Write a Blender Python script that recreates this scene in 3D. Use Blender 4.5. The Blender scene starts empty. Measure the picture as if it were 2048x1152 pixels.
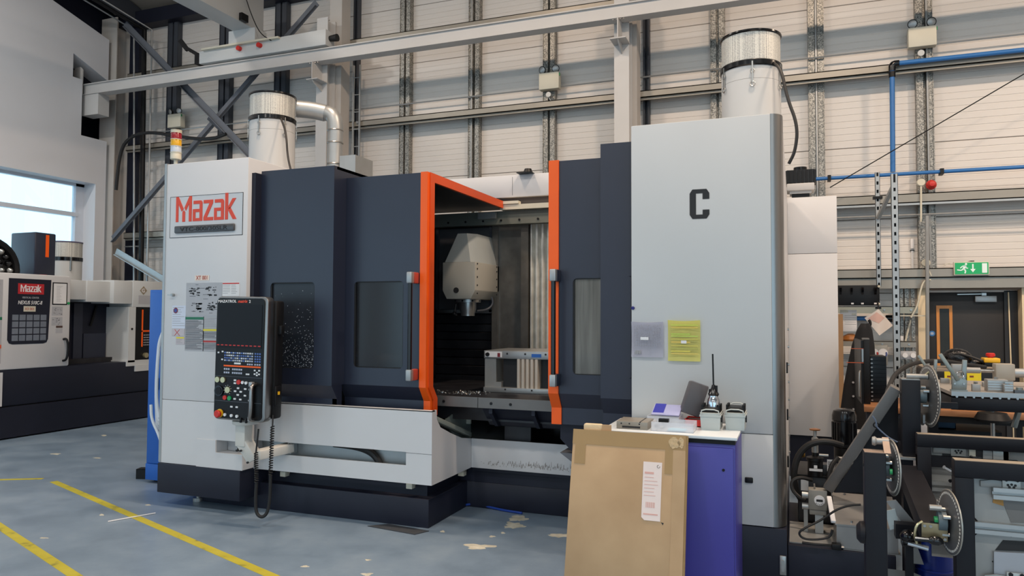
import bpy, bmesh, math, random
from mathutils import Vector, Matrix, Euler
C = bpy.context.scene.collection
PI = math.pi
rnd = random.Random(7)

# ------------------------------------------------------------------ camera
CAM = Vector((0.0, 0.0, 1.68)); FPX = 1468.0
_yaw, _pit, _rol = math.radians(21.045), math.radians(2.19), math.radians(0.233)
_r = Vector((math.cos(_yaw), math.sin(_yaw), 0)); _f = Vector((-math.sin(_yaw), math.cos(_yaw), 0)); _u = Vector((0, 0, 1))
FW = math.cos(_pit)*_f + math.sin(_pit)*_u
_u2 = math.cos(_pit)*_u - math.sin(_pit)*_f
RT = math.cos(_rol)*_r + math.sin(_rol)*_u2
UP = math.cos(_rol)*_u2 - math.sin(_rol)*_r
cd = bpy.data.cameras.new('camera'); cam = bpy.data.objects.new('camera', cd); C.objects.link(cam)
cd.sensor_width = 36.0; cd.lens = 36.0*FPX/2048.0; cd.clip_start = 0.05; cd.clip_end = 300
cam.matrix_world = Matrix(((RT.x, UP.x, -FW.x, CAM.x), (RT.y, UP.y, -FW.y, CAM.y), (RT.z, UP.z, -FW.z, CAM.z), (0, 0, 0, 1)))
bpy.context.scene.camera = cam

def at(px, py, x=None, y=None, z=None):
    """world point on the plane x=, y= or z= that the survey of the place gives for a sighted point"""
    d = (px-1024)/FPX*RT - (py-576)/FPX*UP + FW
    t = (x-CAM.x)/d.x if x is not None else (y-CAM.y)/d.y if y is not None else (z-CAM.z)/d.z
    return CAM + t*d

# ------------------------------------------------------------------ world, lamps, exposure
sc = bpy.context.scene
sc.view_settings.view_transform = 'Standard'; sc.view_settings.look = 'None'
sc.view_settings.exposure = 0.0; sc.view_settings.gamma = 1.0; sc.view_settings.use_curve_mapping = False
w = bpy.data.worlds.new('overcast_sky'); sc.world = w; w.use_nodes = True
bg = w.node_tree.nodes['Background']; bg.inputs[0].default_value = (0.55, 0.81, 1.0, 1); bg.inputs[1].default_value = 1.95

def lamp(name, loc, size, power, col, rot=(0, 0, 0), size_y=None):
    l = bpy.data.lights.new(name, 'AREA'); l.energy = power; l.color = col; l.shape = 'RECTANGLE' if size_y else 'DISK'
    l.size = size
    if size_y: l.size_y = size_y
    o = bpy.data.objects.new(name, l); C.objects.link(o); o.location = loc; o.rotation_euler = rot
    return o
WARM = (1.0, 0.77, 0.58); NEUT = (1.0, 0.95, 0.88)
for lx, ly, lz, pw, col in ((-4.4, 5.0, 8.2, 230, WARM), (0.6, 5.0, 8.2, 300, WARM), (5.6, 5.0, 8.2, 330, WARM),
                            (-9.6, 4.5, 8.2, 200, NEUT), (-9.0, -1.5, 8.9, 150, NEUT), (-4.0, -1.5, 8.9, 190, NEUT), (1.0, -1.5, 8.9, 170, NEUT), (6.0, -1.5, 8.9, 190, NEUT), (4.4, 6.8, 5.6, 110, WARM),  # lower warm lamp at the right is added to brighten the back wall
                            (-4.0, -6.0, 7.0, 110, NEUT), (1.0, -6.0, 7.0, 110, NEUT), (6.0, -6.0, 7.0, 110, NEUT)):
    lamp('high_bay_and_fill_lamp', (lx, ly, lz), 0.55, pw, col)

# ------------------------------------------------------------------ materials
def lin(c):
    c = c/255.0
    return c/12.92 if c <= 0.04045 else ((c+0.055)/1.055)**2.4
MATS = {}
def mat(name, rgb, rough=0.5, metal=0.0, var=0.06, scale=6.0, bump=0.0, bscale=60.0, spec=0.5, stretch=(1, 1, 1), alpha=1.0, trans=0.0, emit=0.0, rvar=0.0):
    if name in MATS: return MATS[name]
    m = bpy.data.materials.new(name); m.use_nodes = True; nt = m.node_tree; N = nt.nodes; L = nt.links
    b = N['Principled BSDF']; col = tuple(lin(v) for v in rgb) + (1,)
    b.inputs['Roughness'].default_value = rough; b.inputs['Metallic'].default_value = metal
    b.inputs['Specular IOR Level'].default_value = spec
    b.inputs['Base Color'].default_value = col
    tc = N.new('ShaderNodeTexCoord'); mp = N.new('ShaderNodeMapping'); mp.inputs['Scale'].default_value = stretch
    L.new(tc.outputs['Object'], mp.inputs['Vector'])
    if var > 0:
        n = N.new('ShaderNodeTexNoise'); n.inputs['Scale'].default_value = scale; n.inputs['Detail'].default_value = 6
        L.new(mp.outputs[0], n.inputs['Vector'])
        mx = N.new('ShaderNodeMix'); mx.data_type = 'RGBA'
        mx.inputs['A'].default_value = tuple(max(0, v*(1-var*1.6)) for v in col[:3]) + (1,)
        mx.inputs['B'].default_value = tuple(min(1, v*(1+var*1.6)) for v in col[:3]) + (1,)
        L.new(n.outputs['Fac'], mx.inputs['Factor']); L.new(mx.outputs['Result'], b.inputs['Base Color'])
        if rvar > 0:
            mr = N.new('ShaderNodeMapRange'); mr.inputs['To Min'].default_value = max(0, rough-rvar); mr.inputs['To Max'].default_value = min(1, rough+rvar)
            L.new(n.outputs['Fac'], mr.inputs['Value']); L.new(mr.outputs[0], b.inputs['Roughness'])
    if bump > 0:
        n2 = N.new('ShaderNodeTexNoise'); n2.inputs['Scale'].default_value = bscale; n2.inputs['Detail'].default_value = 3
        L.new(mp.outputs[0], n2.inputs['Vector'])
        bp = N.new('ShaderNodeBump'); bp.inputs['Strength'].default_value = bump; bp.inputs['Distance'].default_value = 0.01
        L.new(n2.outputs['Fac'], bp.inputs['Height']); L.new(bp.outputs[0], b.inputs['Normal'])
    if trans > 0: b.inputs['Transmission Weight'].default_value = trans
    if alpha < 1: b.inputs['Alpha'].default_value = alpha
    if emit > 0:
        b.inputs['Emission Color'].default_value = col; b.inputs['Emission Strength'].default_value = emit
    MATS[name] = m
    return m
def ramp_mat(name, stops, scale, rough=0.5, metal=0.0, detail=6, tex='noise', stretch=(1, 1, 1), bump=0.0):
    m = bpy.data.materials.new(name); m.use_nodes = True; nt = m.node_tree; N = nt.nodes; L = nt.links
    b = N['Principled BSDF']; b.inputs['Roughness'].default_value = rough; b.inputs['Metallic'].default_value = metal
    tc = N.new('ShaderNodeTexCoord'); mp = N.new('ShaderNodeMapping'); mp.inputs['Scale'].default_value = stretch
    L.new(tc.outputs['Object'], mp.inputs['Vector'])
    if tex == 'noise':
        n = N.new('ShaderNodeTexNoise'); n.inputs['Detail'].default_value = detail; out = n.outputs['Fac']
    else:
        n = N.new('ShaderNodeTexVoronoi'); out = n.outputs['Color']
    n.inputs['Scale'].default_value = scale
    L.new(mp.outputs[0], n.inputs['Vector'])
    r = N.new('ShaderNodeValToRGB'); cr = r.color_ramp
    while len(cr.elements) < len(stops): cr.elements.new(0.5)
    for e, (p, c) in zip(cr.elements, stops):
        e.position = p; e.color = tuple(lin(v) for v in c) + (1,)
    L.new(out, r.inputs['Fac']); L.new(r.outputs['Color'], b.inputs['Base Color'])
    if bump > 0:
        bp = N.new('ShaderNodeBump'); bp.inputs['Strength'].default_value = bump; bp.inputs['Distance'].default_value = 0.005
        L.new(out, bp.inputs['Height']); L.new(bp.outputs[0], b.inputs['Normal'])
    MATS[name] = m
    return m

white_m = mat('white_powder_coat', (206, 205, 206), 0.45, var=0.02, scale=2, bump=0.02, bscale=250)
grey_white_m = mat('pale_grey_coat', (196, 198, 198), 0.45, var=0.02, scale=2)
navy_m = mat('navy_powder_coat', (34, 39, 56), 0.38, var=0.06, scale=3, bump=0.03, bscale=300, spec=0.6)
navy_base_m = mat('dark_navy_base', (27, 30, 44), 0.5, var=0.08, scale=4, bump=0.03, bscale=200, spec=0.35)
orange_m = mat('orange_edge_paint', (250, 94, 6), 0.45, var=0.05, scale=5)
stainless_m = mat('brushed_stainless', (150, 148, 146), 0.32, metal=1.0, var=0.10, scale=14, stretch=(1, 1, 0.06))
steel_m = mat('machined_steel', (168, 168, 166), 0.35, metal=0.9, var=0.08, scale=20)
dullsteel_m = mat('dull_plate_steel', (152, 152, 150), 0.5, metal=0.5, var=0.10, scale=9)
galv_m = ramp_mat('spangled_galvanised_steel', ((0.2, (98, 98, 96)), (0.5, (140, 138, 132)), (0.8, (178, 174, 166))), 85, 0.45, 0.5, tex='vor')
plain_galv_m = mat('zinc_plated_steel', (168, 170, 170), 0.4, metal=0.6, var=0.06, scale=8)
dark_int_m = ramp_mat('oily_dark_sheet', ((0.3, (30, 30, 34)), (0.7, (52, 52, 56))), 5, 0.38, 0.25)
black_m = mat('black_plastic', (15, 15, 17), 0.45, var=0.08, scale=9, spec=0.3)
blackrub_m = mat('black_rubber', (18, 18, 20), 0.6, var=0.08, scale=9)
gloss_black_m = mat('gloss_black', (12, 12, 15), 0.18, var=0.0)
red_m = mat('signal_red', (196, 38, 30), 0.4, var=0.05)
yellow_m = mat('signal_yellow', (232, 176, 30), 0.4, var=0.05)
green_m = mat('signal_green', (22, 150, 84), 0.4, var=0.04)
blue_m = mat('royal_blue_paint', (26, 92, 178), 0.4, var=0.06)
pipe_blue_m = mat('blue_air_pipe', (44, 108, 172), 0.4, var=0.05)
paper_m = mat('paper_white', (226, 224, 224), 0.75, var=0.03)
paper2_m = mat('paper_print_grey', (150, 150, 152), 0.8, var=0.12, scale=120)
ink_m = mat('black_ink', (28, 28, 30), 0.6, var=0.0)
cream_m = mat('cream_plastic', (206, 200, 182), 0.5, var=0.04)
wood_m = ramp_mat('varnished_wood', ((0.3, (128, 84, 52)), (0.7, (162, 112, 74))), 3, 0.5, 0.0, stretch=(1, 12, 12))
frame_m = mat('black_satin_steel', (15, 15, 22), 0.5, var=0.14, scale=7, bump=0.02, bscale=90, spec=0.3)
struct_m = mat('structural_white_paint', (196, 194, 192), 0.5, var=0.04, scale=3)
darksteel_m = mat('dark_and_shaded_steel', (64, 68, 76), 0.5, var=0.10, scale=4)

# ------------------------------------------------------------------ mesh building
class MB:
    def __init__(s): s.bm = bmesh.new()
    def _geo(s, vs, fs):
        v = [s.bm.verts.new(p) for p in vs]
        out = []
        for f in fs:
            try: out.append(s.bm.faces.new([v[i] for i in f]))
            except ValueError: pass
        return v, out
    def _bev(s, faces, b, seg=2):
        ed = set()
        for f in faces:
            for e in f.edges: ed.add(e)
        if b > 0: bmesh.ops.bevel(s.bm, geom=list(ed), offset=b, segments=seg, affect='EDGES', profile=0.5, clamp_overlap=True)
    def box(s, x0, x1, y0, y1, z0, z1, b=0.0, seg=2):
        if x0 > x1: x0, x1 = x1, x0
        if y0 > y1: y0, y1 = y1, y0
        if z0 > z1: z0, z1 = z1, z0
        v, f = s._geo([(x0, y0, z0), (x1, y0, z0), (x1, y1, z0), (x0, y1, z0), (x0, y0, z1), (x1, y0, z1), (x1, y1, z1), (x0, y1, z1)],
                      [(0, 3, 2, 1), (4, 5, 6, 7), (0, 1, 5, 4), (1, 2, 6, 5), (2, 3, 7, 6), (3, 0, 4, 7)])
        s._bev(f, b, seg); return s
    def obox(s, c, size, rot=None, b=0.0):
        """box of full size about c, rot a Matrix/Euler"""
        hx, hy, hz = (q/2 for q in size)
        R = rot.to_matrix() if isinstance(rot, Euler) else (rot if rot is not None else Matrix.Identity(3))
        pts = [Vector(c) + R @ Vector((sx*hx, sy*hy, sz*hz)) for sz in (-1, 1) for sx, sy in ((-1, -1), (1, -1), (1, 1), (-1, 1))]
        v, f = s._geo(pts, [(0, 3, 2, 1), (4, 5, 6, 7), (0, 1, 5, 4), (1, 2, 6, 5), (2, 3, 7, 6), (3, 0, 4, 7)])
        s._bev(f, b); return s
    def bar(s, p0, p1, wd, ht, up=(0, 0, 1), b=0.0):
        """rectangular bar between two points: wd across, ht along up"""
        p0, p1 = Vector(p0), Vector(p1); d = (p1-p0); L = d.length; d.normalize(); up = Vector(up)
        sd = d.cross(up).normalized(); u = sd.cross(d)
        R = Matrix((d, sd, u)).transposed()
        return s.obox((p0+p1)/2, (L, wd, ht), R, b)
    def prism(s, pts, axis, a0, a1, b=0.0):
        """polygon extruded along an axis: x -> pts (y,z); y -> pts (x,z); z -> pts (x,y)"""
        def P(p, a):
            return (a, p[0], p[1]) if axis == 'x' else (p[0], a, p[1]) if axis == 'y' else (p[0], p[1], a)
        n = len(pts)
        v, f = s._geo([P(p, a0) for p in pts] + [P(p, a1) for p in pts],
                      [tuple(range(n)), tuple(range(2*n-1, n-1, -1))] + [(i, i+n, (i+1) % n + n, (i+1) % n) for i in range(n)])
        bmesh.ops.recalc_face_normals(s.bm, faces=f)
        s._bev(f, b); return s
    def cyl(s, p0, p1, r0, r1=None, n=16, b=0.0):
        r1 = r0 if r1 is None else r1
        return s.lathe([(r0, 0), (r1, (Vector(p1)-Vector(p0)).length)], p0, Vector(p1)-Vector(p0), n)
    def lathe(s, prof, o, d=(0, 0, 1), n=20, cap=True):
        o = Vector(o); d = Vector(d).normalized()
        a = Vector((1, 0, 0)) if abs(d.x) < 0.9 else Vector((0, 1, 0))
        e1 = d.cross(a).normalized(); e2 = d.cross(e1)
        rings = []
        for r, h in prof:
            rings.append([s.bm.verts.new(o + d*h + (e1*math.cos(2*PI*i/n) + e2*math.sin(2*PI*i/n))*max(r, 1e-4)) for i in range(n)])
        fs = []
        for A, B in zip(rings, rings[1:]):
            for i in range(n):
                fs.append(s.bm.faces.new((A[i], B[i], B[(i+1) % n], A[(i+1) % n])))
        if cap:
            fs.append(s.bm.faces.new(rings[0])); fs.append(s.bm.faces.new(rings[-1][::-1]))
        bmesh.ops.recalc_face_normals(s.bm, faces=fs)
        return s
    def tube(s, pts, r, n=8, smooth=0, cap=True):
        P = [Vector(p) for p in pts]
        for _ in range(smooth):
            Q = [P[0]]
            for a, c in zip(P, P[1:]): Q += [a*0.75 + c*0.25, a*0.25 + c*0.75]
            P = Q + [P[-1]]
        rings = []; e1 = None
        for i, p in enumerate(P):
            d = (P[min(i+1, len(P)-1)] - P[max(i-1, 0)])
            if d.length < 1e-9: d = Vector((0, 0, 1))
            d.normalize()
            if e1 is None:
                a = Vector((0, 0, 1)) if abs(d.z) < 0.9 else Vector((1, 0, 0)); e1 = d.cross(a).normalized()
            else:
                e1 = (e1 - d*e1.dot(d)); e1 = e1.normalized() if e1.length > 1e-6 else d.orthogonal().normalized()
            e2 = d.cross(e1)
            rings.append([s.bm.verts.new(p + (e1*math.cos(2*PI*k/n) + e2*math.sin(2*PI*k/n))*r) for k in range(n)])
        fs = []
        for A, B in zip(rings, rings[1:]):
            for k in range(n): fs.append(s.bm.faces.new((A[k], A[(k+1) % n], B[(k+1) % n], B[k])))
        if cap: fs.append(s.bm.faces.new(rings[0][::-1])); fs.append(s.bm.faces.new(rings[-1]))
        bmesh.ops.recalc_face_normals(s.bm, faces=fs)
        return s
    def ball(s, c, r, n=12, sc_=(1, 1, 1)):
        c = Vector(c); m = Matrix.Translation(c) @ Matrix.Diagonal((sc_[0], sc_[1], sc_[2], 1))
        bmesh.ops.create_uvsphere(s.bm, u_segments=n, v_segments=max(6, n//2), radius=r, matrix=m); return s
    def torus(s, c, d, R, r, n=24, k=8, a0=0, a1=2*PI):
        c = Vector(c); d = Vector(d).normalized(); e1 = d.orthogonal().normalized(); e2 = d.cross(e1)
        full = abs(a1-a0-2*PI) < 1e-6
        pts = [c + (e1*math.cos(a0+(a1-a0)*i/n) + e2*math.sin(a0+(a1-a0)*i/n))*R for i in range(n+1)]
        return s.tube(pts, r, k, cap=not full)
    def xf(s, M):
        bmesh.ops.transform(s.bm, matrix=M, verts=s.bm.verts[:]); return s
    def build(s, name, m, parent=None, ang=35.0, kind=None, label=None):
        me = bpy.data.meshes.new(name)
        off = Vector((0, 0, 0)); p = parent
        while p is not None: off += p.location; p = p.parent
        if off.length > 0: bmesh.ops.translate(s.bm, vec=-off, verts=s.bm.verts[:])
        s.bm.to_mesh(me); s.bm.free()
        me.polygons.foreach_set('use_smooth', [True]*len(me.polygons))
        me.set_sharp_from_angle(angle=math.radians(ang))
        me.materials.append(m)
        o = bpy.data.objects.new(name, me); C.objects.link(o)
        if parent is not None: o.parent = parent
        if kind: o['kind'] = kind
        if label: o['label'] = label
        return o
def B(x0, x1, y0, y1, z0, z1, b=0.0): return MB().box(x0, x1, y0, y1, z0, z1, b)
def thing(name, label, cat, loc, group=None):
    o = bpy.data.objects.new(name, None); C.objects.link(o); o.location = loc; o.empty_display_size = 0.1
    o['label'] = label; o['category'] = cat
    if group: o['group'] = group
    return o
def tag(o, label, cat, group=None):
    o['label'] = label; o['category'] = cat
    if group: o['group'] = group
    return o
def struct(o): o['kind'] = 'structure'; return o
def clone(t, off, label=None, group=None):
    r = t.copy(); C.objects.link(r); r.location = t.location + Vector(off)
    if label: r['label'] = label
    if group: r['group'] = group
    for ch in list(t.children):
        c = ch.copy(); C.objects.link(c); c.parent = r
        for g in list(ch.children):
            d = g.copy(); C.objects.link(d); d.parent = c
    return r
def text(name, s, m, parent, o, ex=(1, 0, 0), ez=(0, 0, 1), size=0.1, bold=0.0, shear=0.0, depth=0.001, width=None, align='LEFT'):
    """flat lettering standing on a face: o its lower left corner, ex along the line, ez up"""
    cu = bpy.data.curves.new(name, 'FONT'); cu.body = s; cu.size = size; cu.offset = bold; cu.shear = shear; cu.extrude = depth; cu.align_x = align
    cu.resolution_u = 3
    tmp = bpy.data.objects.new(name, cu); C.objects.link(tmp)
    dg = bpy.context.evaluated_depsgraph_get(); me = bpy.data.meshes.new_from_object(tmp.evaluated_get(dg))
    bpy.data.objects.remove(tmp); bpy.data.curves.remove(cu)
    ex = Vector(ex).normalized(); ez = Vector(ez).normalized(); ny = ex.cross(ez)
    off = Vector((0, 0, 0)); p = parent
    while p is not None: off += p.location; p = p.parent
    xs = [v.co.x for v in me.vertices]; k = 1.0
    if width and xs and max(xs) > min(xs): k = width/(max(xs)-min(xs))
    x0 = min(xs) if (xs and align == 'LEFT') else 0
    for v in me.vertices:
        c = v.co.copy(); v.co = Vector(o) + ex*(c.x-x0)*k + ez*c.y + ny*c.z - off
    me.materials.clear(); me.materials.append(m)
    ob = bpy.data.objects.new(name, me); C.objects.link(ob); ob.parent = parent
    return ob
# ------------------------------------------------------------------ the hall: floor
def floor_material():
    m = bpy.data.materials.new('painted_concrete'); m.use_nodes = True; nt = m.node_tree; N = nt.nodes; L = nt.links
    b = N['Principled BSDF']
    tc = N.new('ShaderNodeTexCoord')
    def noise(s, d=6, rough=0.55):
        n = N.new('ShaderNodeTexNoise'); n.inputs['Scale'].default_value = s; n.inputs['Detail'].default_value = d; n.inputs['Roughness'].default_value = rough
        L.new(tc.outputs['Object'], n.inputs['Vector']); return n.outputs['Fac']
    def ramp(src, stops):
        r = N.new('ShaderNodeValToRGB'); cr = r.color_ramp
        while len(cr.elements) < len(stops): cr.elements.new(0.5)
        for e, (p, c) in zip(cr.elements, stops): e.position = p; e.color = tuple(lin(v) for v in c) + (1,)
        L.new(src, r.inputs['Fac']); return r.outputs['Color']
    base = ramp(noise(2.2, 9, 0.68), ((0.30, (106, 124, 142)), (0.5, (118, 136, 154)), (0.72, (132, 148, 163))))
    def over(a, colr, mask):
        mx = N.new('ShaderNodeMix'); mx.data_type = 'RGBA'; L.new(mask, mx.inputs['Factor']); L.new(a, mx.inputs['A'])
        mx.inputs['B'].default_value = tuple(lin(v) for v in colr) + (1,); return mx.outputs['Result']
    chips = ramp(noise(9.0, 5, 0.7), ((0.725, (0, 0, 0)), (0.735, (255, 255, 255))))
    fine = ramp(noise(38.0, 3), ((0.765, (0, 0, 0)), (0.775, (255, 255, 255))))
    dark = ramp(noise(26.0, 4), ((0.755, (0, 0, 0)), (0.77, (255, 255, 255))))
    c = over(base, (206, 204, 194), chips); c = over(c, (216, 216, 214), fine); c = over(c, (58, 62, 70), dark)
    L.new(c, b.inputs['Base Color'])
    rr = N.new('ShaderNodeMapRange'); rr.inputs['To Min'].default_value = 0.22; rr.inputs['To Max'].default_value = 0.48
    L.new(noise(2.2), rr.inputs['Value']); L.new(rr.outputs[0], b.inputs['Roughness'])
    bp = N.new('ShaderNodeBump'); bp.inputs['Strength'].default_value = 0.12; bp.inputs['Distance'].default_value = 0.004
    L.new(noise(14.0), bp.inputs['Height']); L.new(bp.outputs[0], b.inputs['Normal'])
    return m
floor = struct(B(-14, 12, -9, 11.0, -0.2, 0.0).build('floor', floor_material()))
line_m = ramp_mat('worn_yellow_line_paint', ((0.32, (120, 118, 60)), (0.42, (178, 166, 44)), (0.8, (190, 178, 58))), 7, 0.5)
for a, b_, wd in (((-6.96, 5.30), (-2.1, 3.21), 0.085), ((-7.0, 4.78), (-3.4, 3.02), 0.085), ((-7.55, 5.16), (-7.20, 5.35), 0.07)):
    a = Vector((a[0], a[1], 0.0012)); b_ = Vector((b_[0], b_[1], 0.0012))
def floor_strip(p0, p1, wd, nm, m, h=0.0015):
    p0 = at(*p0, z=0); p1 = at(*p1, z=0)
    return MB().bar((p0.x, p0.y, h/2), (p1.x, p1.y, h/2), wd, h).build(nm, m, floor)
floor_strip((107, 963), (640, 1193.5), 0.07, 'floor_line', line_m)
floor_strip((-40, 1026.6), (240, 1211.4), 0.07, 'floor_line', line_m)
floor_strip((-60, 961), (86, 957.5), 0.06, 'floor_line', line_m)
bare_m = ramp_mat('bare_concrete', ((0.3, (168, 164, 148)), (0.7, (204, 200, 184))), 12, 0.8)
def paint_chip(px, py, rx, ry, seed):
    r2 = random.Random(seed); c = at(px, py, z=0); n = 26; pts = []
    for i in range(n):
        a = 2*PI*i/n; k = 0.62 + 0.5*r2.random() + 0.15*math.sin(3*a+seed)
        p = at(px + rx*k*math.cos(a), py + ry*k*math.sin(a), z=0); pts.append((p.x, p.y))
    MB().prism(pts, 'z', 0.0, 0.001).build('paint_chip', bare_m, floor)
for i, (px, py, rx, ry) in enumerate(((1037, 1037, 20, 6), (1028, 1051, 22, 7), (957, 1093, 30, 6), (1121, 1071, 26, 4), (734, 1149, 13, 3), (885, 1063, 5, 2), (610, 1133, 9, 2),
                                       (1006, 1066, 5, 2), (984, 1073, 7, 2), (208, 871, 6, 1.6), (111, 908, 10, 1.4), (195, 916, 8, 1.2), (296, 1010, 6, 1.4), (203, 1030, 5, 2), (88, 1076, 10, 1.3), (736, 1120, 7, 1.5))):
    paint_chip(px, py, rx, ry, i)

# ------------------------------------------------------------------ back wall: ribbed sandwich panels, studs and girts
wall_back = struct(B(-13.2, 12, 10.78, 11.0, 0, 8.2).build('wall_back', mat('wall_core_grey', (120, 118, 114), 0.7)))
clad_m = mat('ribbed_white_cladding', (214, 208, 202), 0.42, var=0.025, scale=1.2)
def cladding(z0, z1, x0=-13.0, x1=12.0):
    pts = [(10.78, z0+0.004), (10.704, z0+0.004), (10.700, z0+0.010)]
    n = 11; p = (z1-z0-0.02)/n
    for k in range(1, n):
        z = z0 + 0.01 + k*p
        pts += [(10.700, z-0.008), (10.7045, z-0.004), (10.7045, z+0.004), (10.700, z+0.008)]
    pts += [(10.700, z1-0.010), (10.704, z1-0.004), (10.78, z1-0.004)]
    return MB().prism(pts, 'x', x0, x1).build('cladding_panel', clad_m, wall_back, ang=10)
zs = [0.0, 1.03, 2.0, 2.975, 3.94, 4.915, 5.89, 6.86, 7.83]
for a, b_ in zip(zs, zs[1:]):
    if a < 2.0:
        cladding(a, b_, -13.0, 1.42); cladding(a, b_, 2.66, 12.0)
    else: cladding(a, b_)
def stud(x, m, zlo=0.0, zhi=7.6, wd=0.2):
    h = wd/2
    mb = MB().box(x-h, x-0.018, 10.60, 10.70, zlo, zhi).box(x+0.018, x+h, 10.60, 10.70, zlo, zhi)
    mb.box(x-0.018, x+0.018, 10.675, 10.70, zlo, zhi)
    for s in (-1, 1): mb.box(x+s*(h-0.012), x+s*(h-0.006), 10.585, 10.60, zlo, zhi)
    return mb.build('stud', m, wall_back)
for x in (-11.05, -9.79, -8.53): stud(x, darksteel_m, wd=0.26)  # left studs are galvanised too, their shade put into a darker steel
for x in (-6.0, -4.745, -3.485, -0.98, 0.305, 1.59, 4.1, 5.36): stud(x, galv_m, 2.3 if 1.4 < x < 1.7 else 0.0)
stud(-6.965, darksteel_m, wd=0.09); stud(-1.99, darksteel_m, wd=0.09)
girt_m = mat('girt_steel', (150, 144, 134), 0.4, metal=0.4, var=0.06, scale=4)
def girt(z, x0, x1, y0=10.42, h=0.10, m=girt_m):
    mb = MB().box(x0, x1, y0, y0+0.012, z-h, z).box(x0, x1, y0, 10.60, z-h, z-h+0.012).box(x0, x1, y0, 10.6, z-0.012, z)
    mb.box(x0, x1, y0+0.03, y0+0.035, z-h-0.03, z-h)
    return mb.build('girt', m, wall_back)
girt(4.93, -12.0, 12); girt(3.25, -12.0, 12, h=0.12); girt(2.30, -7.0, 12, h=0.12); girt(6.33, -12, 12)
MB().box(0.4, 2.9, 10.44, 10.47, 2.05, 2.17).build('girt', girt_m, wall_back)
MB().tube([(-12, 10.56, 5.17), (12, 10.56, 5.17)], 0.012, 6).build('conduit', plain_galv_m, wall_back)
MB().tube([(-12, 10.45, 2.98), (12, 10.45, 2.98)], 0.011, 6).build('conduit', plain_galv_m, wall_back)
MB().box(-1, 12, 10.40, 10.46, 3.10, 3.125).build('cable_tray', plain_galv_m, wall_back)
for x in (-4.78, 0.305, 1.62):
    MB().tube([(x, 10.59, 2.3 if x > 1 else 0.2), (x, 10.59, 7.4)], 0.014, 8).build('conduit', plain_galv_m, wall_back)
MB().tube([(1.55, 10.33, 2.95), (1.52, 10.33, 0.3)], 0.022, 8).build('conduit', plain_galv_m, wall_back)
MB().box(-12.6, 12, 10.45, 10.75, 7.28, 7.55).build('eave_beam', navy_base_m, wall_back)

# ------------------------------------------------------------------ roof
def roof_z(y): return 7.62 + (10.75-y)*0.27
roof_m = mat('roof_deck_grey', (150, 142, 132), 0.6, var=0.05, scale=2, stretch=(1, 20, 1))
struct(MB().prism([(11.0, roof_z(11.0)), (-1.0, roof_z(-1.0)), (-9, roof_z(-1.0)-2.2), (-9, roof_z(-1)-2.0), (-1, roof_z(-1.0)+0.2), (11.0, roof_z(11.0)+0.2)], 'x', -14, 12).build('ceiling', roof_m))
for i, x in enumerate((-11.95, -7.05, -2.15, 2.7)):
    t = MB().prism([(10.6, roof_z(10.6)-0.02), (-1.0, roof_z(-1)-0.02), (-1.0, roof_z(-1)-0.34), (10.6, roof_z(10.6)-0.34)], 'x', x-0.08, x+0.08).build('trim_%d' % (i+1), darksteel_m); struct(t)

# ------------------------------------------------------------------ left wall with window and crane opening
plaster_m = mat('grey_white_plaster', (214, 214, 218), 0.8, var=0.03, scale=1.4, bump=0.04, bscale=120)
XW = -12.2; T = 0.42
wl = struct(thing('wall_left', 'x', 'x', (XW, 0, 0))); del wl['label']; del wl['category']
WY0, WY1, WZ0, WZ1 = 1.5, 9.955, 1.0, 4.12
mb = MB()
yend = 10.17
mb.box(XW-T, XW, -1.5, WY0, 0, 4.3); mb.box(XW-T, XW, -9, -8.6, 0, 5.2); mb.box(XW-T, XW, WY1, yend, 0, 4.97); mb.box(XW-T, XW, WY0, WY1, 0, WZ0)
mb.prism([(-9, 5.2), (-1.5, 5.2), (-1.5, WZ1), (9.63, WZ1), (9.63, 6.0), (9.435, 6.0), (9.435, 6.43), (10.17, 6.13), (10.17, 6.93), (9.0, 7.24), (-1, 10.2), (-9, 8.0)], 'x', XW-T, XW)
mb.box(XW-T, XW, 9.63, WY1, WZ1, 4.97)
mb.build('plaster', plaster_m, wl)
for x, y0, y1, z0, z1 in ((XW-0.30, 9.435, 10.17, 4.9, 6.5),):
    MB().box(XW-T-0.6, XW-T-0.58, y0-0.1, y1+0.9, z0-0.1, z1+0.6).box(XW-T-0.6, XW-0.02, y1+0.6, y1+0.62, z0-0.1, z1+0.6).box(XW-T-0.6, XW-T, y0-0.1, y1+0.9, z0-0.12, z0-0.1).box(XW-T-0.6, XW-T, y0-0.1, y1+0.9, z1+0.58, z1+0.6).box(XW-T-0.6, XW-T, y0-0.12, y0-0.1, z0-0.1, z1+0.6).build('opening_backing', navy_base_m, wl)  # dark box added behind the opening to keep sky light out
MB().prism([(-9, 7.0), (10.7, 6.0), (10.7, roof_z(10.7)-0.01), (-1, roof_z(-1)-0.01), (-9, roof_z(-1)-2.21)], 'x', XW-T-0.05, XW-T+0.02).build('gable_gap_screen', navy_base_m, wl)  # dark sheet added to shut off the sky light above the wall
MB().box(XW-T-0.05, XW-0.06, 10.66, 10.72, 0, 7.4).build('corner_lining', navy_base_m, wl)
win = struct(thing('window_1', 'x', 'x', (XW-0.34, WY1, WZ0))); del win['label']; del win['category']
wf_m = mat('window_frame_grey', (206, 212, 222), 0.4, var=0.03)
xf = XW-0.34
MB().box(xf-0.05, xf+0.05, WY1-0.17, WY1, WZ0, WZ1).build('jamb', wf_m, win)
MB().box(xf-0.05, xf+0.05, WY0, WY1, WZ1-0.05, WZ1).build('head', wf_m, win)
MB().box(xf-0.05, xf+0.05, WY0, WY1, WZ0, WZ0+0.07).build('sill', wf_m, win)
MB().box(xf-0.06, xf+0.06, WY0, WY1-0.12, 3.50, 3.575).build('transom', wf_m, win)
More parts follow.
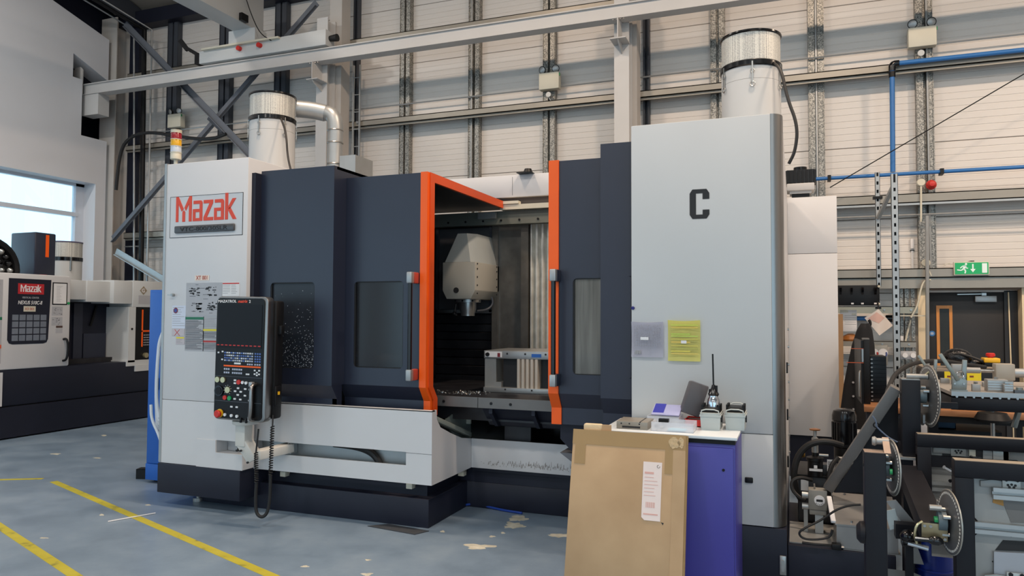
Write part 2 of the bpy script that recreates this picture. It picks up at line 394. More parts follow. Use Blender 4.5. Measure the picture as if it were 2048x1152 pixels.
for y in (3.2, 5.2, 7.2): MB().box(xf-0.04, xf+0.04, y, y+0.06, WZ0, WZ1).build('mullion', wf_m, win)
glass_m = mat('clear_glass', (246, 252, 252), 0.02, var=0.0, trans=1.0)
MB().box(xf-0.006, xf+0.006, WY0, WY1-0.02, WZ0, WZ1).build('pane', glass_m, win)

# ------------------------------------------------------------------ steel columns and bracing
def steel_column(x0, x1, yf, yb, ztop, label, m=struct_m):
    t = thing('steel_column', label, 'column', ((x0+x1)/2, (yf+yb)/2, 0))
    MB().box(x0, x1, yf, yf+0.02, 0, ztop).build('flange', m, t); MB().box(x0, x1, yb-0.02, yb, 0, ztop).build('flange', m, t)
    xc = (x0+x1)/2; MB().box(xc-0.008, xc+0.008, yf+0.02, yb-0.02, 0, ztop).build('web', m, t)
    mb = MB()
    for s in (-1, 1): mb.box(xc+s*0.15-0.15, xc+s*0.15+0.15, yf-0.05, yb+0.05, 0, 0.025)
    mb.build('base_plate', m, t)
    return t
pinkcol_m = mat('column_grey_paint', (190, 184, 178), 0.55, var=0.04, scale=3)
t = steel_column(-12.50, -12.10, 10.25, 10.62, 7.4, 'tall grey steel column in the corner beside the white window wall', pinkcol_m)
MB().box(-12.10, -11.86, 10.55, 10.62, 0, 7.4).build('column_shade_strip', navy_base_m, t)  # dark box stands for the shaded side of the corner column
for i, (xl, xr, lab) in enumerate(((-7.27, -7.06, 'white crane post carrying the runway beam, left of the wall ladder'), (-2.31, -2.10, 'white crane post carrying the runway beam, behind the right-hand navy door'))):
    t = steel_column(xl, xr, 9.93, 10.16, 6.25 if i else 6.55, lab)
    MB().box(xl+0.08, xr+(0.06 if i else 0.105), 10.17, 10.42, 0, 7.3).build('backing_column', pinkcol_m, t)
    for k in range(4): MB().cyl((xr+0.02, 10.2, 4.6+0.2*k), (xr+0.02, 10.19, 4.6+0.2*k), 0.012, n=6).build('bolt', steel_m, t)
brace_m = mat('brace_blue_grey', (104, 108, 116), 0.5, metal=0.2, var=0.06)
for p, q, lab in (((634, 5), (226, 478), 'long diagonal brace rising right from the corner column to the crane post'),
                  ((250, 48), (560, 372), 'long diagonal brace falling right, crossing behind the mist extractor'),
                  ((232, 503), (360, 579), 'short diagonal brace falling right from the corner column behind the white machine')):
    yb = 10.09 if p[0] == 250 else 10.19; a = at(*p, y=yb); b_ = at(*q, y=yb)
    t = tag(MB().bar(a, b_, 0.13, 0.012, up=(0, -1, 0)).bar(a+Vector((0, -0.025, -0.06)), b_+Vector((0, -0.025, -0.06)), 0.012, 0.06, up=(0, -1, 0)).build('diagonal_brace', brace_m if p[0] != 232 else plain_galv_m), lab, 'brace')
g = at(440, 247, y=10.2)
MB().obox((g.x, 10.115, g.z), (0.42, 0.01, 0.16), Euler((0, math.radians(40), 0))).build('gusset_plate', darksteel_m, t)

wr = struct(B(11.95, 12.2, -9, 11, 0, 10.2).build('wall_right', clad_m))
mb = MB().box(-12.2, -11.6, -9.2, -9.0, 0, 8.2).box(-6.5, -0.8, -9.2, -9.0, 0, 8.2).box(11.5, 12, -9.2, -9.0, 0, 8.2).box(-0.8, 11.5, -9.2, -9.0, 5.2, 8.2).box(-11.6, -6.5, -9.2, -9.0, 5.2, 8.2)  # openings behind the camera added to let daylight onto the machine fronts
struct(mb.build('wall_front', clad_m))
# ------------------------------------------------------------------ crane runway and travelling crane
rb = thing('crane_runway_beam', 'long white I-beam of the crane runway crossing the hall above the machine', 'beam', (-5, 9.8, 5.77))
MB().box(-12.3, 8, 9.70, 9.89, 5.745, 5.76).box(-12.3, 8, 9.70, 9.89, 5.93, 5.945).box(-12.3, 8, 9.735, 9.747, 5.76, 5.93).build('beam_section', struct_m, rb)
MB().prism([(-12.50, 5.76), (-12.28, 5.76), (-12.28, 6.22), (-12.33, 6.27), (-12.45, 6.27), (-12.50, 6.22)], 'y', 9.68, 9.71, 0.004).build('end_plate', struct_m, rb)
for x in (-7.16, -2.2):
    b_ = MB().prism([(9.93, 5.744), (9.66, 5.744), (9.66, 5.46), (9.72, 5.40), (9.93, 5.32)], 'x', x-0.006, x+0.006).box(x-0.11, x+0.11, 9.66, 9.93, 5.45, 5.462).build('bracket', struct_m, rb)
    for k in range(4): MB().cyl((x-0.08+0.05*k, 9.72, 5.745), (x-0.08+0.05*k, 9.72, 5.73), 0.01, n=6).build('bolt', steel_m, rb)
MB().box(-12.30, -11.9, 9.72, 9.95, 5.36, 5.744).build('bracket', struct_m, rb)
cr = thing('travelling_crane', 'white overhead travelling crane resting on the runway beam', 'crane', (-8.5, 9.7, 6.0))
MB().box(-8.77, -8.37, -2.0, 9.95, 6.45, 7.05, 0.01).build('bridge_girder', grey_white_m, cr)
MB().box(-8.30, -8.22, 2.0, 9.2, 6.92, 7.0).build('cable_rail', darksteel_m, cr)
MB().prism([(-9.5, 5.985), (-6.92, 5.985), (-6.92, 6.24), (-9.5, 6.20)], 'y', 9.68, 9.92, 0.008).build('end_carriage', grey_white_m, cr)
MB().box(-8.85, -8.3, 9.66, 9.94, 6.2, 6.45).build('saddle_plate', grey_white_m, cr)
MB().box(-9.4, -7.8, 9.62, 9.68, 6.19, 6.22).build('cable_channel', cream_m, cr)
for x in (-8.62, -8.2): MB().cyl((x, 9.68, 6.13), (x, 9.62, 6.13), 0.04, n=14).build('red_reflector', red_m, cr)
MB().cyl((-6.92, 9.8, 6.12), (-6.78, 9.8, 6.12), 0.045, 0.06, n=14).build('rubber_buffer', blackrub_m, cr)
MB().box(-9.62, -9.5, 9.7, 9.9, 6.0, 6.17).bar((-9.58, 9.75, 6.17), (-9.85, 9.72, 6.33), 0.06, 0.06).bar((-9.8, 9.72, 6.28), (-9.95, 9.7, 6.46), 0.05, 0.07).build('limit_switch_arm', black_m, cr)
MB().box(-8.36, -8.30, 9.35, 9.5, 6.46, 6.58).build('sensor', black_m, cr)
MB().tube([(-8.3, 9.4, 6.9), (-8.25, 9.5, 6.6), (-8.15, 9.6, 6.3), (-7.95, 9.64, 6.17)], 0.008, 6, 2).build('cable', black_m, cr)
# ------------------------------------------------------------------ the large machining centre
VX = Vector((1, 0, 0)); VZ = Vector((0, 0, 1))
def logo(o, ex, width, m, parent, name='logo_lettering', depth=0.004, ez=VZ):
    """bold squared five-letter word mark; o lower left corner, ex along the word, proud of the face by depth"""
    o = Vector(o); ex = Vector(ex).normalized(); ez = Vector(ez); nrm = ex.cross(ez); k = width/392.0
    mb = MB()
    def poly(pts):
        a = [o + ex*(x*k) + ez*(z*k) for x, z in pts]; b_ = [p + nrm*depth for p in a]; n = len(a)
        v, f = mb._geo(a+b_, [tuple(range(n)), tuple(range(2*n-1, n-1, -1))] + [(i, i+n, (i+1) % n+n, (i+1) % n) for i in range(n)])
        bmesh.ops.recalc_face_normals(mb.bm, faces=f)
    def rect(x0, x1, z0, z1): poly([(x0, z0), (x1, z0), (x1, z1), (x0, z1)])
    poly([(0, 0), (16, 0), (16, 92), (38, 54), (51, 66), (16, 130), (0, 130)])
    poly([(43, 0), (61, 0), (61, 50), (52, 60), (43, 50)])
    poly([(104, 0), (104, 130), (88, 130), (56, 72), (66, 56), (86, 92), (86, 0)])
    for x in (112, 250):
        poly([(x+4, 88), (x+44, 88), (x+44, 0), (x+62, 0), (x+62, 96), (x+54, 105), (x+4, 105)])
        rect(x, x+44, 46, 62); rect(x, x+17, 0, 46); rect(x+17, x+44, 0, 15)
    rect(182, 242, 88, 105); rect(182, 244, 0, 17); poly([(182, 17), (204, 17), (242, 88), (220, 88)])
    rect(320, 338, 0, 134); poly([(338, 48), (352, 62), (392, 0), (369, 0)]); poly([(338, 50), (340, 66), (366, 105), (388, 105), (352, 56)])
    return mb.build(name, m, parent)

mc = thing('machining_center', 'large white and navy machining centre with orange-edged sliding doors standing open', 'machine', (-2.7, 6.5, 0))
# --- left column cabinet
t = MB().box(-5.27, -4.34, 5.0, 6.9, 0.93, 3.03, 0.008)
lc = t.build('left_cabinet', white_m, mc)
MB().box(-5.272, -5.245, 4.996, 5.03, 0.38, 3.035).build('corner_trim', plain_galv_m, lc)
MB().prism([(-5.27, 0.375), (-4.34, 0.375), (-4.34, 0.505), (-4.627, 0.505), (-4.627, 0.61), (-4.34, 0.61), (-4.34, 0.928), (-5.27, 0.928)], 'y', 5.0, 5.13).build('lower_cover', white_m, lc)
MB().box(-5.27, -4.36, 5.14, 6.9, 0.375, 0.928).build('lower_cabinet', white_m, lc)
MB().box(-4.84, -4.345, 4.992, 5.0, 0.372, 0.505).box(-4.84, -4.63, 4.992, 5.0, 0.505, 0.608).build('step_panel', white_m, lc)
MB().box(-4.52, -4.36, 5.131, 5.139, 0.505, 0.61).build('slot_grille', black_m, lc)
np_ = MB().box(-5.198, -4.39, 4.997, 5.0, 2.365, 2.728).build('name_panel', white_m, lc)
mb = MB()
for x0, x1, z0, z1 in ((-5.2, -4.388, 2.726, 2.73), (-5.2, -4.388, 2.363, 2.367), (-5.2, -5.196, 2.363, 2.73), (-4.392, -4.388, 2.363, 2.73)): mb.box(x0, x1, 4.9962, 5.0, z0, z1)
mb.build('panel_joint', ink_m, np_)
o = at(352, 444.5, y=4.997)
logo((o.x, 4.997, o.z), VX, 0.675, mat('logo_orange_red', (222, 66, 34), 0.4, var=0.02), lc)
pb = MB().box(-5.13, -4.465, 4.975, 4.997, 2.40, 2.465, 0.012).build('name_plate', mat('dark_plate', (84, 84, 86), 0.35, metal=0.5), lc)
text('plate_lettering', 'VTC-800/30SLR', ink_m, lc, (-5.06, 4.974, 2.415), size=0.05, width=0.53, bold=0.0005)
def sticker(nm, p0, p1, m, lines=None, y=4.998, cols=1, hdr=None, par=None):
    a = at(*p0, y=y); b_ = at(*p1, y=y)
    s = MB().box(a.x, b_.x, y-0.0015, y, b_.z, a.z).build(nm, m, par or lc)
    if hdr: MB().box(a.x+0.004, b_.x-0.004, y-0.0025, y-0.0015, a.z-hdr[1]*(a.z-b_.z), a.z-0.004).build('header_band', hdr[0], s)
    if lines:
        mb = MB(); r3 = random.Random(int(p0[0]*7+p0[1])); z = a.z-(hdr[1] if hdr else 0.04)*(a.z-b_.z)-0.008; cw = (b_.x-a.x)/cols
        while z > b_.z+0.012:
            for c in range(cols):
                mb.box(a.x+cw*c+0.006, a.x+cw*(c+1)-0.006-cw*0.4*r3.random()**2, y-0.0022, y-0.0015, z-0.0035, z)
            z -= lines
        mb.build('print', paper2_m if lines > 0.011 else ink_m, s)
    return s
lab_grey = mat('label_silver', (172, 172, 176), 0.5, var=0.04, scale=30)
s = sticker('asset_label', (390, 551), (418, 561), mat('label_peach', (232, 214, 200), 0.6))
a = at(392, 560, y=4.996); text('lettering', 'XT 001', mat('ink_redbrown', (170, 60, 40), 0.6), s, (a.x, 4.9955, a.z+0.002), size=0.05, width=0.125)
s = sticker('diagram_label', (373, 566), (444, 632), lab_grey)
mb = MB(); r3 = random.Random(4); a = at(373, 566, y=4.998); b_ = at(444, 632, y=4.998)
for cx, cz in ((0.25, 0.28), (0.72, 0.25), (0.3, 0.75), (0.75, 0.72)):
    for k in range(16):
        x = a.x+(b_.x-a.x)*(cx+r3.uniform(-.13, .13)); z = a.z+(b_.z-a.z)*(cz+r3.uniform(-.14, .14)); ww = r3.uniform(.004, .025); hh = r3.uniform(.003, .014)
        mb.box(x-ww, x+ww*.6, 4.9958, 4.9965, z-hh*.5, z+hh*.5)
for k in range(14):
    x = a.x+(b_.x-a.x)*r3.uniform(.03, .8); z = a.z+(b_.z-a.z)*r3.uniform(.04, .96); mb.box(x, x+r3.uniform(.03, .07), 4.9958, 4.9965, z, z+.003)
mb.build('print', ink_m, s)
sticker('warning_label', (445, 565), (479, 592), paper_m, 0.014, cols=2, hdr=(red_m, 0.12))
sticker('instruction_label', (371, 633), (407, 702), lab_grey, 0.0095, hdr=(mat('label_green', (30, 110, 80), 0.5), 0.09))
sticker('instruction_label', (407, 633), (436, 657), lab_grey, 0.014)
sticker('caution_label', (406, 657), (436, 680), lab_grey, 0.0095, hdr=(mat('label_yellow', (220, 205, 60), 0.5), 0.22))
sticker('danger_label', (406, 680), (436, 703), lab_grey, 0.0095, hdr=(mat('label_red', (176, 52, 50), 0.5), 0.2))
s = sticker('service_label', (345, 611), (371, 657), mat('label_pale_blue', (206, 212, 226), 0.6), 0.02)
a = at(351.5, 621, y=4.996); MB().cyl((a.x, 4.9965, a.z), (a.x, 4.994, a.z), 0.025, n=20).build('round_mark', mat('mark_dark_red', (120, 40, 60), 0.5), s)
MB().cyl((a.x, 4.994, a.z), (a.x, 4.9935, a.z), 0.016, n=16).build('round_mark_center', mat('mark_blue', (60, 80, 150), 0.5), s)
s = sticker('service_label', (344, 657), (369, 672), mat('label_mauve', (190, 182, 186), 0.6))
a = at(349, 671, y=4.9955); b_ = at(359, 659, y=4.9955)
MB().bar((a.x, 4.996, a.z), (b_.x, 4.996, b_.z), 0.002, 0.004, up=(0, 0, 1)).bar((a.x, 4.996, b_.z), (b_.x, 4.996, a.z), 0.002, 0.004).build('red_cross', red_m, s)
sticker('service_label', (352, 673), (369, 689), mat('label_mauve', (190, 182, 186), 0.6), 0.014, hdr=(MATS['label_yellow'], 0.25))
a = at(348, 590, y=5.0)
MB().cyl((a.x, 5.0, a.z), (a.x, 4.97, a.z), 0.013, n=12).box(a.x-0.045, a.x+0.0, 4.966, 4.972, a.z-0.004, a.z+0.004).build('lock_key', steel_m, lc)
# signal tower
a = at(352, 300, y=5.4)
st = MB().cyl((a.x, 5.4, 3.03), (a.x, 5.4, 3.175), 0.018, n=12).build('signal_tower', cream_m, mc)
z = 3.175
for nm, h, m in (('tower_base', 0.07, cream_m), ('clear_lens', 0.062, mat('lens_clear', (190, 200, 212), 0.25, var=0.02)), ('yellow_lens', 0.066, mat('lens_amber', (214, 160, 24), 0.25, var=0.03)), ('red_lens', 0.066, mat('lens_red', (140, 22, 36), 0.25, var=0.03)), ('tower_cap', 0.022, cream_m)):
    MB().lathe([(0.047, 0), (0.05, 0.004), (0.05, h-0.006), (0.047, h-0.001)], (a.x, 5.4, z), n=20).build(nm, m, st)
    MB().cyl((a.x, 5.4, z+h-0.006), (a.x, 5.4, z+h), 0.053, n=20).build('ring', cream_m, st); z += h
# --- base
MB().box(-5.27, -4.36, 4.985, 6.9, 0.115, 0.372, 0.006).build('base_left', navy_base_m, mc)
for x in (-5.05, -4.5): MB().cyl((x, 5.25+0.45*(x > -4.9), 0), (x, 5.25+0.45*(x > -4.9), 0.03), 0.05, n=14).cyl((x, 5.25+0.45*(x > -4.9), 0.03), (x, 5.25+0.45*(x > -4.9), 0.12), 0.02, n=10).build('leveling_foot', steel_m, mc)
MB().prism([(-5.0, 5.24), (-2.715, 5.24), (-2.715, 5.97), (-1.0, 5.97), (-1.0, 6.9), (-5.0, 6.9)], 'z', 0.0, 0.225, 0.006).build('base', navy_base_m, mc)
MB().prism([(-4.9, 5.34), (-2.78, 5.34), (-2.78, 5.97), (-1.0, 5.97), (-1.0, 6.9), (-4.9, 6.9)], 'z', 0.225, 0.36).build('base_recess', gloss_black_m if False else navy_base_m, mc)
for px, py in ((570, 948), (822, 972), (925, 947)):
    a = at(px, py, y=5.27 if px < 900 else 5.87); MB().box(a.x-0.03, a.x+0.025, a.y-0.03, a.y+0.03, a.z-0.018, a.z+0.025, 0.004).box(a.x-0.015, a.x+0.02, a.y, a.y+0.04, a.z, a.z+0.08).build('cover_bracket', cream_m, mc)
# --- waist cover with its long slot, the cut-out side and the set-back cover
wc = MB()
for x0, x1, z0, z1 in ((-4.36, -2.645, 0.605, 0.935), (-4.36, -2.645, 0.36, 0.50), (-2.872, -2.645, 0.50, 0.605)): wc.box(x0, x1, 5.15, 5.165, z0, z1)
wcv = wc.build('waist_cover', white_m, mc)
MB().box(-4.36, -2.645, 5.15, 5.2, 0.928, 0.937).build('top_flange', white_m, wcv)
MB().box(-2.875, -2.645, 5.149, 5.15, 0.598, 0.6005).build('seam', ink_m, wcv)
MB().box(-4.36, -2.66, 5.26, 5.272, 0.40, 0.70).build('slot_backing', plain_galv_m, wcv)
MB().tube([(-3.6, 5.235, 0.61), (-3.35, 5.235, 0.60), (-3.2, 5.23, 0.55), (-3.14, 5.23, 0.44)], 0.03, 10, 3).build('slot_hose', blackrub_m, wcv)
MB().prism([(5.1655, 0.36), (5.1655, 0.937), (5.23, 0.937), (5.235, 0.86), (5.30, 0.79), (5.48, 0.72), (5.70, 0.645), (5.90, 0.612), (5.90, 0.36)], 'x', -2.66, -2.645).build('side_cover', white_m, wcv)
MB().prism([(5.20, 0.90), (5.92, 0.66), (5.92, 0.62), (5.20, 0.86)], 'x', -2.72, -2.65, 0.004).build('grey_lip', mat('khaki_grey_sheet', (136, 142, 134), 0.5), wcv)
MB().prism([(5.55, 0.80), (6.1, 0.92), (6.1, 0.55), (5.9, 0.55)], 'x', -2.75, -2.74).build('gusset_sheet', mat('khaki_grey_sheet', (136, 142, 134), 0.5), wcv)
MB().box(-2.95, -2.70, 6.0, 6.02, 0.72, 0.93).build('inner_block', cream_m, wcv)
fc = MB().box(-2.645, -1.0, 5.90, 5.915, 0.36, 0.612, 0.003).build('front_cover', white_m, mc)
mb = MB(); r3 = random.Random(11)
for k in range(230):
    x = -2.58 + 1.44*k/230 + r3.uniform(-.0008, .0008); dens = math.exp(-((x+1.95)/.45)**2)
    if r3.random() > 0.25+0.7*dens: continue
    h = r3.uniform(.006, .045)*(0.35+0.65*dens); z0 = 0.402+r3.uniform(-.014, .02); ww = r3.uniform(.0012, .0024)
    mb.prism([(x-ww, z0), (x+ww, z0-.003), (x+ww*1.1, z0+h), (x-ww*.4, z0+h*.8)], 'y', 5.8992, 5.9)
o = mb.build('oil_smear', mat('oil_dirt', (112, 102, 92), 0.6, var=0.1, scale=40), fc); o['kind'] = 'stuff'
MB().box(-2.645, -1.0, 5.93, 5.95, 0.33, 0.40).build('cover_shadow_gap', navy_base_m, mc)

# --- fixed and sliding navy doors
def door_sheet(x0, x1, y, ztop, win, par_name, zlow=0.86, roof=None):
    """sheet door with a window hole: upright face, inclined kick, upright toe"""
    d = MB()
    wx0, wx1, wz0, wz1 = win
    th = 0.04
    d.box(x0, wx0, y, y+th, 1.10, ztop); d.box(wx1, x1, y, y+th, 1.10, ztop)
    d.box(wx0, wx1, y, y+th, wz1, ztop); d.box(wx0, wx1, y, y+th, 1.10, wz0)
    d.prism([(y, 1.10), (y+0.08, 0.985), (y+0.08, zlow), (y+0.12, zlow), (y+0.12, 1.0), (y+th, 1.10)], 'x', x0, x1)
    for (cx, cz, sx, sz) in ((wx0, wz0, 1, 1), (wx1, wz0, -1, 1), (wx0, wz1, 1, -1), (wx1, wz1, -1, -1)):
        R_ = 0.035; pts = [(cx, cz)] + [(cx+sx*(R_-R_*math.sin(t_)), cz+sz*(R_-R_*math.cos(t_))) for t_ in [i*PI/10 for i in range(6)]]
        d.prism(pts, 'y', y, y+th)
    o = d.build(par_name, navy_m, mc, ang=30)
    return o
tint_m = mat('tinted_polycarbonate', (84, 84, 88), 0.12, var=0.0, trans=0.9, spec=0.12)
def window(win, y, par, m=tint_m):
    wx0, wx1, wz0, wz1 = win
    MB().box(wx0-0.004, wx1+0.004, y+0.018, y+0.026, wz0-0.004, wz1+0.004).build('window_pane', m, par)
    g = MB()
    for x0, x1, z0, z1 in ((wx0, wx0+0.012, wz0, wz1), (wx1-0.006, wx1, wz0, wz1), (wx0, wx1, wz1-0.008, wz1), (wx0, wx1, wz0, wz0+0.006)): g.box(x0, x1, y+0.004, y+0.018, z0, z1)
    g.build('gasket', blackrub_m, par)
W1 = (-4.185, -3.735, 1.235, 1.957)
d1 = door_sheet(-4.30, -3.555, 5.12, 2.925, W1, 'fixed_door')
MB().box(-3.60, -3.555, 5.16, 6.9, 1.1, 2.925).box(-4.33, -3.555, 5.16, 6.9, 2.9, 2.925).build('side_return', navy_m, d1)
MB().prism([(5.121, 1.10), (5.20, 0.985), (5.20, 0.87), (5.27, 0.87), (5.27, 1.10)], 'x', -3.60, -3.556).build('kick_return', navy_m, d1)
MB().box(-4.339, -4.30, 5.045, 5.12, 0.93, 2.9).build('door_reveal', navy_base_m, d1)
window(W1, 5.12, d1, mat('fogged_polycarbonate', (50, 54, 62), 0.3, var=0.2, scale=5, trans=0.3, spec=0.2))
mb = MB(); r3 = random.Random(5)
for k in range(300):
    u = r3.random(); x = -4.17+0.42*(1-(1-u)**1.3 if k % 3 else u); z = 1.24+0.52*abs(r3.gauss(0, .33)) if k % 6 else 1.24+0.66*r3.random()
    if z < 1.93: 
        s_ = r3.uniform(.001, .0028); mb.box(x-s_, x+s_, 5.136, 5.138, z-s_, z+s_)
o = mb.build('coolant_specks', mat('dried_coolant', (190, 194, 200), 0.6, var=0.0), d1); o['kind'] = 'stuff'
W2 = (-3.465, -2.995, 1.245, 1.965)
d2 = door_sheet(-3.60, -2.835, 5.30, 2.85, W2, 'sliding_door')
window(W2, 5.30, d2)
MB().box(-3.6, -2.85, 5.34, 6.98, 2.81, 2.85).build('door_roof', navy_m, d2)
MB().box(-3.58, -2.79, 5.345, 6.98, 2.795, 2.808).build('door_roof_lining', dark_int_m, d2)
prof = [(5.285, 2.853), (5.285, 1.10), (5.368, 0.985), (5.368, 0.86), (5.40, 0.86), (5.40, 1.0), (5.325, 1.10), (5.325, 2.853)]
MB().prism(prof, 'x', -2.835, -2.775).build('orange_edge', orange_m, d2)
prof2 = [(5.325, 2.853), (5.325, 1.10), (5.41, 0.985), (5.41, 0.86), (5.48, 0.86), (5.48, 1.0), (5.40, 1.10), (5.40, 2.78), (6.98, 2.78), (6.98, 2.853)]
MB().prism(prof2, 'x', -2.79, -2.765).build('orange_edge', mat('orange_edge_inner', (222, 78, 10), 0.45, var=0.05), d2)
W3 = (-1.55, -1.15, 1.245, 1.965)
d3 = door_sheet(-1.66, -1.06, 5.30, 2.86, W3, 'sliding_door')
window(W3, 5.30, d3, mat('streaked_polycarbonate', (150, 150, 146), 0.2, var=0.4, scale=3, trans=0.55, spec=0.2, stretch=(9, 1, 0.5)))  # streaks in the colour stand for the slats seen through the pane
MB().prism([(5.285, 2.865), (5.285, 1.10), (5.368, 0.985), (5.368, 0.86), (5.42, 0.86), (5.42, 1.0), (5.345, 1.10), (5.345, 2.865)], 'x', -1.738, -1.66).build('orange_edge', orange_m, d3)
d4 = door_sheet(-1.292, -1.046, 5.12, 2.92, (-1.072, -1.06, 1.245, 1.965), 'fixed_door')
MB().box(-1.292, -1.26, 5.16, 5.29, 1.1, 2.92).box(-1.292, -1.05, 5.16, 6.9, 2.89, 2.92).build('side_return', navy_m, d4)
# handles
def handle(x, par):
    mb = MB(); mb.cyl((x, 5.19, 1.23), (x, 5.19, 2.0), 0.018, n=14); mb.build('handle', gloss_black_m, par)
    for z in (1.205, 1.985):
        MB().box(x-0.024, x+0.024, 5.165, 5.215, z-0.045, z+0.045, 0.008).build('handle_end', plain_galv_m, par)
        MB().box(x-0.02, x+0.024, 5.215, 5.30, z-0.045, z+0.045, 0.008).build('handle_foot', mat('handle_red', (176, 70, 56), 0.45, var=0.04) if x < -2 else navy_m, par)
handle(-2.87, d2); handle(-1.668, d3)
# --- right-hand cabinet, stainless corner, side and rear
rc = MB().box(-1.045, -0.135, 5.0, 6.0, 0.93, 3.0, 0.006).build('right_cabinet', pale := mat('pale_grey_door', (194, 194, 193), 0.42, var=0.02, scale=1.5), mc)
MB().box(-1.045, -0.135, 5.0, 6.0, 0.345, 0.927, 0.004).build('lower_panel', pale, rc)
MB().box(-1.05, -1.036, 5.03, 5.1, 0.35, 3.0).build('edge_seal', black_m, rc)
pts = [(-0.135, 5.003)] + [(-0.135+0.075*math.sin(a_*PI/16), 5.003+0.10*(1-math.cos(a_*PI/16))) for a_ in range(1, 9)] + [(-0.06, 5.25), (-0.135, 5.25)]
MB().prism(pts, 'z', 0.345, 3.0).build('corner_post', stainless_m, rc)
MB().box(-0.3, -0.062, 5.25, 8.30, 0.345, 2.98).build('side_panel', white_m, rc)
for z in (0.6, 0.95, 1.3): MB().box(-0.062, -0.05, 5.9, 5.94, z-0.04, z+0.04).build('side_latch', black_m, rc)
for z in [0.45+0.16*k for k in range(8)]: MB().cyl((-0.062, 7.2, z), (-0.048, 7.2, z), 0.012, n=6).build('bolt', steel_m, rc)
MB().box(-0.062, 0.424, 8.35, 9.4, 0.438, 2.35, 0.004).box(-0.062, 0.424, 8.35, 9.4, 2.354, 2.955, 0.004).build('rear_cabinet', white_m, rc)
MB().box(-0.06, 0.42, 8.37, 9.4, 0, 0.43).build('rear_base', navy_base_m, rc)
a = at(1399, 408, y=5.0); hw, hh = 0.064, 0.099; x, z = a.x, a.z
cp = [(0.6, -0.12), (0.6, -0.5), (0.5, -0.5), (0.5, -0.5)]
mb = MB()
def cpoly(pts): mb.prism([(x+u*2*hw, z+v*2*hh) for u, v in pts], 'y', 4.996, 5.0)
cpoly([(-0.5, -0.36), (-0.36, -0.5), (-0.36, 0.5), (-0.5, 0.36)]); cpoly([(-0.36, -0.5), (-0.18, -0.5), (-0.18, 0.5), (-0.36, 0.5)])
cpoly([(-0.18, 0.36), (0.16, 0.36), (0.16, 0.5), (-0.18, 0.5)]); cpoly([(-0.18, -0.5), (0.16, -0.5), (0.16, -0.36), (-0.18, -0.36)])
cpoly([(0.16, 0.16), (0.5, 0.16), (0.5, 0.36), (0.36, 0.5), (0.16, 0.5)]); cpoly([(0.16, -0.5), (0.36, -0.5), (0.5, -0.36), (0.5, -0.2), (0.16, -0.2)])
mb.build('letter_mark', ink_m, rc)
a = at(1498, 960, y=5.0); MB().obox((a.x, 4.994, a.z), (0.05, 0.014, 0.036), None, 0.006).build('lock', black_m, rc)
MB().box(-1.06, -0.057, 5.0, 6.9, 0.0, 0.34, 0.006).build('base_right', navy_base_m, mc)
MB().box(-0.054, 0.56, 5.04, 6.2, 0.0, 0.235, 0.004).build('base_tray', navy_base_m, mc)
a = at(1566, 1130, y=5.0); MB().box(a.x-0.02, a.x+0.02, 4.985, 5.0, a.z-0.06, a.z+0.06, 0.004).box(a.x-0.008, a.x+0.008, 4.975, 4.985, a.z-0.035, a.z+0.035).build('toggle_latch', steel_m, mc)
# --- interior
ip = lambda x0, x1, y0, y1, z0, z1, nm, m, b=0.0: MB().box(x0, x1, y0, y1, z0, z1, b).build(nm, m, mc)
bx = MB().box(-4.3, -1.05, 7.25, 7.3, 0.3, 2.75).box(-4.32, -4.28, 5.3, 7.3, 0.3, 2.9).box(-1.06, -1.05, 5.4, 7.3, 0.3, 2.9)
bx.build('rear_sheet', dark_int_m, mc)
# column shutter: recessed field with cross slats below the head
ip(-3.62, -2.98, 7.16, 7.20, 1.75, 2.62, 'shutter_plate', mat('shutter_grey', (84, 84, 88), 0.45, var=0.15))
for x0, x1, z0, z1 in ((-3.63, -3.60, 1.72, 2.62), (-3.0, -2.97, 1.72, 2.62), (-3.63, -2.97, 1.71, 1.745)): ip(x0, x1, 7.12, 7.16, z0, z1, 'shutter_frame', steel_m if z1 < 1.8 else darksteel_m)
z = 1.70; k = 0
while z > 0.95:
    h = 0.085 if k % 3 else 0.10
    MB().prism([(7.14, z-h), (7.17, z-h), (7.18, z-0.006), (7.10+0.02*(k % 2), z-0.012)], 'x', -3.62, -2.97).build('shutter_slat', dark_int_m, mc); z -= h; k += 1
ip(-2.95, -2.885, 7.08, 7.2, 0.95, 2.66, 'column_edge', mat('greasy_steel', (120, 116, 110), 0.35, metal=0.6, var=0.2, scale=12))
ip(-2.885, -2.62, 7.12, 7.2, 0.95, 2.64, 'way_sheet', mat('greasy_dark_steel', (112, 110, 106), 0.35, metal=0.5, var=0.25, scale=9))
ip(-2.62, -2.54, 7.06, 7.2, 0.95, 2.64, 'way_edge', MATS['greasy_steel'])
wave_m = mat('bellows_steel', (226, 222, 214), 0.4, metal=0.3, var=0.25, scale=10)
for k in range(23):
    x = -2.54 + k*0.062
    MB().prism([(x, 7.15), (x+0.018, 7.08), (x+0.032, 7.08), (x+0.05, 7.15), (x+0.062, 7.15), (x+0.062, 7.2), (x, 7.2)], 'z', 0.95, 2.64).build('way_cover_slat', wave_m, mc)
